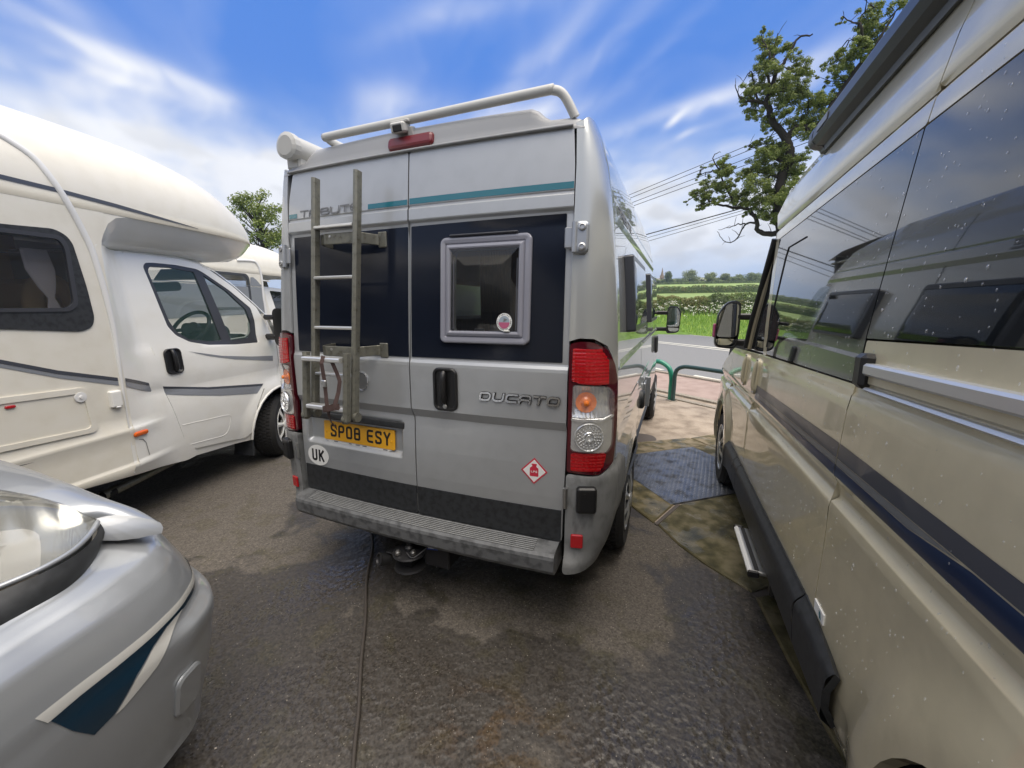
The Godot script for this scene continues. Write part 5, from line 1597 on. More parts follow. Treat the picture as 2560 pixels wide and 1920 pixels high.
func silver_corner():
	var v := thing("silver_motorhome", "front corner of a silver motorhome with petrol blue flash and large headlamp", "motorhome")
	CRN = [
		[.18, K([-.10, 2.2, -.10, 1.75, -.14, 1.45, -.17, 1.30, -.195, 1.18, -.225, 1.09, -.27, 1.00, -.38, .92, -.60, .86, -1.1, .84, -1.8, .87])],
		[.30, K([-.03, 2.2, -.05, 1.75, -.10, 1.45, -.14, 1.30, -.168, 1.18, -.195, 1.09, -.24, 1.0, -.345, .905, -.58, .835, -1.1, .815, -1.8, .83])],
		[.42, K([.02, 2.2, .0, 1.75, -.07, 1.45, -.115, 1.30, -.142, 1.18, -.17, 1.085, -.215, .985, -.32, .885, -.56, .81, -1.1, .79, -1.8, .80])],
		[.52, K([.03, 2.2, .01, 1.75, -.06, 1.45, -.103, 1.30, -.128, 1.18, -.157, 1.085, -.20, .985, -.305, .875, -.55, .80, -1.1, .78, -1.8, .79])],
		[.60, K([.02, 2.2, .005, 1.75, -.06, 1.45, -.10, 1.30, -.122, 1.185, -.150, 1.085, -.190, .975, -.295, .87, -.55, .80, -1.1, .79, -1.8, .82])],
		[.645, K([.015, 2.2, .0, 1.75, -.065, 1.45, -.105, 1.30, -.128, 1.19, -.16, 1.095, -.222, .99, -.337, .895, -.575, .832, -1.1, .80, -1.8, .83])],
		[.70, K([.01, 2.2, .0, 1.75, -.07, 1.45, -.11, 1.30, -.132, 1.20, -.165, 1.10, -.23, .99, -.345, .90, -.58, .84, -1.1, .81, -1.8, .84])],
		[.80, K([-.02, 2.2, -.03, 1.75, -.10, 1.45, -.14, 1.31, -.165, 1.21, -.20, 1.11, -.265, 1.0, -.385, .925, -.61, .875, -1.1, .845, -1.8, .87])],
		[.855, K([-.07, 2.2, -.08, 1.75, -.145, 1.45, -.185, 1.32, -.212, 1.22, -.25, 1.125, -.315, 1.02, -.43, .955, -.64, .90, -1.1, .87, -1.8, .90])],
		[.875, K([-.12, 2.2, -.13, 1.75, -.185, 1.45, -.228, 1.33, -.255, 1.235, -.31, 1.15, -.40, 1.085, -.50, 1.04, -.68, .98, -1.1, .94, -1.8, .97])],
		[.88, K([-.14, 2.2, -.15, 1.75, -.205, 1.45, -.245, 1.335, -.27, 1.245, -.325, 1.165, -.415, 1.10, -.515, 1.06, -.69, 1.0, -1.1, .96, -1.8, .99])]]
	var ys := [.18, .22, .26, .30, .34, .38, .42, .46, .50, .52, .54, .56, .575, .585, .60, .612, .625, .635, .645, .66, .68, .70, .73, .76, .79, .81, .83, .845, .855, .862, .869, .875, .88]
	var P = M.grey_silver
	var ar := PackedVector2Array()
	for k in 17: ar.append(Vector2(1.16 + .90 * cos(PI * k / 16.0), .36 + .40 * sin(PI * k / 16.0)))
	ar.append_array(V([.2, .1, 2.1, .1]))
	part(v, "bumper", sheet(crf, 1.0, V([0, .18, 10, .18, 10, .88, 0, .88]), rng(0, 10, .14), ys, 0, .02, [ar]), P)
	# decals
	part(v, "stripe", sheet(crf, 1.0, V([2.40, .70, 3, .70, 4, .70, 5, .70, 6, .70, 7.5, .70, 10, .70, 10, .676, 7.5, .677, 6, .678, 5, .677, 4, .675, 3, .672, 2.52, .669]), rng(2.2, 10, .14), ys, .002), M.pale_stripe)
	part(v, "stripe", sheet(crf, 1.0, V([2.56, .668, 3, .671, 4, .674, 5, .676, 6, .677, 10, .675, 10, .660, 6, .662, 5.5, .668, 5.2, .666, 4.7, .648, 4.05, .612, 3.45, .555, 3.08, .546, 2.80, .605]), rng(2.2, 10, .1), ys, .002), M.petrol)
	part(v, "stripe", sheet(crf, 1.0, V([5.80, .667, 5.5, .668, 5.2, .664, 4.6, .640, 4.0, .604, 3.45, .552, 3.62, .553, 4.05, .570, 4.55, .588, 5.1, .624, 5.5, .651]), rng(3, 6, .1), ys, .0035), M.pale_stripe)
	part(v, "fog_lamp_blank", rings(-.05, -.075, .05, .075, .03, [[0, 0], [.0, .006], [.008, .012], [.02, .012]], 1), P, flank_frame(crf, 1.0, 5.45, .40, -.002))
	# dark band under the headlamp
	var b0 := []
	var b1 := []
	var h0 := []
	var h1 := []
	for e in [
		[-.205, .865, 1.45, -.27, .945, 1.47, -.28, .95, 1.47, -1.05, 1.09, 1.42], [-.240, .868, 1.335, -.275, .945, 1.36, -.285, .952, 1.365, -.86, 1.085, 1.26], [-.262, .870, 1.25, -.275, .945, 1.28, -.285, .952, 1.285, -.72, 1.078, 1.20], [-.29, .872, 1.20, -.285, .945, 1.225, -.296, .952, 1.232, -.62, 1.068, 1.170], [-.335, .875, 1.155, -.31, .945, 1.175, -.322, .952, 1.182, -.545, 1.055, 1.148], [-.395, .877, 1.11, -.355, .945, 1.128, -.366, .953, 1.136, -.485, 1.030, 1.122], [-.425, .884, 1.092, -.405, .948, 1.092, -.413, .956, 1.098, -.45, 1.00, 1.102], [-.445, .892, 1.075, -.436, .955, 1.074, -.440, .962, 1.078, -.444, .972, 1.083]]:
		b0.append(Vector3(e[0], e[1], e[2])); b1.append(Vector3(e[3], e[4], e[5]))
		h0.append(Vector3(e[6], e[7], e[8])); h1.append(Vector3(e[9], e[10], e[11]))
	b0 = smooth_path(b0, 4); b1 = smooth_path(b1, 4); h0 = smooth_path(h0, 4); h1 = smooth_path(h1, 4)
	var bnd := []
	for q in 5:
		var row := []
		for i in b0.size(): row.append(b0[i].lerp(b1[i], q / 4.0) + Vector3(.012, 0, -.004) * sin(PI * q / 4.0))
		bnd.append(row)
	part(v, "headlamp_band", loft(bnd, false, true), M.dark_plastic)
	part(v, "headlamp_rim", tube(h0, .0075, 8), M.grey_silver)
	var lens := []
	var bowl := []
	for q in 9:
		var k := q / 8.0
		var row := []
		var row2 := []
		for i in h0.size():
			var p: Vector3 = h0[i].lerp(h1[i], k)
			var wd: float = h0[i].distance_to(h1[i])
			row.append(p + Vector3(.10, .22, -.02) * wd * sin(PI * k) * .55)
			var st := .010 * (absf(fposmod(k * 5.0, 1.0) - .5) * 2.0)
			row2.append(p + Vector3(-.05, -.10, .0) * wd * sin(PI * k) + Vector3(0, st * sin(PI * k), .004 * sin(i * 1.1)))
		lens.append(row); bowl.append(row2)
	var hl := part(v, "headlamp_bowl", loft(bowl, false, true), M.lamp_bowl)
	part(hl, "headlamp_lens", loft(lens, false, true), M.headlamp_lens)
	var fd := Vector3(-.30, .2, -.05).normalized()
	part(hl, "main_reflector", lathe(PackedVector2Array([Vector2(.012, -.06), Vector2(.04, -.05), Vector2(.07, -.015), Vector2(.082, .02), Vector2(.088, .02)]), 24), M.lamp_bowl, TR(-.58, 1.0, 1.24, Vector3(-20, 10, -40)))
	# bonnet and front above the bumper
	var fe := []
	for e in [[-1.30, 1.10, 1.12], [-1.05, 1.09, 1.09], [-.84, 1.075, 1.075], [-.70, 1.06, 1.065], [-.60, 1.045, 1.055], [-.52, 1.01, 1.03], [-.44, .985, 1.01], [-.365, .950, 1.0]]: fe.append(Vector3(e[0], e[1], e[2]))
	fe = smooth_path(fe, 4)
	var fl := []
	for e in [[-1.25, .88, .98], [-1.02, .88, .965], [-.82, .88, .97], [-.70, .88, .985], [-.60, .88, .975], [-.51, .885, .965], [-.41, .89, .965], [-.315, .893, .978]]: fl.append(Vector3(e[0], e[1], e[2]))
	fl = smooth_path(fl, 4)
	var bn := []
	for q in 5:
		var row := []
		for i in fe.size(): row.append(h1[i].lerp(fe[i], q / 4.0) + Vector3(0, .012 * sin(PI * q / 4.0), 0))
		bn.append(row)
	for q in range(1, 5):
		var row := []
		for i in fe.size(): row.append(fe[i].lerp(fl[i], q / 4.0) + Vector3(.01, 0, -.02) * sin(PI * q / 4.0))
		bn.append(row)
	part(v, "bonnet_front", loft(bn, false, true), P)
	var wc := MB.new()
	var tipp: Vector3 = h1[-1]
	var sv := []
	for row in bn: sv.append(row[-1])
	sv.append_array([Vector3(-.365, .887, 1.02), Vector3(-.41, .886, 1.05), b0[-1]])
	for i in sv.size() - 1:
		var n0 := Vector3(.55, .78, -.15).lerp(Vector3(.85, .40, -.1), clampf((i - 2.0) / 6.0, 0, 1)).normalized()
		var n1 := Vector3(.55, .78, -.15).lerp(Vector3(.85, .40, -.1), clampf((i - 1.0) / 6.0, 0, 1)).normalized()
		wc.tri(tipp, sv[i], sv[i + 1], Vector3(.7, .6, .1).normalized(), n0, n1)
	part(v, "wing_corner", wc.done(), P)
	var bk := []
	for q in 5:
		var k := q / 4.0
		bk.append([Vector3(-1.05, 1.09, 1.42).lerp(Vector3(-.70, 1.25, 2.0), k), Vector3(-1.30, 1.11, 1.25).lerp(Vector3(-1.2, 1.27, 1.95), k), Vector3(-1.7, 1.11, 1.13).lerp(Vector3(-1.7, 1.27, 1.95), k), Vector3(-2.1, 1.06, 1.2).lerp(Vector3(-2.2, 1.25, 2.0), k)])
	part(v, "bonnet", loft(bk, false, true), P)
	part(v, "wing", loft([[Vector3(-.22, .87, 1.45), Vector3(-.15, .87, 2.2), Vector3(-.12, .87, 3.0)], [Vector3(-.28, .95, 1.47), Vector3(-.20, .98, 2.2), Vector3(-.15, 1.0, 3.0)], [Vector3(-.60, 1.10, 1.50), Vector3(-.35, 1.22, 2.1), Vector3(-.22, 1.3, 3.0)], [Vector3(-1.05, 1.10, 1.42), Vector3(-.72, 1.25, 2.0), Vector3(-.3, 1.6, 3.0)]], false, true), P)
	part(v, "windscreen", loft([[Vector3(-.40, 1.25, 2.05), Vector3(-1.3, 1.28, 1.90), Vector3(-2.2, 1.25, 2.05)], [Vector3(-.45, 1.95, 2.65), Vector3(-1.3, 1.97, 2.5), Vector3(-2.15, 1.95, 2.65)]], false, true), M.black_glass)
	part(v, "body_shell", loft([lift(rrect(-2.42, .45, -.10, 2.75, .12), 3.0), lift(rrect(-2.42, .45, -.10, 2.80, .12), 7.5)], true, false, 3), M.white_body)
	part(v, "overcab", loft([lift(rrect(-2.4, 1.95, -.12, 2.75, .15), 3.0), lift(rrect(-2.35, 2.0, -.17, 2.65, .15), 2.3), lift(rrect(-2.0, 2.1, -.5, 2.4, .1), 2.0)], true, true, 2), M.white_body)
	part(v, "underbody", rbox(1.8, .1, 4.0), M.gap, T(-1.2, .40, 3.2))
	wheel(v, Vector3(-.10, .33, 1.85), 1.0, .33, .2, 7, "silver")
	wheel(v, Vector3(-2.35, .33, 1.85), -1.0, .33, .2, 7, "silver")
	part(v, "wheel_arch_liner", (func():
		var L := []
		for k in 13:
			var q := PI * k / 12.0
			L.append([Vector3(-.09, .36 + .41 * sin(q), 1.83 + .41 * cos(q)), Vector3(-.6, .36 + .41 * sin(q), 1.83 + .41 * cos(q))])
		return loft(L, false, true)).call(), M.gap)
const OAK_LIMBS := [
	[0.33, 0.03, [5.86, 4.94, 5.58, 6.04, 5.50, 7.11, 5.52, 7.80, 5.71, 8.46, 5.73, 9.07, 5.52, 9.63, 4.97, 10.38, 4.68, 11.02, 4.52, 11.44, 4.69, 11.87, 4.78, 12.57, 5.07, 13.02, 5.32, 13.47, 5.56, 13.97, 6.09, 13.95]],
	[0.154, 0.02, [5.73, 5.24, 5.24, 5.24, 4.76, 5.41, 4.57, 5.97, 4.18, 6.51, 3.62, 6.71, 3.04, 6.90, 2.39, 7.11, 1.86, 7.38, 1.36, 7.28]],
	[0.055, 0.012, [4.61, 5.82, 4.18, 5.82, 3.91, 5.36, 3.67, 4.96, 3.20, 5.06, 2.85, 5.43]],
	[0.0385, 0.01, [4.11, 5.80, 3.70, 5.82, 3.36, 5.62, 2.88, 5.54]],
	[0.099, 0.015, [4.52, 11.38, 3.96, 11.54, 3.56, 11.71, 3.29, 12.12, 3.04, 12.30]],
	[0.066, 0.012, [4.23, 11.46, 3.98, 12.06, 3.66, 12.71, 3.41, 12.63]],
	[0.033, 0.01, [3.66, 12.71, 3.66, 13.04]],
	[0.077, 0.014, [4.69, 11.87, 4.43, 12.63, 4.42, 13.27, 4.17, 13.96, 4.03, 14.46]],
	[0.066, 0.014, [4.78, 12.57, 4.61, 13.24, 4.62, 13.80, 4.70, 14.22]],
	[0.187, 0.1, [5.52, 9.63, 6.00, 10.03, 6.72, 9.99, 7.45, 11.20, 7.95, 12.09, 8.50, 12.88]],
	[0.099, 0.015, [8.50, 12.88, 8.07, 13.26, 7.84, 13.78, 7.63, 14.18, 7.21, 14.51]],
	[0.044, 0.012, [8.07, 13.26, 7.76, 13.56, 7.54, 13.58]],
	[0.055, 0.014, [7.84, 13.78, 7.89, 14.29, 8.20, 14.74]],
	[0.088, 0.02, [8.50, 12.88, 8.83, 13.56, 9.14, 14.29]],
	[0.066, 0.012, [3.62, 6.71, 2.95, 7.93, 2.36, 9.15, 2.71, 9.53]],
	[0.033, 0.01, [2.41, 8.57, 1.78, 8.50, 1.90, 8.74]],
	[0.088, 0.015, [5.52, 7.80, 4.94, 8.14, 4.28, 8.29, 3.89, 8.12]],
	[0.088, 0.014, [5.71, 8.46, 5.00, 8.89, 4.31, 9.32, 3.84, 9.39]],
]
const OAK_CLUMPS := [4.52,14.20,0.38, 4.06,14.45,0.16, 3.85,13.74,0.18, 5.14,14.00,0.31, 4.44,13.71,0.32, 4.80,13.83,0.25, 5.61,12.97,0.28, 4.20,13.06,0.32, 4.72,12.77,0.38, 5.75,12.26,0.37, 5.35,12.08,0.38, 4.50,12.49,0.35, 4.07,12.44,0.26, 3.77,12.17,0.33, 3.67,11.85,0.30, 3.52,11.41,0.17, 3.75,11.04,0.20, 4.13,10.51,0.23, 4.17,11.37,0.33, 4.51,11.84,0.32, 5.03,11.62,0.38, 5.38,11.23,0.38, 5.84,11.48,0.37, 6.25,11.03,0.43, 6.71,11.07,0.36, 5.94,10.56,0.37, 6.50,10.34,0.43, 6.92,11.29,0.30, 4.92,10.85,0.32, 5.33,10.52,0.32, 4.68,10.16,0.23, 4.40,9.72,0.26, 4.17,9.41,0.17, 3.91,9.38,0.13, 4.78,9.74,0.29, 5.20,9.34,0.39, 6.17,9.61,0.31, 5.76,8.86,0.44, 5.13,8.88,0.45, 4.62,8.80,0.39, 6.10,8.55,0.31, 4.27,8.36,0.40, 4.93,8.28,0.52, 5.59,8.07,0.51, 6.10,8.01,0.31, 4.02,8.17,0.27, 3.89,7.41,0.41, 4.35,7.50,0.47, 5.04,7.22,0.39, 5.63,7.09,0.39, 5.92,7.34,0.32, 4.56,6.77,0.40, 5.10,6.58,0.46, 5.64,6.39,0.32, 3.99,7.04,0.34, 4.89,6.09,0.33, 5.31,5.85,0.26, 4.21,6.22,0.20, 5.46,6.90,0.32, 2.88,8.73,0.31, 3.29,8.83,0.24, 2.93,8.15,0.35, 2.54,7.83,0.36, 2.12,7.73,0.33, 1.72,8.29,0.13, 1.90,8.74,0.11, 2.21,8.41,0.18, 1.64,7.48,0.29, 1.21,7.29,0.11, 2.03,7.14,0.29, 2.48,6.88,0.25, 2.98,7.64,0.32, 3.10,7.05,0.28, 3.52,7.80,0.24, 1.91,6.78,0.15, 2.77,8.46,0.28, 7.61,14.76,0.28, 7.21,14.48,0.14, 8.02,14.09,0.28, 8.32,14.19,0.33, 8.63,14.23,0.33, 8.33,14.53,0.28, 8.96,14.10,0.27, 8.40,13.60,0.33, 8.70,13.70,0.27, 9.22,14.44,0.27, 7.24,12.89,0.29, 7.09,12.74,0.23, 7.75,12.79,0.34, 7.95,12.99,0.26, 7.02,12.88,0.18, 7.47,12.43,0.35, 7.92,12.34,0.29, 7.18,11.99,0.29, 6.96,11.97,0.18, 7.64,11.91,0.29, 7.46,11.57,0.23, 6.58,12.23,0.11, 7.94,12.63,0.23]

# ---------------------------------------------------------------- surroundings
func flat_sheet(p: PackedVector2Array, y: float, step := 2.0, uvr := Rect2()) -> ArrayMesh:   # outline in x, z
	var f := func(u: float, w: float) -> Vector3: return Vector3(u, y, w)
	var m := auto(f, -1.0, p, step)
	if uvr.size.x > 0:
		var ar := m.surface_get_arrays(0)
		var uv: PackedVector2Array = ar[Mesh.ARRAY_TEX_UV]
		for i in uv.size(): uv[i] = (uv[i] - uvr.position) / uvr.size
		ar[Mesh.ARRAY_TEX_UV] = uv
		var o := ArrayMesh.new()
		o.add_surface_from_arrays(Mesh.PRIMITIVE_TRIANGLES, ar)
		return o
	return m

func slab(p: PackedVector2Array, y0: float, y1: float, bv := .006) -> ArrayMesh:
	var q := PackedVector2Array()
	for e in p: q.append(Vector2(e.x, -e.y))
	var m := prism(q, y1 - y0, bv, false)
	var b := MB.new()
	b.add(m, Transform3D(Basis(Vector3(1, 0, 0), Vector3(0, 0, -1), Vector3(0, 1, 0)), Vector3(0, y0, 0)))
	return b.done()

func wet_maps() -> Array:
	# tarmac of the near yard: aggregate, damp patches with edges, moss, rust drips
	var N := 2048
	var r := Rect2(-4.0, -4.2, 6.4, 6.4)
	var na := FastNoiseLite.new()
	na.seed = 31; na.frequency = .0032; na.fractal_octaves = 6; na.noise_type = FastNoiseLite.TYPE_SIMPLEX_SMOOTH
	var nb := FastNoiseLite.new()
	nb.seed = 33; nb.frequency = .015; nb.fractal_octaves = 4; nb.noise_type = FastNoiseLite.TYPE_SIMPLEX_SMOOTH
	var nc := FastNoiseLite.new()
	nc.seed = 35; nc.frequency = .42; nc.fractal_octaves = 2; nc.noise_type = FastNoiseLite.TYPE_CELLULAR; nc.cellular_return_type = FastNoiseLite.RETURN_CELL_VALUE
	var A := na.get_image(N, N, false, false, false).get_data()
	var B := nb.get_image(N, N, false, false, false).get_data()
	var C := nc.get_image(N, N, false, false, false).get_data()
	var al := PackedByteArray()
	al.resize(N * N * 3)
	var ro := PackedByteArray()
	ro.resize(N * N)
	var spots := [[-2.15, -.15, 1.05, .55, -.9], [-2.2, -.75, .8, .5, -.6], [-3.2, .5, 1.2, 1.0, -.4], [1.08, -.35, .42, .45, -.55], [1.12, -1.05, .3, .5, -.5], [.3, -.10, .55, .22, -.3], [-.75, .25, .45, .35, .5], [-.6, .75, .5, .5, .45], [1.45, -.35, .25, .55, .55], [.85, .1, .5, .35, .5], [.2, .7, .9, .5, .35], [-1.4, -.5, .35, .7, .45], [-.2, -.9, 1.0, .8, .35], [1.4, .6, .5, .9, .3], [-2.55, -.24, .16, .05, 1.2]]
	var sp := Image.create(256, 256, false, Image.FORMAT_RF)
	for j in 256:
		for i in 256:
			var s0 := 0.0
			for s in spots:
				var dx: float = (r.position.x + r.size.x * (i + .5) / 256 - s[0]) / s[2]
				var dz: float = (r.position.y + r.size.y * (j + .5) / 256 - s[1]) / s[3]
				s0 += s[4] * exp(-(dx * dx + dz * dz) * 1.4) * 1.2
			sp.set_pixel(i, j, Color(s0, 0, 0))
	sp.resize(N, N, Image.INTERPOLATE_CUBIC)
	var S := sp.get_data().to_float32_array()
	for j in N:
		var z := r.position.y + r.size.y * j / N
		for i in N:
			var x := r.position.x + r.size.x * i / N
			var k := j * N + i
			var a := (A[k] - 128) / 128.0
			var b := (B[k] - 128) / 128.0
			var w := .10 + .8 * a + .35 * b + S[k]
			var wet := smoothstep(-.10, .16, w)
			var c := C[k] / 255.0
			var g := .42 + .95 * c
			if c > .97: g = 3.0
			var R := lerpf(.118, .055, wet) * g
			var G := lerpf(.103, .048, wet) * g
			var Bl := lerpf(.086, .041, wet) * g
			# dry ground is browner where silt has settled, and mossy in places
			var moss := smoothstep(.12, .5, b - a * .5) * (1.0 - absf(wet - .5))
			R = lerpf(R, .070 * g, moss * .55); G = lerpf(G, .062 * g, moss * .55); Bl = lerpf(Bl, .026 * g, moss * .55)
			var dx2 := (x - .70) / .26
			var dz2 := (z - .50) / .16
			var rust := exp(-(dx2 * dx2 + dz2 * dz2)) * smoothstep(.05, .35, b + .25 * c)
			R = lerpf(R, .11 * g, rust * .35); G = lerpf(G, .052 * g, rust * .35); Bl = lerpf(Bl, .012 * g, rust * .35)
			al[k * 3] = int(clampf(pow(R, 1 / 2.2) * 255, 0, 255)); al[k * 3 + 1] = int(clampf(pow(G, 1 / 2.2) * 255, 0, 255)); al[k * 3 + 2] = int(clampf(pow(Bl, 1 / 2.2) * 255, 0, 255))
			ro[k] = int(clampf(lerpf(.9, .50 - .22 * smoothstep(.3, .75, w), wet) + .08 * (c - .5), .12, .95) * 255)
	return [Image.create_from_data(N, N, false, Image.FORMAT_RGB8, al), Image.create_from_data(N, N, false, Image.FORMAT_L8, ro), r]

func leaf(b: MB, p: Vector3, nn: Vector3, s: float, rg: RandomNumberGenerator, asp := .6):
	var d := Vector3(rg.randf_range(-1, 1), rg.randf_range(-1, 1), rg.randf_range(-1, 1))
	var t := nn.cross(d).normalized()
	var q := nn.cross(t).normalized()
	var e := t * s * .5
	var w := q * s * .5 * asp
	var up := nn * s * .12
	b.tri(p - e, p + w + up, p + e, nn, (nn + q * .5).normalized(), nn)
	b.tri(p - e, p + e, p - w + up, nn, nn, (nn - q * .5).normalized())

func clump(bs: Array, c: Vector3, r: Vector3, n: int, s: float, rg: RandomNumberGenerator):
	for i in n:
		var d := Vector3(rg.randfn(), rg.randfn(), rg.randfn()).normalized()
		var k := pow(rg.randf(), .45)
		var nn := (d + Vector3(rg.randf_range(-.8, .8), rg.randf_range(-.2, 1.0), rg.randf_range(-.8, .8))).normalized()
		leaf(bs[rg.randi() % bs.size()], c + d * r * k, nn, s * rg.randf_range(.7, 1.3), rg)

func ground_y(z: float) -> float:
	return tab(K([-1500, 36, -700, 27, -420, 21, -300, 14.6, -230, 11.7, -200, 9.8, -128, 5.3, -100, 3.7, -60, 1.6, -34, .95, -30, 1.0, -27, .55, -25, .10, -24, -.05, -10, -.06]), z, true)

func foliage_mat(nm: String, r: float, g: float, b: float):
	var m := mat(nm, lin(r, g, b), .62)
	m.backlight_enabled = true
	m.backlight = lin(r * .9, g * .9, b * .5)
	m.cull_mode = BaseMaterial3D.CULL_DISABLED

func surroundings():
	foliage_mat("leaf_a", .14, .18, .042); foliage_mat("leaf_b", .19, .22, .055); foliage_mat("leaf_c", .095, .13, .032)
	foliage_mat("hedge_a", .095, .145, .028); foliage_mat("hedge_b", .145, .145, .045); foliage_mat("hedge_c", .060, .090, .022)
	foliage_mat("grass_a", .20, .34, .04); foliage_mat("grass_b", .26, .38, .055); foliage_mat("grass_c", .14, .26, .034)
	foliage_mat("pale_a", .16, .19, .08); foliage_mat("pale_b", .115, .15, .055); foliage_mat("dark_a", .045, .075, .028)
	foliage_mat("blossom", .62, .62, .56)
	var bk := mat("bark", lin(.055, .045, .036), .9)
	bk.albedo_texture = noise_tex(41, .03, ramp([0, grey(.5), 1, grey(1)])); tri_tex(bk, 1.5)
	# ---- yard
	var wm := wet_maps()
	var tm := mat("tarmac", Color.WHITE, 1.0)
	tm.albedo_texture = ImageTexture.create_from_image(wm[0])
	tm.roughness_texture = ImageTexture.create_from_image(wm[1])
	tm.metallic_specular = .45
	tm.normal_enabled = true
	tm.normal_texture = noise_tex(42, .16, null, 1024, 3, true, 5.0, true); tm.normal_scale = .22
	tm.detail_enabled = false
	var rr: Rect2 = wm[2]
	var ya := V([-4.0, -4.2, 2.4, -4.2, 2.4, 2.2, -4.0, 2.2])
	struct("forecourt", flat_sheet(ya, 0.0, 1.6, rr), tm)
	var t2 := mat("tarmac_plain", lin(.075, .066, .056), .8)
	t2.albedo_texture = noise_tex(43, .015, ramp([0, grey(.55), .5, grey(.85), 1, grey(1)]), 1024, 6); tri_tex(t2, .4, true)
	struct("yard_surface", flat_sheet(V([-40, -14, 4.0, -4.8, 14, 4, 14, 14, -40, 14]), -.004, 6.0), t2)
	# tan concrete apron up to the kerb
	var ap := mat("apron_concrete", lin(.37, .31, .245), .85)
	ap.albedo_texture = noise_tex(44, .012, ramp([0, Color(.72, .70, .68), .35, Color(.86, .85, .84), .6, Color(.96, .955, .95), 1, Color.WHITE]), 1024, 5); tri_tex(ap, .22, true)
	ap.normal_enabled = true; ap.normal_texture = noise_tex(45, .2, null, 512, 3, true, 3.0); ap.normal_scale = .2
	var apron := struct("apron", flat_sheet(V([-14.0, -16.2, 1.00, -6.50, 1.977, -5.745, 9.0, .4, 7.0, 2.0, 2.7, -1.7, 1.70, -.76, 1.17, -1.36, -1.6, -4.3, -9.0, -7.0]), .004, 2.0), ap)
	var pm := mat("patch_repair", lin(.10, .085, .075), .8)
	part(apron, "dark_patch", flat_sheet(soften(V([.60, -3.25, .95, -3.20, 1.10, -3.40, 1.02, -3.60, .62, -3.62]), .1), .0075, .3), pm)
	# concrete slabs round the metal cover
	var sm := []
	for e in [[.22, .185, .105], [.165, .145, .085], [.26, .215, .145], [.20, .17, .10]]:
		var m := mat("slab_%d" % sm.size(), lin(e[0], e[1], e[2]), .75)
		m.albedo_texture = noise_tex(50 + sm.size(), .012, ramp([0, Color(.42, .43, .33), .4, Color(.72, .72, .62), .65, Color(.92, .91, .88), 1, Color.WHITE]), 512, 6); tri_tex(m, .9, true)
		m.normal_enabled = true; m.normal_texture = noise_tex(60, .2, null, 512, 3, true, 3.0); m.normal_scale = .4
		m.roughness_texture = noise_tex(54 + sm.size(), .006, ramp([0, grey(.28), .42, grey(.4), .5, grey(.9), 1, grey(1)])); m.roughness = .85
		sm.append(m)
	var slabs := [
		[[1.152, -1.350, 1.305, -1.742, .885, -2.268, .608, -2.578, .20, -2.10, .40, -2.0, .70, -1.82, .944, -1.59], 0], [[1.188, -1.330, 1.352, -1.742, 1.86, -2.172, 2.145, -2.41, 2.75, -1.72, 1.722, -.755, 1.50, -.93, 1.328, -1.112], 1],
		[[1.735, -.712, 2.05, -.93, 2.75, -1.62, 3.2, -1.2, 2.7, -.3, 1.90, .2, 1.80, -.30], 3], [[.590, -2.600, .880, -2.812, 1.435, -3.246, 1.632, -3.420, 1.452, -3.632, .90, -3.240, .30, -2.88], 2],
		[[1.455, -3.238, 1.652, -3.408, 2.35, -2.72, 2.165, -2.432, 1.700, -2.945], 0], [[1.470, -3.632, 1.662, -3.412, 2.37, -2.735, 2.9, -3.2, 1.90, -4.05], 2]]
	for e in slabs: part(apron, "concrete_slab", slab(V(e[0]), -.02, .016, .008), sm[e[1]])
	part(apron, "joint_filler", slab(V([1.160, -1.338, 1.312, -1.728, 1.346, -1.728, 1.182, -1.322]), -.02, .010, .002), pm)
	part(apron, "joint_filler", slab(V([1.712, -.742, 2.06, -.965, 2.05, -.925, 1.736, -.705]), -.02, .010, .002), pm)
	# studded steel cover
	var cv := thing("metal_cover", "blue grey studded steel cover plate set among concrete slabs", "cover plate", T(1.376, 0, -2.482))
	var e1 := (Vector2(1.319, -1.735) - Vector2(.623, -2.577)).normalized()
	var hs := Vector2(.535, .455)
	var B := Basis(Vector3(e1.x, 0, e1.y), Vector3.UP, Vector3(e1.x, 0, e1.y).cross(Vector3.UP))
	var st := mat("tread_plate", lin(.27, .29, .33), .34, .75)
	st.albedo_texture = noise_tex(47, .01, ramp([0, Color(.5, .46, .4), .4, grey(.85), 1, grey(1)])); tri_tex(st, 1.2)
	st.roughness_texture = noise_tex(48, .008, ramp([0, grey(.45), .5, grey(.8), 1, grey(1)])); st.roughness = .55
	part(cv, "plate", rbox(1.085, .03, 1.175, .004), st, Transform3D(B, Vector3(0, .004, 0)))
	var sb := MB.new()
	for i in 42:
		for j in 46:
			var px := (i - 20.5) * .0255
			var pz := (j - 22.5) * .0252
			var d := Vector3(1, 0, 1).normalized() if (i + j) % 2 == 0 else Vector3(1, 0, -1).normalized()
			var w := d.cross(Vector3.UP) * .0042
			var c := Vector3(px, .019, pz)
			var ee := d * .0125
			var tp := Vector3(0, .0034, 0)
			sb.flat(c - ee, c + w, c + ee * .5 + tp, c - ee * .5 + tp, w + tp); sb.flat(c - ee, c - w, c + ee * .5 + tp, c - ee * .5 + tp, tp - w)
			sb.flat(c + w, c + ee, c + ee * .5 + tp, c + ee * .45 + tp, w + tp); sb.flat(c - w, c + ee, c + ee * .5 + tp, c + ee * .45 + tp, tp - w)
	part(cv, "tread_studs", sb.done(), st, Transform3D(B, Vector3.ZERO)).set_meta("kind", "stuff")
	# ---- kerb, footway and road beyond
	var kd := Vector2(.977, .755).normalized()
	var kp := Vector2(1.0, -6.53)
	var kn := Vector2(kd.y, -kd.x)
	var fm := mat("footway", lin(.36, .275, .235), .85)
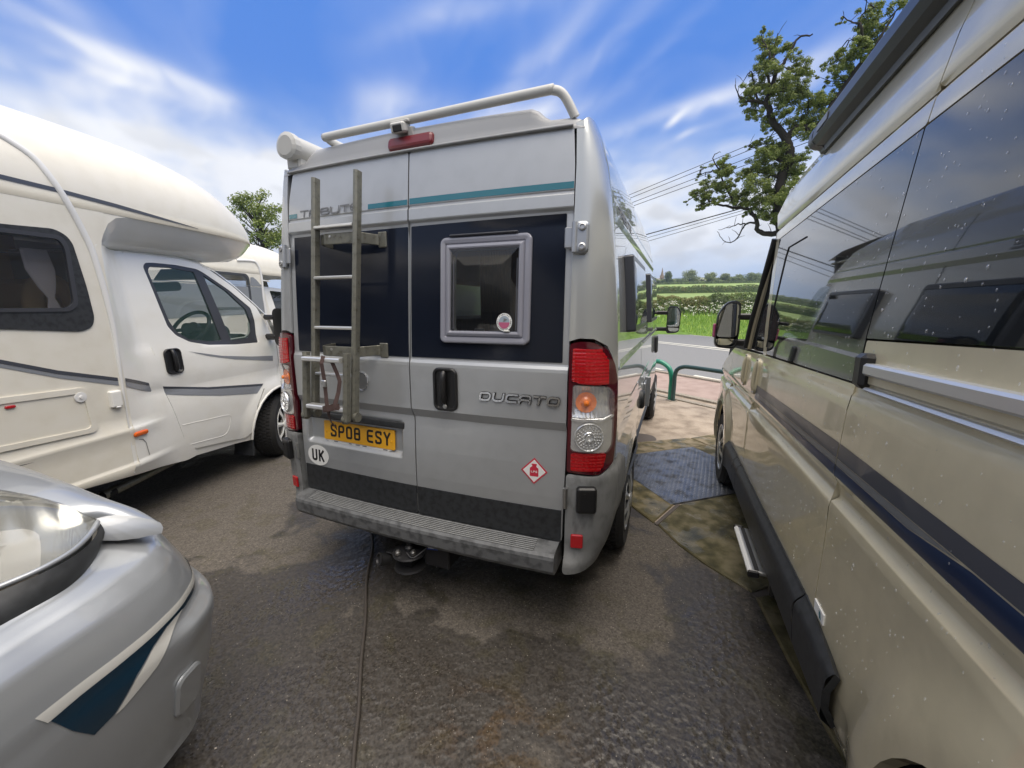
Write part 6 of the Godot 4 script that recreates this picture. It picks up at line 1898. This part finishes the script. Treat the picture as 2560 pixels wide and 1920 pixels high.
	fm.albedo_texture = noise_tex(46, .02, ramp([0, Color(.84, .82, .81), .5, Color(.94, .93, .93), 1, Color.WHITE]), 512, 5); tri_tex(fm, .25, true)
	var fw := struct("footway", flat_sheet(V([kp.x - kd.x * 20 + kn.x * .1, kp.y - kd.y * 20 + kn.y * .1, kp.x + kd.x * 16 + kn.x * .1, kp.y + kd.y * 16 + kn.y * .1, kp.x + kd.x * 16 + kn.x * 1.75, kp.y + kd.y * 16 + kn.y * 1.75, kp.x - kd.x * 20 + kn.x * 1.75, kp.y - kd.y * 20 + kn.y * 1.75]), .012, 3.0), fm)
	var km := mat("kerb_concrete", lin(.37, .325, .26), .8)
	km.albedo_texture = noise_tex(49, .03, ramp([0, grey(.6), .5, grey(.9), 1, grey(1)])); tri_tex(km, 1.5)
	for row in [[-.02, .035, .13], [1.80, .045, .14], [-.34, .02, .10]]:
		for k in 16:
			var c: Vector2 = kp + kd * (-4.5 + k * .92) + kn * row[0]
			part(fw, "kerb_stone", rbox(.905, .16, row[2], .005), km, Transform3D(Basis(Vector3(kd.x, 0, kd.y), Vector3.UP, Vector3(kn.x, 0, kn.y) * -1.0), Vector3(c.x, row[1] - .075, c.y)))
	var rd := mat("road_tarmac", lin(.22, .222, .222), .8)
	rd.albedo_texture = noise_tex(51, .05, ramp([0, grey(.84), .5, grey(.94), 1, grey(1)]), 1024, 6); tri_tex(rd, .3, true)
	rd.normal_enabled = true; rd.normal_texture = noise_tex(52, .3, null, 512, 2, true, 3.0); rd.normal_scale = .4
	var q0 := kp + kn * 1.8
	var road := struct("road", flat_sheet(V([q0.x - kd.x * 60, q0.y - kd.y * 60, q0.x + kd.x * 60, q0.y + kd.y * 60, 60, 44, 40, 22.5, 2.83, -23.16, 1.43, -24.9, -30, -62]), -.03, 8.0), rd)
	var pw := mat("road_paint", lin(.70, .68, .58), .6)
	pw.albedo_texture = noise_tex(53, .08, ramp([0, grey(.6), .35, grey(.95), 1, grey(1)])); tri_tex(pw, 1.0, true)
	for e in [[1.62, -8.80, 1.715, -9.01, 2.30, -8.44, 2.26, -8.07], [-.10, -10.45, -.02, -10.62, 1.00, -9.66, .90, -9.55], [2.95, -7.65, 3.05, -7.90, 4.0, -6.9, 3.9, -6.7]]: part(road, "give_way_dash", flat_sheet(V(e), -.024, 1.0), pw)
	part(road, "centre_line", flat_sheet(V([-3.2, -22.0, -3.05, -22.0, .62, -18.35, 2.50, -16.50, 8, -10.8, 8, -11.1, 2.55, -16.75, .62, -18.60]), -.024, 3.0), pw)
	part(road, "centre_line", flat_sheet(V([-3.3, -21.3, .62, -17.75, 2.42, -15.90, 8, -10.0, 8, -10.25, 2.42, -16.12, .62, -17.95, -3.3, -21.5]), -.024, 3.0), pw)
	part(road, "edge_line", flat_sheet(V([-6, -32.6, 1.43, -24.72, 2.83, -22.95, 14, -10.0, 14, -10.2, 2.83, -23.10, 1.43, -24.88, -6, -32.8]), -.024, 3.0), pw)
	# ---- railings at the kerb
	var hoop := func(nm: String, lab: String, p: Array, m: Material, r: float):
		var o := thing(nm, lab, "railing", T(p[0].x, 0, p[0].z))
		var q := []
		for e in p: q.append(e - Vector3(p[0].x, 0, p[0].z))
		part(o, "rail", tube(smooth_path(q, 5), r, 14), m)
		part(o, "base_collar", lathe(PackedVector2Array([Vector2(.075, .0), Vector2(.07, .014), Vector2(.05, .018)]), 16), M.kerb_concrete)
	hoop.call("hoop_railing", "green tubular hoop railing with its post beside the silver van", [Vector3(1.19, 0, -5.80), Vector3(1.19, .2, -5.80), Vector3(1.188, .40, -5.80), Vector3(1.14, .56, -5.82), Vector3(1.02, .645, -5.88), Vector3(.88, .66, -5.96), Vector3(.4, .66, -6.32), Vector3(-.6, .66, -7.05), Vector3(-.9, .60, -7.28), Vector3(-1.0, .45, -7.35), Vector3(-1.02, 0, -7.37)], M.green_paint, .042)
	hoop.call("hoop_railing", "worn grey green hoop railing running right towards the bronze van", [Vector3(1.235, 0, -5.72), Vector3(1.24, .3, -5.72), Vector3(1.24, .45, -5.715), Vector3(1.27, .56, -5.70), Vector3(1.36, .62, -5.64), Vector3(1.5, .63, -5.56), Vector3(1.95, .63, -5.21), Vector3(2.9, .63, -4.5), Vector3(3.1, .55, -4.35), Vector3(3.15, .4, -4.3), Vector3(3.15, 0, -4.3)], M.green_worn, .034)
	# ---- mains cable on the ground
	solo("mains_cable", tube(smooth_path([Vector3(-.80, .012, -1.6), Vector3(-.76, .012, -.55), Vector3(-.74, .012, -.44), Vector3(-.60, .012, -.28), Vector3(-.42, .012, -.02), Vector3(-.20, .012, .24), Vector3(-.03, .012, .46), Vector3(.12, .012, .64), Vector3(.25, .012, .81), Vector3(.62, .012, 1.25), Vector3(1.0, .012, 1.9)], 6), .008, 8), M.cable, "thin black cable running across the damp tarmac to the silver van", "cable")
	# ---- loose grit lying on the tarmac
	var rg := RandomNumberGenerator.new()
	rg.seed = 3
	var gm1 := mat("grit_pale", lin(.34, .31, .27), .8)
	var gm2 := mat("grit_dark", lin(.09, .08, .07), .7)
	var gr := [MB.new(), MB.new()]
	for i in 7000:
		var x := rg.randf_range(-2.4, 1.75)
		var z := rg.randf_range(-1.3, 1.9)
		if Vector2(x - .3, z - .5).length() > 2.4 and rg.randf() < .5: continue
		var s := rg.randf_range(.0011, .0030) * (2.0 if rg.randf() < .02 else 1.0)
		var c := Vector3(x, s * .4, z)
		var a := rg.randf() * TAU
		var e0 := Vector3(cos(a), 0, sin(a)) * s
		var e2 := Vector3(-sin(a), 0, cos(a)) * s * rg.randf_range(.6, 1.0)
		var up := Vector3(rg.randf_range(-.3, .3) * s, s * .7, rg.randf_range(-.3, .3) * s)
		var b: MB = gr[0 if rg.randf() < .45 else 1]
		for q in [[e0, e2], [e2, -e0], [-e0, -e2], [-e2, e0]]:
			var nn: Vector3 = ((q[0] + q[1]).normalized() + Vector3.UP).normalized()
			b.tri(c + q[0], c + q[1], c + up, nn, nn, nn)
	struct("loose_grit", gr[0].done(), gm1, "stuff")
	struct("loose_grit", gr[1].done(), gm2, "stuff")
	countryside()

func countryside():
	var rg := RandomNumberGenerator.new()
	rg.seed = 5
	# ---- land: verge, fields, hills
	var land := func(x0: float, x1: float, zs: Array, step: float) -> ArrayMesh:
		var rows := []
		for z in zs:
			var row := []
			for i in int((x1 - x0) / step) + 1:
				var x := x0 + i * step
				row.append(Vector3(x, ground_y(z) + (.3 * sin(x * .011 + z * .02) * clampf((-z - 60) / 60.0, 0, 3)), z))
			rows.append(row)
		var b := MB.new()
		for r in rows.size() - 1:
			for i in rows[r].size() - 1: b.flat(rows[r][i], rows[r][i + 1], rows[r + 1][i + 1], rows[r + 1][i], Vector3.UP)
		return b.done()
	var gm := func(nm: String, r: float, g: float, b: float, sd: int, sc: float):
		var m := mat(nm, lin(r, g, b), .95)
		m.albedo_texture = noise_tex(sd, .015, ramp([0, Color(.72, .74, .66), .5, Color(.9, .92, .88), 1, Color.WHITE]), 512, 6); tri_tex(m, sc, true)
	gm.call("verge_ground", .15, .26, .035, 61, .3); gm.call("field_a", .25, .33, .11, 62, .03); gm.call("field_b", .27, .36, .11, 63, .02); gm.call("field_c", .16, .21, .08, 64, .01)
	struct("verge", land.call(-90, 120, [-11.0, -18, -22, -24.0, -25, -26, -27, -28, -30, -34], 6), M.verge_ground)
	struct("field", land.call(-260, 260, [-33.5, -45, -60, -80, -100, -115, -129], 20), M.field_a)
	struct("field", land.call(-400, 400, [-129, -150, -175, -200, -215, -230], 40), M.field_b)
	struct("field", land.call(-1500, 1500, [-230, -260, -300, -420, -560, -700, -1500], 100), M.field_c)
	var base := MB.new()
	base.quad(Vector3(-3000, -.6, 400), Vector3(3000, -.6, 400), Vector3(3000, -.6, -3000), Vector3(-3000, -.6, -3000), Vector3.UP)
	struct("ground", base.done(), M.field_c)
	var hm := mat("hill_green", lin(.05, .08, .035), .95)
	hm.albedo_texture = noise_tex(65, .02, ramp([0, Color(.4, .5, .4), .5, Color(.7, .8, .6), .62, Color(1.5, 1.6, 1.0), 1, Color(1.7, 1.8, 1.3)]), 1024, 4, false, 1, true); tri_tex(hm, .0016, true)
	var nz := FastNoiseLite.new()
	nz.seed = 9; nz.frequency = .0016
	for e in [[-2500.0, K([-3000, 120, -900, 150, -113, 141, -60, 146, 0, 155, 100, 150, 236, 152, 303, 166, 385, 169, 486, 160, 900, 130, 3000, 100])], [-1700.0, K([-2200, 70, -500, 85, -100, 84, 100, 78, 500, 92, 1500, 70, 2200, 60])]]:
		var rows := []
		for q in [[380.0, 0.0], [250.0, .35], [120.0, .75], [0.0, 1.0], [-200.0, .9]]:
			var row := []
			for i in 111:
				var x := -3000.0 + i * 54.0
				row.append(Vector3(x, (tab(e[1], x, true) + 8.0 * nz.get_noise_2d(x, e[0] + q[0])) * q[1], e[0] + q[0]))
			rows.append(row)
		struct("hill", loft(rows, false, true), hm)
	# ---- verge grass and cow parsley
	var gb := [MB.new(), MB.new(), MB.new()]
	for i in 30000:
		var x := rg.randf_range(-14, 26)
		var z := rg.randf_range(-29.4, -21.5)
		if (x - 2.1) * .78 - (z + 24.0) * .63 < .12: continue
		if z > -24 and rg.randf() < .2: continue
		var y := ground_y(z)
		var h := rg.randf_range(.08, .24) * (1.5 if z < -27 else 1.0)
		var a := rg.randf() * PI
		var w := Vector3(cos(a), 0, sin(a)) * rg.randf_range(.012, .03)
		var tip := Vector3(x + rg.randf_range(-.12, .12), y + h, z + rg.randf_range(-.12, .12))
		var nn := Vector3(w.z, .02, -w.x).normalized()
		if nn.z < 0: nn = -nn
		nn = (nn + Vector3.UP * .8).normalized()
		gb[rg.randi() % 3].tri(Vector3(x, y, z) - w, Vector3(x, y, z) + w, tip, nn, nn, nn)
	for k in 3: struct("verge_grass", gb[k].done(), M[["grass_a", "grass_b", "grass_c"][k]], "stuff")
	var cp := MB.new()
	var cs := MB.new()
	for i in 900:
		var x := rg.randf_range(-10, 22)
		var z := rg.randf_range(-29.6, -26.2)
		if rg.randf() > smoothstep(-25.4, -27.5, z): continue
		var y := ground_y(z) + rg.randf_range(.45, 1.05)
		cs.quad(Vector3(x - .006, ground_y(z), z), Vector3(x + .006, ground_y(z), z), Vector3(x + .006, y, z), Vector3(x - .006, y, z), Vector3(0, .3, 1).normalized())
		for k in 4:
			var c := Vector3(x + rg.randf_range(-.11, .11), y + rg.randf_range(-.06, .05), z + rg.randf_range(-.1, .1))
			leaf(cp, c, Vector3(rg.randf_range(-.4, .4), 1, rg.randf_range(-.1, .7)).normalized(), rg.randf_range(.06, .12), rg, .9)
	struct("cow_parsley", cp.done(), M.blossom, "stuff")
	struct("cow_parsley_stems", cs.done(), M.grass_c, "stuff")
	# ---- hedges
	var hedge := func(nm: String, lab: String, x0: float, x1: float, z: float, h: float, dp: float, n: int, s: float, tones: Array, cx: float):
		var o := thing(nm, lab, "hedge", T(0, 0, 0), "hedges between the fields")
		var bs := []
		for t in tones: bs.append(MB.new())
		var hn := FastNoiseLite.new()
		hn.seed = 12; hn.frequency = .35 / h
		var top := func(x: float) -> float: return h * (1.0 + .38 * hn.get_noise_1d(x * .6) + .16 * hn.get_noise_1d(x * 3.1))
		for i in n:
			var x := cx + (rg.randf_range(-1, 1) * pow(rg.randf(), .5)) * (x1 - x0) * .5
			var hh: float = top.call(x)
			var y := pow(rg.randf(), .7) * hh
			var fz := z + dp * .5 * (1.0 - .35 * y / hh) * rg.randf_range(.55, 1.05)
			if rg.randf() < .35:
				y = hh * rg.randf_range(.88, 1.06); fz = z + rg.randf_range(-.5, .5) * dp * .7
			var nn := Vector3(rg.randf_range(-.7, .7), rg.randf_range(-.1, 1.0), rg.randf_range(.2, 1)).normalized()
			var bb := hn.get_noise_2d(x * 2.2, y * 2.2 + 40)
			var ti := int(clampf((bb + .5) * tones.size() + rg.randf_range(-.7, .7), 0, tones.size() - 1))
			leaf(bs[ti], Vector3(x, ground_y(z) + y, fz), nn, s * rg.randf_range(.7, 1.4), rg, .7)
		for k in tones.size(): part(o, "foliage", bs[k].done(), M[tones[k]]).set_meta("kind", "stuff")
		var rows := []
		for x in rng(x0, x1, h * .6):
			var hh: float = top.call(x) * .86
			rows.append([Vector3(x, ground_y(z) - .1, z - dp * .4), Vector3(x, ground_y(z) + hh * .7, z - dp * .36), Vector3(x, ground_y(z) + hh, z), Vector3(x, ground_y(z) + hh * .7, z + dp * .32), Vector3(x, ground_y(z) - .1, z + dp * .36)])
		part(o, "inner_growth", loft(rows, false, true), M.hedge_c)
	hedge.call("roadside_hedge", "bushy roadside hedge behind the white flowers across the road", -34, 44, -30.6, 1.25, 1.6, 26000, .11, ["hedge_c", "hedge_a", "hedge_b"], 3.0)
	hedge.call("field_hedge", "clipped hedge on the far side of the nearest field", -110, 130, -130, 1.75, 2.2, 9000, .32, ["hedge_c", "hedge_a", "hedge_b"], 6.0)
	hedge.call("field_hedge", "dark hedge below the distant trees at the top of the fields", -170, 200, -231, 1.9, 2.4, 8000, .45, ["hedge_c", "dark_a", "hedge_a"], 10.0)
	# ---- distant trees, each a trunk and a crown of leaf clumps
	var spots := [[-6.8, -296, 5.6, 9.6, "dark_a", "leaf_c", "low dark green tree just right of the church"], [6.6, -300, 9.0, 10.6, "pale_a", "pale_b", "broad pale green round tree, tallest on the field skyline"], [13.8, -288, 4.0, 4.6, "blossom", "pale_a", "small whitish blossoming tree in front of the skyline trees"], [19.5, -306, 7.0, 8.6, "pale_b", "leaf_b", "rounded mid green tree right of the blossoming tree"], [27.4, -302, 7.2, 7.6, "pale_b", "pale_a", "pale tree with flattened crown on the field skyline"], [35.2, -308, 8.0, 6.8, "leaf_c", "pale_b", "low spreading tree towards the right of the skyline"], [44.0, -300, 8.6, 7.4, "pale_b", "leaf_c", "rightmost rounded tree of the field skyline"], [55, -306, 10, 9.0, "leaf_b", "pale_b", "large leafy tree half hidden by the bronze van pillar"], [-15.5, -300, 6, 6.6, "dark_a", "leaf_c", "dark tree standing left of the church spire"], [-28, -305, 9, 9, "leaf_b", "leaf_c", "leafy tree on the skyline behind the silver van"]]
	hedge.call("field_hedge", "bushy scrub filling the gaps between the skyline trees", -160, 200, -312, 4.6, 6.0, 9000, .8, ["pale_b", "leaf_c", "pale_a"], 12.0)
	for e in spots:
		var gy := ground_y(e[1])
		var o := thing("skyline_tree", e[6], "tree", T(e[0], gy, e[1]), "trees on the field skyline")
		part(o, "trunk", tube([Vector3(0, -.3, 0), Vector3(.1, e[3] * .3, 0), Vector3(-.1, e[3] * .6, .1)], [.35, .26, .12], 7), M.bark)
		var bs := [MB.new(), MB.new()]
		for k in 26:
			var a := rg.randf() * TAU
			var rr: float = e[2] * .62 * sqrt(rg.randf()) * .85
			var hy := rg.randf_range(.08, .88)
			rr *= 1.12 - hy * hy * .75
			clump(bs, Vector3(cos(a) * rr, e[3] * hy, sin(a) * rr), Vector3(e[2] * .27, e[3] * .18, e[2] * .27), 120, .7, rg)
		for k in 2: part(o, "crown", bs[k].done(), M[e[4 + k]])
	# tree beyond the left-hand motorhomes
	var lt := thing("roadside_tree", "leafy green tree behind the white motorhomes on the left", "tree", T(-33.6, 0, -25))
	part(lt, "trunk", tube(smooth_path([Vector3(0, 0, 0), Vector3(.1, 2.5, 0), Vector3(-.1, 4.5, .1), Vector3(.2, 7.5, 0), Vector3(.3, 10.4, 0)], 3), [.34, .32, .3, .28, .26, .24, .22, .2, .18, .14, .1, .07, .04], 9), M.bark)
	var lb := [MB.new(), MB.new(), MB.new()]
	var tw := MB.new()
	for k in 84:
		var a := rg.randf() * TAU
		var hy := rg.randf_range(4.6, 11.2)
		var mr2 := 2.75 * pow(maxf(0.0, 1.0 - pow((hy - 7.6) / 4.0, 2.0)), .5)
		var rr := mr2 * sqrt(rg.randf())
		var c := Vector3(.2 + cos(a) * rr, hy, sin(a) * rr)
		clump(lb, c, Vector3(.62, .42, .62), 95, .20, rg)
		tw.add(tube([Vector3(.1, hy * .82, 0), Vector3(cos(a) * rr * .5, hy * .93, sin(a) * rr * .5), c], [.07, .04, .015], 5))
	part(lt, "branches", tw.done(), M.bark)
	for k in 3: part(lt, "crown", lb[k].done(), M[["leaf_a", "leaf_b", "leaf_c"][k]])
	# ---- the big oak over the road
	var ok := thing("oak_tree", "tall gnarled oak with bare twigs and leafy clumps behind the bronze van", "tree", T(6.0, 0, -23.5))
	var limbs := MB.new()
	var nodes := []
	for L in OAK_LIMBS:
		var p := []
		for i in range(0, L[2].size(), 2):
			var t: float = float(i) / L[2].size()
			p.append(Vector3(L[2][i] - 6.0, L[2][i + 1], (0.0 if L[0] > .3 else rg.randf_range(-.9, .9) * t)))
		if L[0] > .3: p.insert(0, Vector3(.15, -.2, 0))
		p = smooth_path(p, 4)
		for i in p.size(): p[i] += Vector3(rg.randf_range(-1, 1), rg.randf_range(-1, 1), rg.randf_range(-1, 1)) * .035
		var rd := []
		for i in p.size(): rd.append(lerpf(L[0], L[1], pow(float(i) / (p.size() - 1), .8)))
		for i in p.size(): nodes.append([p[i], rd[i]])
		if L[0] > .3: part(ok, "trunk", tube(p, rd, 10), M.bark)
		else: limbs.add(tube(p, rd, 7))
		# bare side twigs
		for i in range(3, p.size() - 1, 2):
			if rg.randf() < .55:
				var d := Vector3(rg.randf_range(-1, 1), rg.randf_range(-.2, 1), rg.randf_range(-1, 1)).normalized() * rg.randf_range(.25, .7)
				limbs.add(tube([p[i], p[i] + d * .5 + Vector3(0, .05, 0), p[i] + d], [minf(rd[i] * .5, .022), .013, .006], 4))
	var ob := [MB.new(), MB.new(), MB.new()]
	for i in range(0, OAK_CLUMPS.size(), 3):
		var r: float = OAK_CLUMPS[i + 2]
		var c := Vector3(OAK_CLUMPS[i] - 6.0, OAK_CLUMPS[i + 1], rg.randf_range(-1.0, 1.0))
		var best := 0
		for k in nodes.size():
			if nodes[k][0].distance_squared_to(c) < nodes[best][0].distance_squared_to(c): best = k
		var a: Vector3 = nodes[best][0]
		limbs.add(tube([a, a.lerp(c, .55) + Vector3(rg.randf_range(-.1, .1), -.08, 0), c], [.026, .018, .008], 5))
		var nsub := int(clampf(r * r * 130, 4, 17))
		for k in nsub:
			var d := Vector3(rg.randfn() * 1.15, rg.randfn() * .9, rg.randfn() * 1.4) * r * .60
			limbs.add(tube([c, c + d], [.010, .005], 4))
			clump(ob, c + d, Vector3(r * .52, r * .36, r * .5), int(clampf(r * 260, 26, 100)), .085, rg)
	part(ok, "limbs", limbs.done(), M.bark)
	for k in 3: part(ok, "crown", ob[k].done(), M[["leaf_a", "leaf_b", "leaf_c"][k]])
	# ---- overhead wires
	var wires := [[-1.27, 8.08, 4.07, 9.76, .016, "uppermost thin overhead wire of the higher group"], [-1.26, 7.88, 4.10, 9.50, .016, "second thin overhead wire from the top"], [-1.24, 7.59, 5.53, 9.56, .016, "third thin overhead wire from the top"], [-1.23, 7.38, 4.29, 8.89, .016, "fourth thin overhead wire, lowest of the higher group"], [-.52, 5.72, 3.68, 6.62, .028, "thick dark overhead cable, first of the lower group"], [-.47, 5.54, 3.55, 6.46, .013, "faint thin wire just under the thick overhead cable"], [-.42, 5.35, 3.77, 6.35, .013, "faint lowest overhead wire above the horizon"]]
	for e in wires:
		var a := Vector3(e[0], e[1], -24)
		var d := Vector3(e[2], e[3], -24) - a
		var p := []
		for k in 13:
			var t := -4.0 + k * .75
			p.append(a + d * t + Vector3(0, .012 * (t * t - t), 0))
		solo("overhead_wire", tube(p, e[4], 5), M.wire, e[5], "wire", "overhead wires")
	# ---- church on the hill
	var cz := -420.0
	var ch := thing("church", "stone village church with tall spire above the fields", "church", T(-15.3, 20.5, cz))
	var sn := mat("church_stone", lin(.36, .26, .175), .9)
	sn.albedo_texture = noise_tex(71, .04, ramp([0, grey(.65), 1, grey(1)])); tri_tex(sn, .4)
	var tower := part(ch, "tower", rbox(3.6, 9.0, 3.6, .1), sn, T(0, 3.6, 0))
	for q in 4:
		part(tower, "belfry_window", prism(V([-.45, -1.0, .45, -1.0, .45, .5, 0, 1.1, -.45, .5]), .06), M.gap, Transform3D(Basis(Vector3.UP, q * PI / 2), Vector3(0, 2.2, 0)) * T(0, 0, 1.79))
		part(tower, "pinnacle", lathe(PackedVector2Array([Vector2(.32, 0), Vector2(.28, .8), Vector2(0, 2.0)]), 6, false), sn, T(1.55 * (1 if q % 2 == 0 else -1), 4.5, 1.55 * (1 if q < 2 else -1)))
	part(ch, "spire", lathe(PackedVector2Array([Vector2(1.62, 8.1), Vector2(1.45, 8.6), Vector2(.05, 16.8), Vector2(0, 16.9)]), 8, false), sn)
	var nv := MB.new()
	nv.add(rbox(9, 5, 5.5, .1), T(-6.2, 1.5, 0))
	part(ch, "nave", nv.done(), sn)
	part(ch, "nave_roof", loft([[Vector3(-10.9, 3.9, 3.0), Vector3(-10.9, 7.2, 0), Vector3(-10.9, 3.9, -3.0)], [Vector3(-1.6, 3.9, 3.0), Vector3(-1.6, 7.2, 0), Vector3(-1.6, 3.9, -3.0)]], false, false), M.letter_grey)
	for k in 3: part(ch, "nave_window", prism(V([-.4, -1.1, .4, -1.1, .4, .5, 0, 1.1, -.4, .5]), .06), M.gap, T(-8.6 + 2.4 * k, 1.9, 2.76))
	# ---- workshop behind the camera, mirrored darkly in the van's rear panels
	var wk := thing("workshop", "long brick workshop building across the yard", "building", T(0, 0, 9.0))
	var bm := mat("workshop_brick", lin(.10, .065, .05), .9)
	bm.albedo_texture = noise_tex(72, .05, ramp([0, grey(.6), 1, grey(1)])); tri_tex(bm, .8)
	part(wk, "wall", rbox(30, 4.6, .3, .02), bm, T(-2, 2.3, .15))
	part(wk, "roof", loft([[Vector3(-17.4, 4.5, -.5), Vector3(-17.4, 6.4, 5), Vector3(-17.4, 4.5, 10)], [Vector3(13.4, 4.5, -.5), Vector3(13.4, 6.4, 5), Vector3(13.4, 4.5, 10)]], false, false), M.dark_plastic)
	for x in [-12.0, -6.5, 6.0]: part(wk, "roller_door", rbox(3.6, 3.2, .06, .02), M.grey_plastic, T(x, 1.6, -.03))
	var wp := part(wk, "door", rbox(1.0, 2.1, .06, .02), M.dark_plastic, T(-1.0, 1.05, -.03))
	part(wp, "handle", rbox(.12, .02, .04), M.steel, T(.36, 0, -.05))

func build():
	surroundings()
	silver_campervan()
	white_motorhome()
	far_motorhome()
	bronze_van()
	silver_corner()

# ---------------------------------------------------------------- camera, sky, sun
func blob(az: float, el: float, c: Array) -> float:
	var a := deg_to_rad(c[4])
	var x: float = az - c[0]
	var y: float = el - c[1]
	var p: float = (x * cos(a) + y * sin(a)) / c[2]
	var q: float = (-x * sin(a) + y * cos(a)) / c[3]
	return c[5] * exp(-(p * p + q * q))

func make_sky() -> Image:
	var W := 1536
	var H := 768
	var im := Image.create(W, H, false, Image.FORMAT_RGBF)
	var n1 := FastNoiseLite.new()
	n1.seed = 21; n1.frequency = 1.0; n1.fractal_octaves = 5; n1.noise_type = FastNoiseLite.TYPE_SIMPLEX_SMOOTH
	var n2 := FastNoiseLite.new()
	n2.seed = 8; n2.frequency = 1.0; n2.fractal_octaves = 5; n2.noise_type = FastNoiseLite.TYPE_SIMPLEX_SMOOTH
	var base := K([-2, .55, 1, .50, 4, .60, 7, .86, 11, .94, 14, .70, 16.5, .40, 19, .20, 22, .10, 25, .05, 33, .10, 38, .26, 48, .68, 60, .82, 90, .82])
	var blobs := [[-59.5, 22.2, 7.5, .8, -9, .62], [-62, 20.9, 8, .9, -5, .55], [-66, 19.4, 10, 1.2, -3, .50], [-66, 16.8, 12, 2.0, -4, .5], [-70, 23.8, 7, .9, -14, .38], [-69, 26.2, 8, .9, -16, .25], [-37, 24.0, 4.5, 1.6, 8, .32], [-31, 21.8, 8, 2.4, 10, .42], [-19, 22.6, 7, 1.4, 8, .42], [-20, 26.6, 12, 1.3, 36, .30], [-11, 28.2, 11, 1.2, 33, .26], [-4, 27.6, 9, 1.0, 30, .22], [-24, 32, 8, 1.2, 8, .26], [-34, 30.5, 7, 1.2, 20, .16], [1, 22.3, 10, .9, 9, .55], [-2.0, 20.9, 1.3, .36, 32, .85], [-1.0, 19.2, 1.5, .34, 22, .5], [2, 19.8, 4, .5, 12, .25], [11, 22.5, 4, 1.6, 25, .5], [-51, 15.0, 5, 2.4, 8, .5], [-56, 13, 8, 3.0, 0, .35], [-30, 16.0, 10, 2.0, 5, .35], [-5, 16.0, 8, 1.6, 10, .4]]
	var deep := Vector3(.056, .19, .60)
	var pale := Vector3(.25, .42, .72)
	var hz := Vector3(.47, .58, .72)
	for j in H:
		var el := 90.0 - 180.0 * (j + .5) / H
		if el < -3.0:
			for i in W: im.set_pixel(i, j, Color(.16, .15, .13))
			continue
		var er := deg_to_rad(el)
		var bd := tab(base, el, true)
		var sky := pale.lerp(deep, smoothstep(6, 26, el)) if el > 6 else hz.lerp(pale, smoothstep(0, 6, el))
		for i in W:
			var az := wrapf(360.0 * (i + .5) / W, -180.0, 180.0)
			var ar := deg_to_rad(az)
			var d := Vector3(cos(er) * sin(ar), sin(er), -cos(er) * cos(ar))
			var k := 1.0 / (d.y + .22)
			var px := d.x * k
			var pz := d.z * k
			# wisps drawn out along one wind, and lumpier low cloud
			var wx := px * .82 + pz * .57
			var wz := -px * .57 + pz * .82
			var warp := n2.get_noise_2d(px * 1.1, pz * 1.1)
			var wisp := n1.get_noise_2d(wx * .75 + warp * .25, wz * 2.6 + warp * .6)
			var lump := n2.get_noise_3d(d.x * 7.0, d.y * 16.0, d.z * 7.0)
			var fib := n1.get_noise_2d(wx * 1.3 + warp * .4 + 9.0, wz * 6.0 + warp * .9)
			# the cloud sheet that veils the sun covers the half of the sky behind the camera
			var veil := smoothstep(55.0, 105.0, absf(wrapf(az + 22.0, -180.0, 180.0))) * smoothstep(12.0, 24.0, el) * .78
			var c := maxf(bd, veil) + .17 * wisp + .12 * warp + .045 * fib
			if az > -95 and az < 35 and el < 45:
				var s := 0.0
				for b in blobs: s += blob(az + 3.0 * warp, el + .8 * warp + .5 * wisp + .25 * fib, b)
				c += s * (.85 + .5 * wisp + .25 * warp + .3 * fib)
			c += .36 * lump * (1.0 - smoothstep(16, 22, el))
			c = clampf(c, 0.0, 1.0)
			c = c * (.45 + c * (1.1 - .55 * c))
			# cloud body: bright, with grey bellies low down
			var low := 1.0 - smoothstep(13, 20, el)
			var g := .80 - .17 * low * smoothstep(-.05, .45, lump + .5 * warp) + .05 * wisp
			var cloud := Vector3(g * .985, g * .995, g * 1.03)
			var col := sky.lerp(cloud, c)
			im.set_pixel(i, j, Color(col.x, col.y, col.z))
	return im

func _ready():
	# --- camera
	var cam := Camera3D.new()
	cam.name = "camera"
	cam.position = Vector3(1.2167, 1.6277, 1.6788)
	cam.rotation = Vector3(-.1897, .3838, -.0019)
	cam.fov = 86.88
	cam.near = .05; cam.far = 9000
	add_child(cam)
	# --- sky and exposure
	var we := WorldEnvironment.new()
	we.name = "world_environment"
	var env := Environment.new()
	env.background_mode = Environment.BG_SKY
	env.tonemap_mode = Environment.TONE_MAPPER_LINEAR
	env.tonemap_exposure = 1.3
	env.background_energy_multiplier = 1.0
	env.sdfgi_enabled = true; env.ssao_enabled = true; env.ssil_enabled = true
	env.fog_enabled = true; env.fog_density = .00038; env.fog_light_color = Color(.74, .82, .93)
	var sky := Sky.new()
	var pm := PanoramaSkyMaterial.new()
	pm.panorama = ImageTexture.create_from_image(make_sky())
	sky.sky_material = pm
	env.sky = sky
	we.environment = env
	add_child(we)
	# --- sun spread by thin high cloud: a very soft source, high and to the right
	var sun := DirectionalLight3D.new()
	sun.name = "sun"
	sun.light_energy = 1.3
	sun.light_color = Color(1, .955, .89)
	sun.light_angular_distance = 70.0
	sun.shadow_enabled = true
	add_child(sun)
	sun.look_at_from_position(Vector3(.28, 1.0, .13) * 10.0, Vector3.ZERO)
	make_materials()
	build()
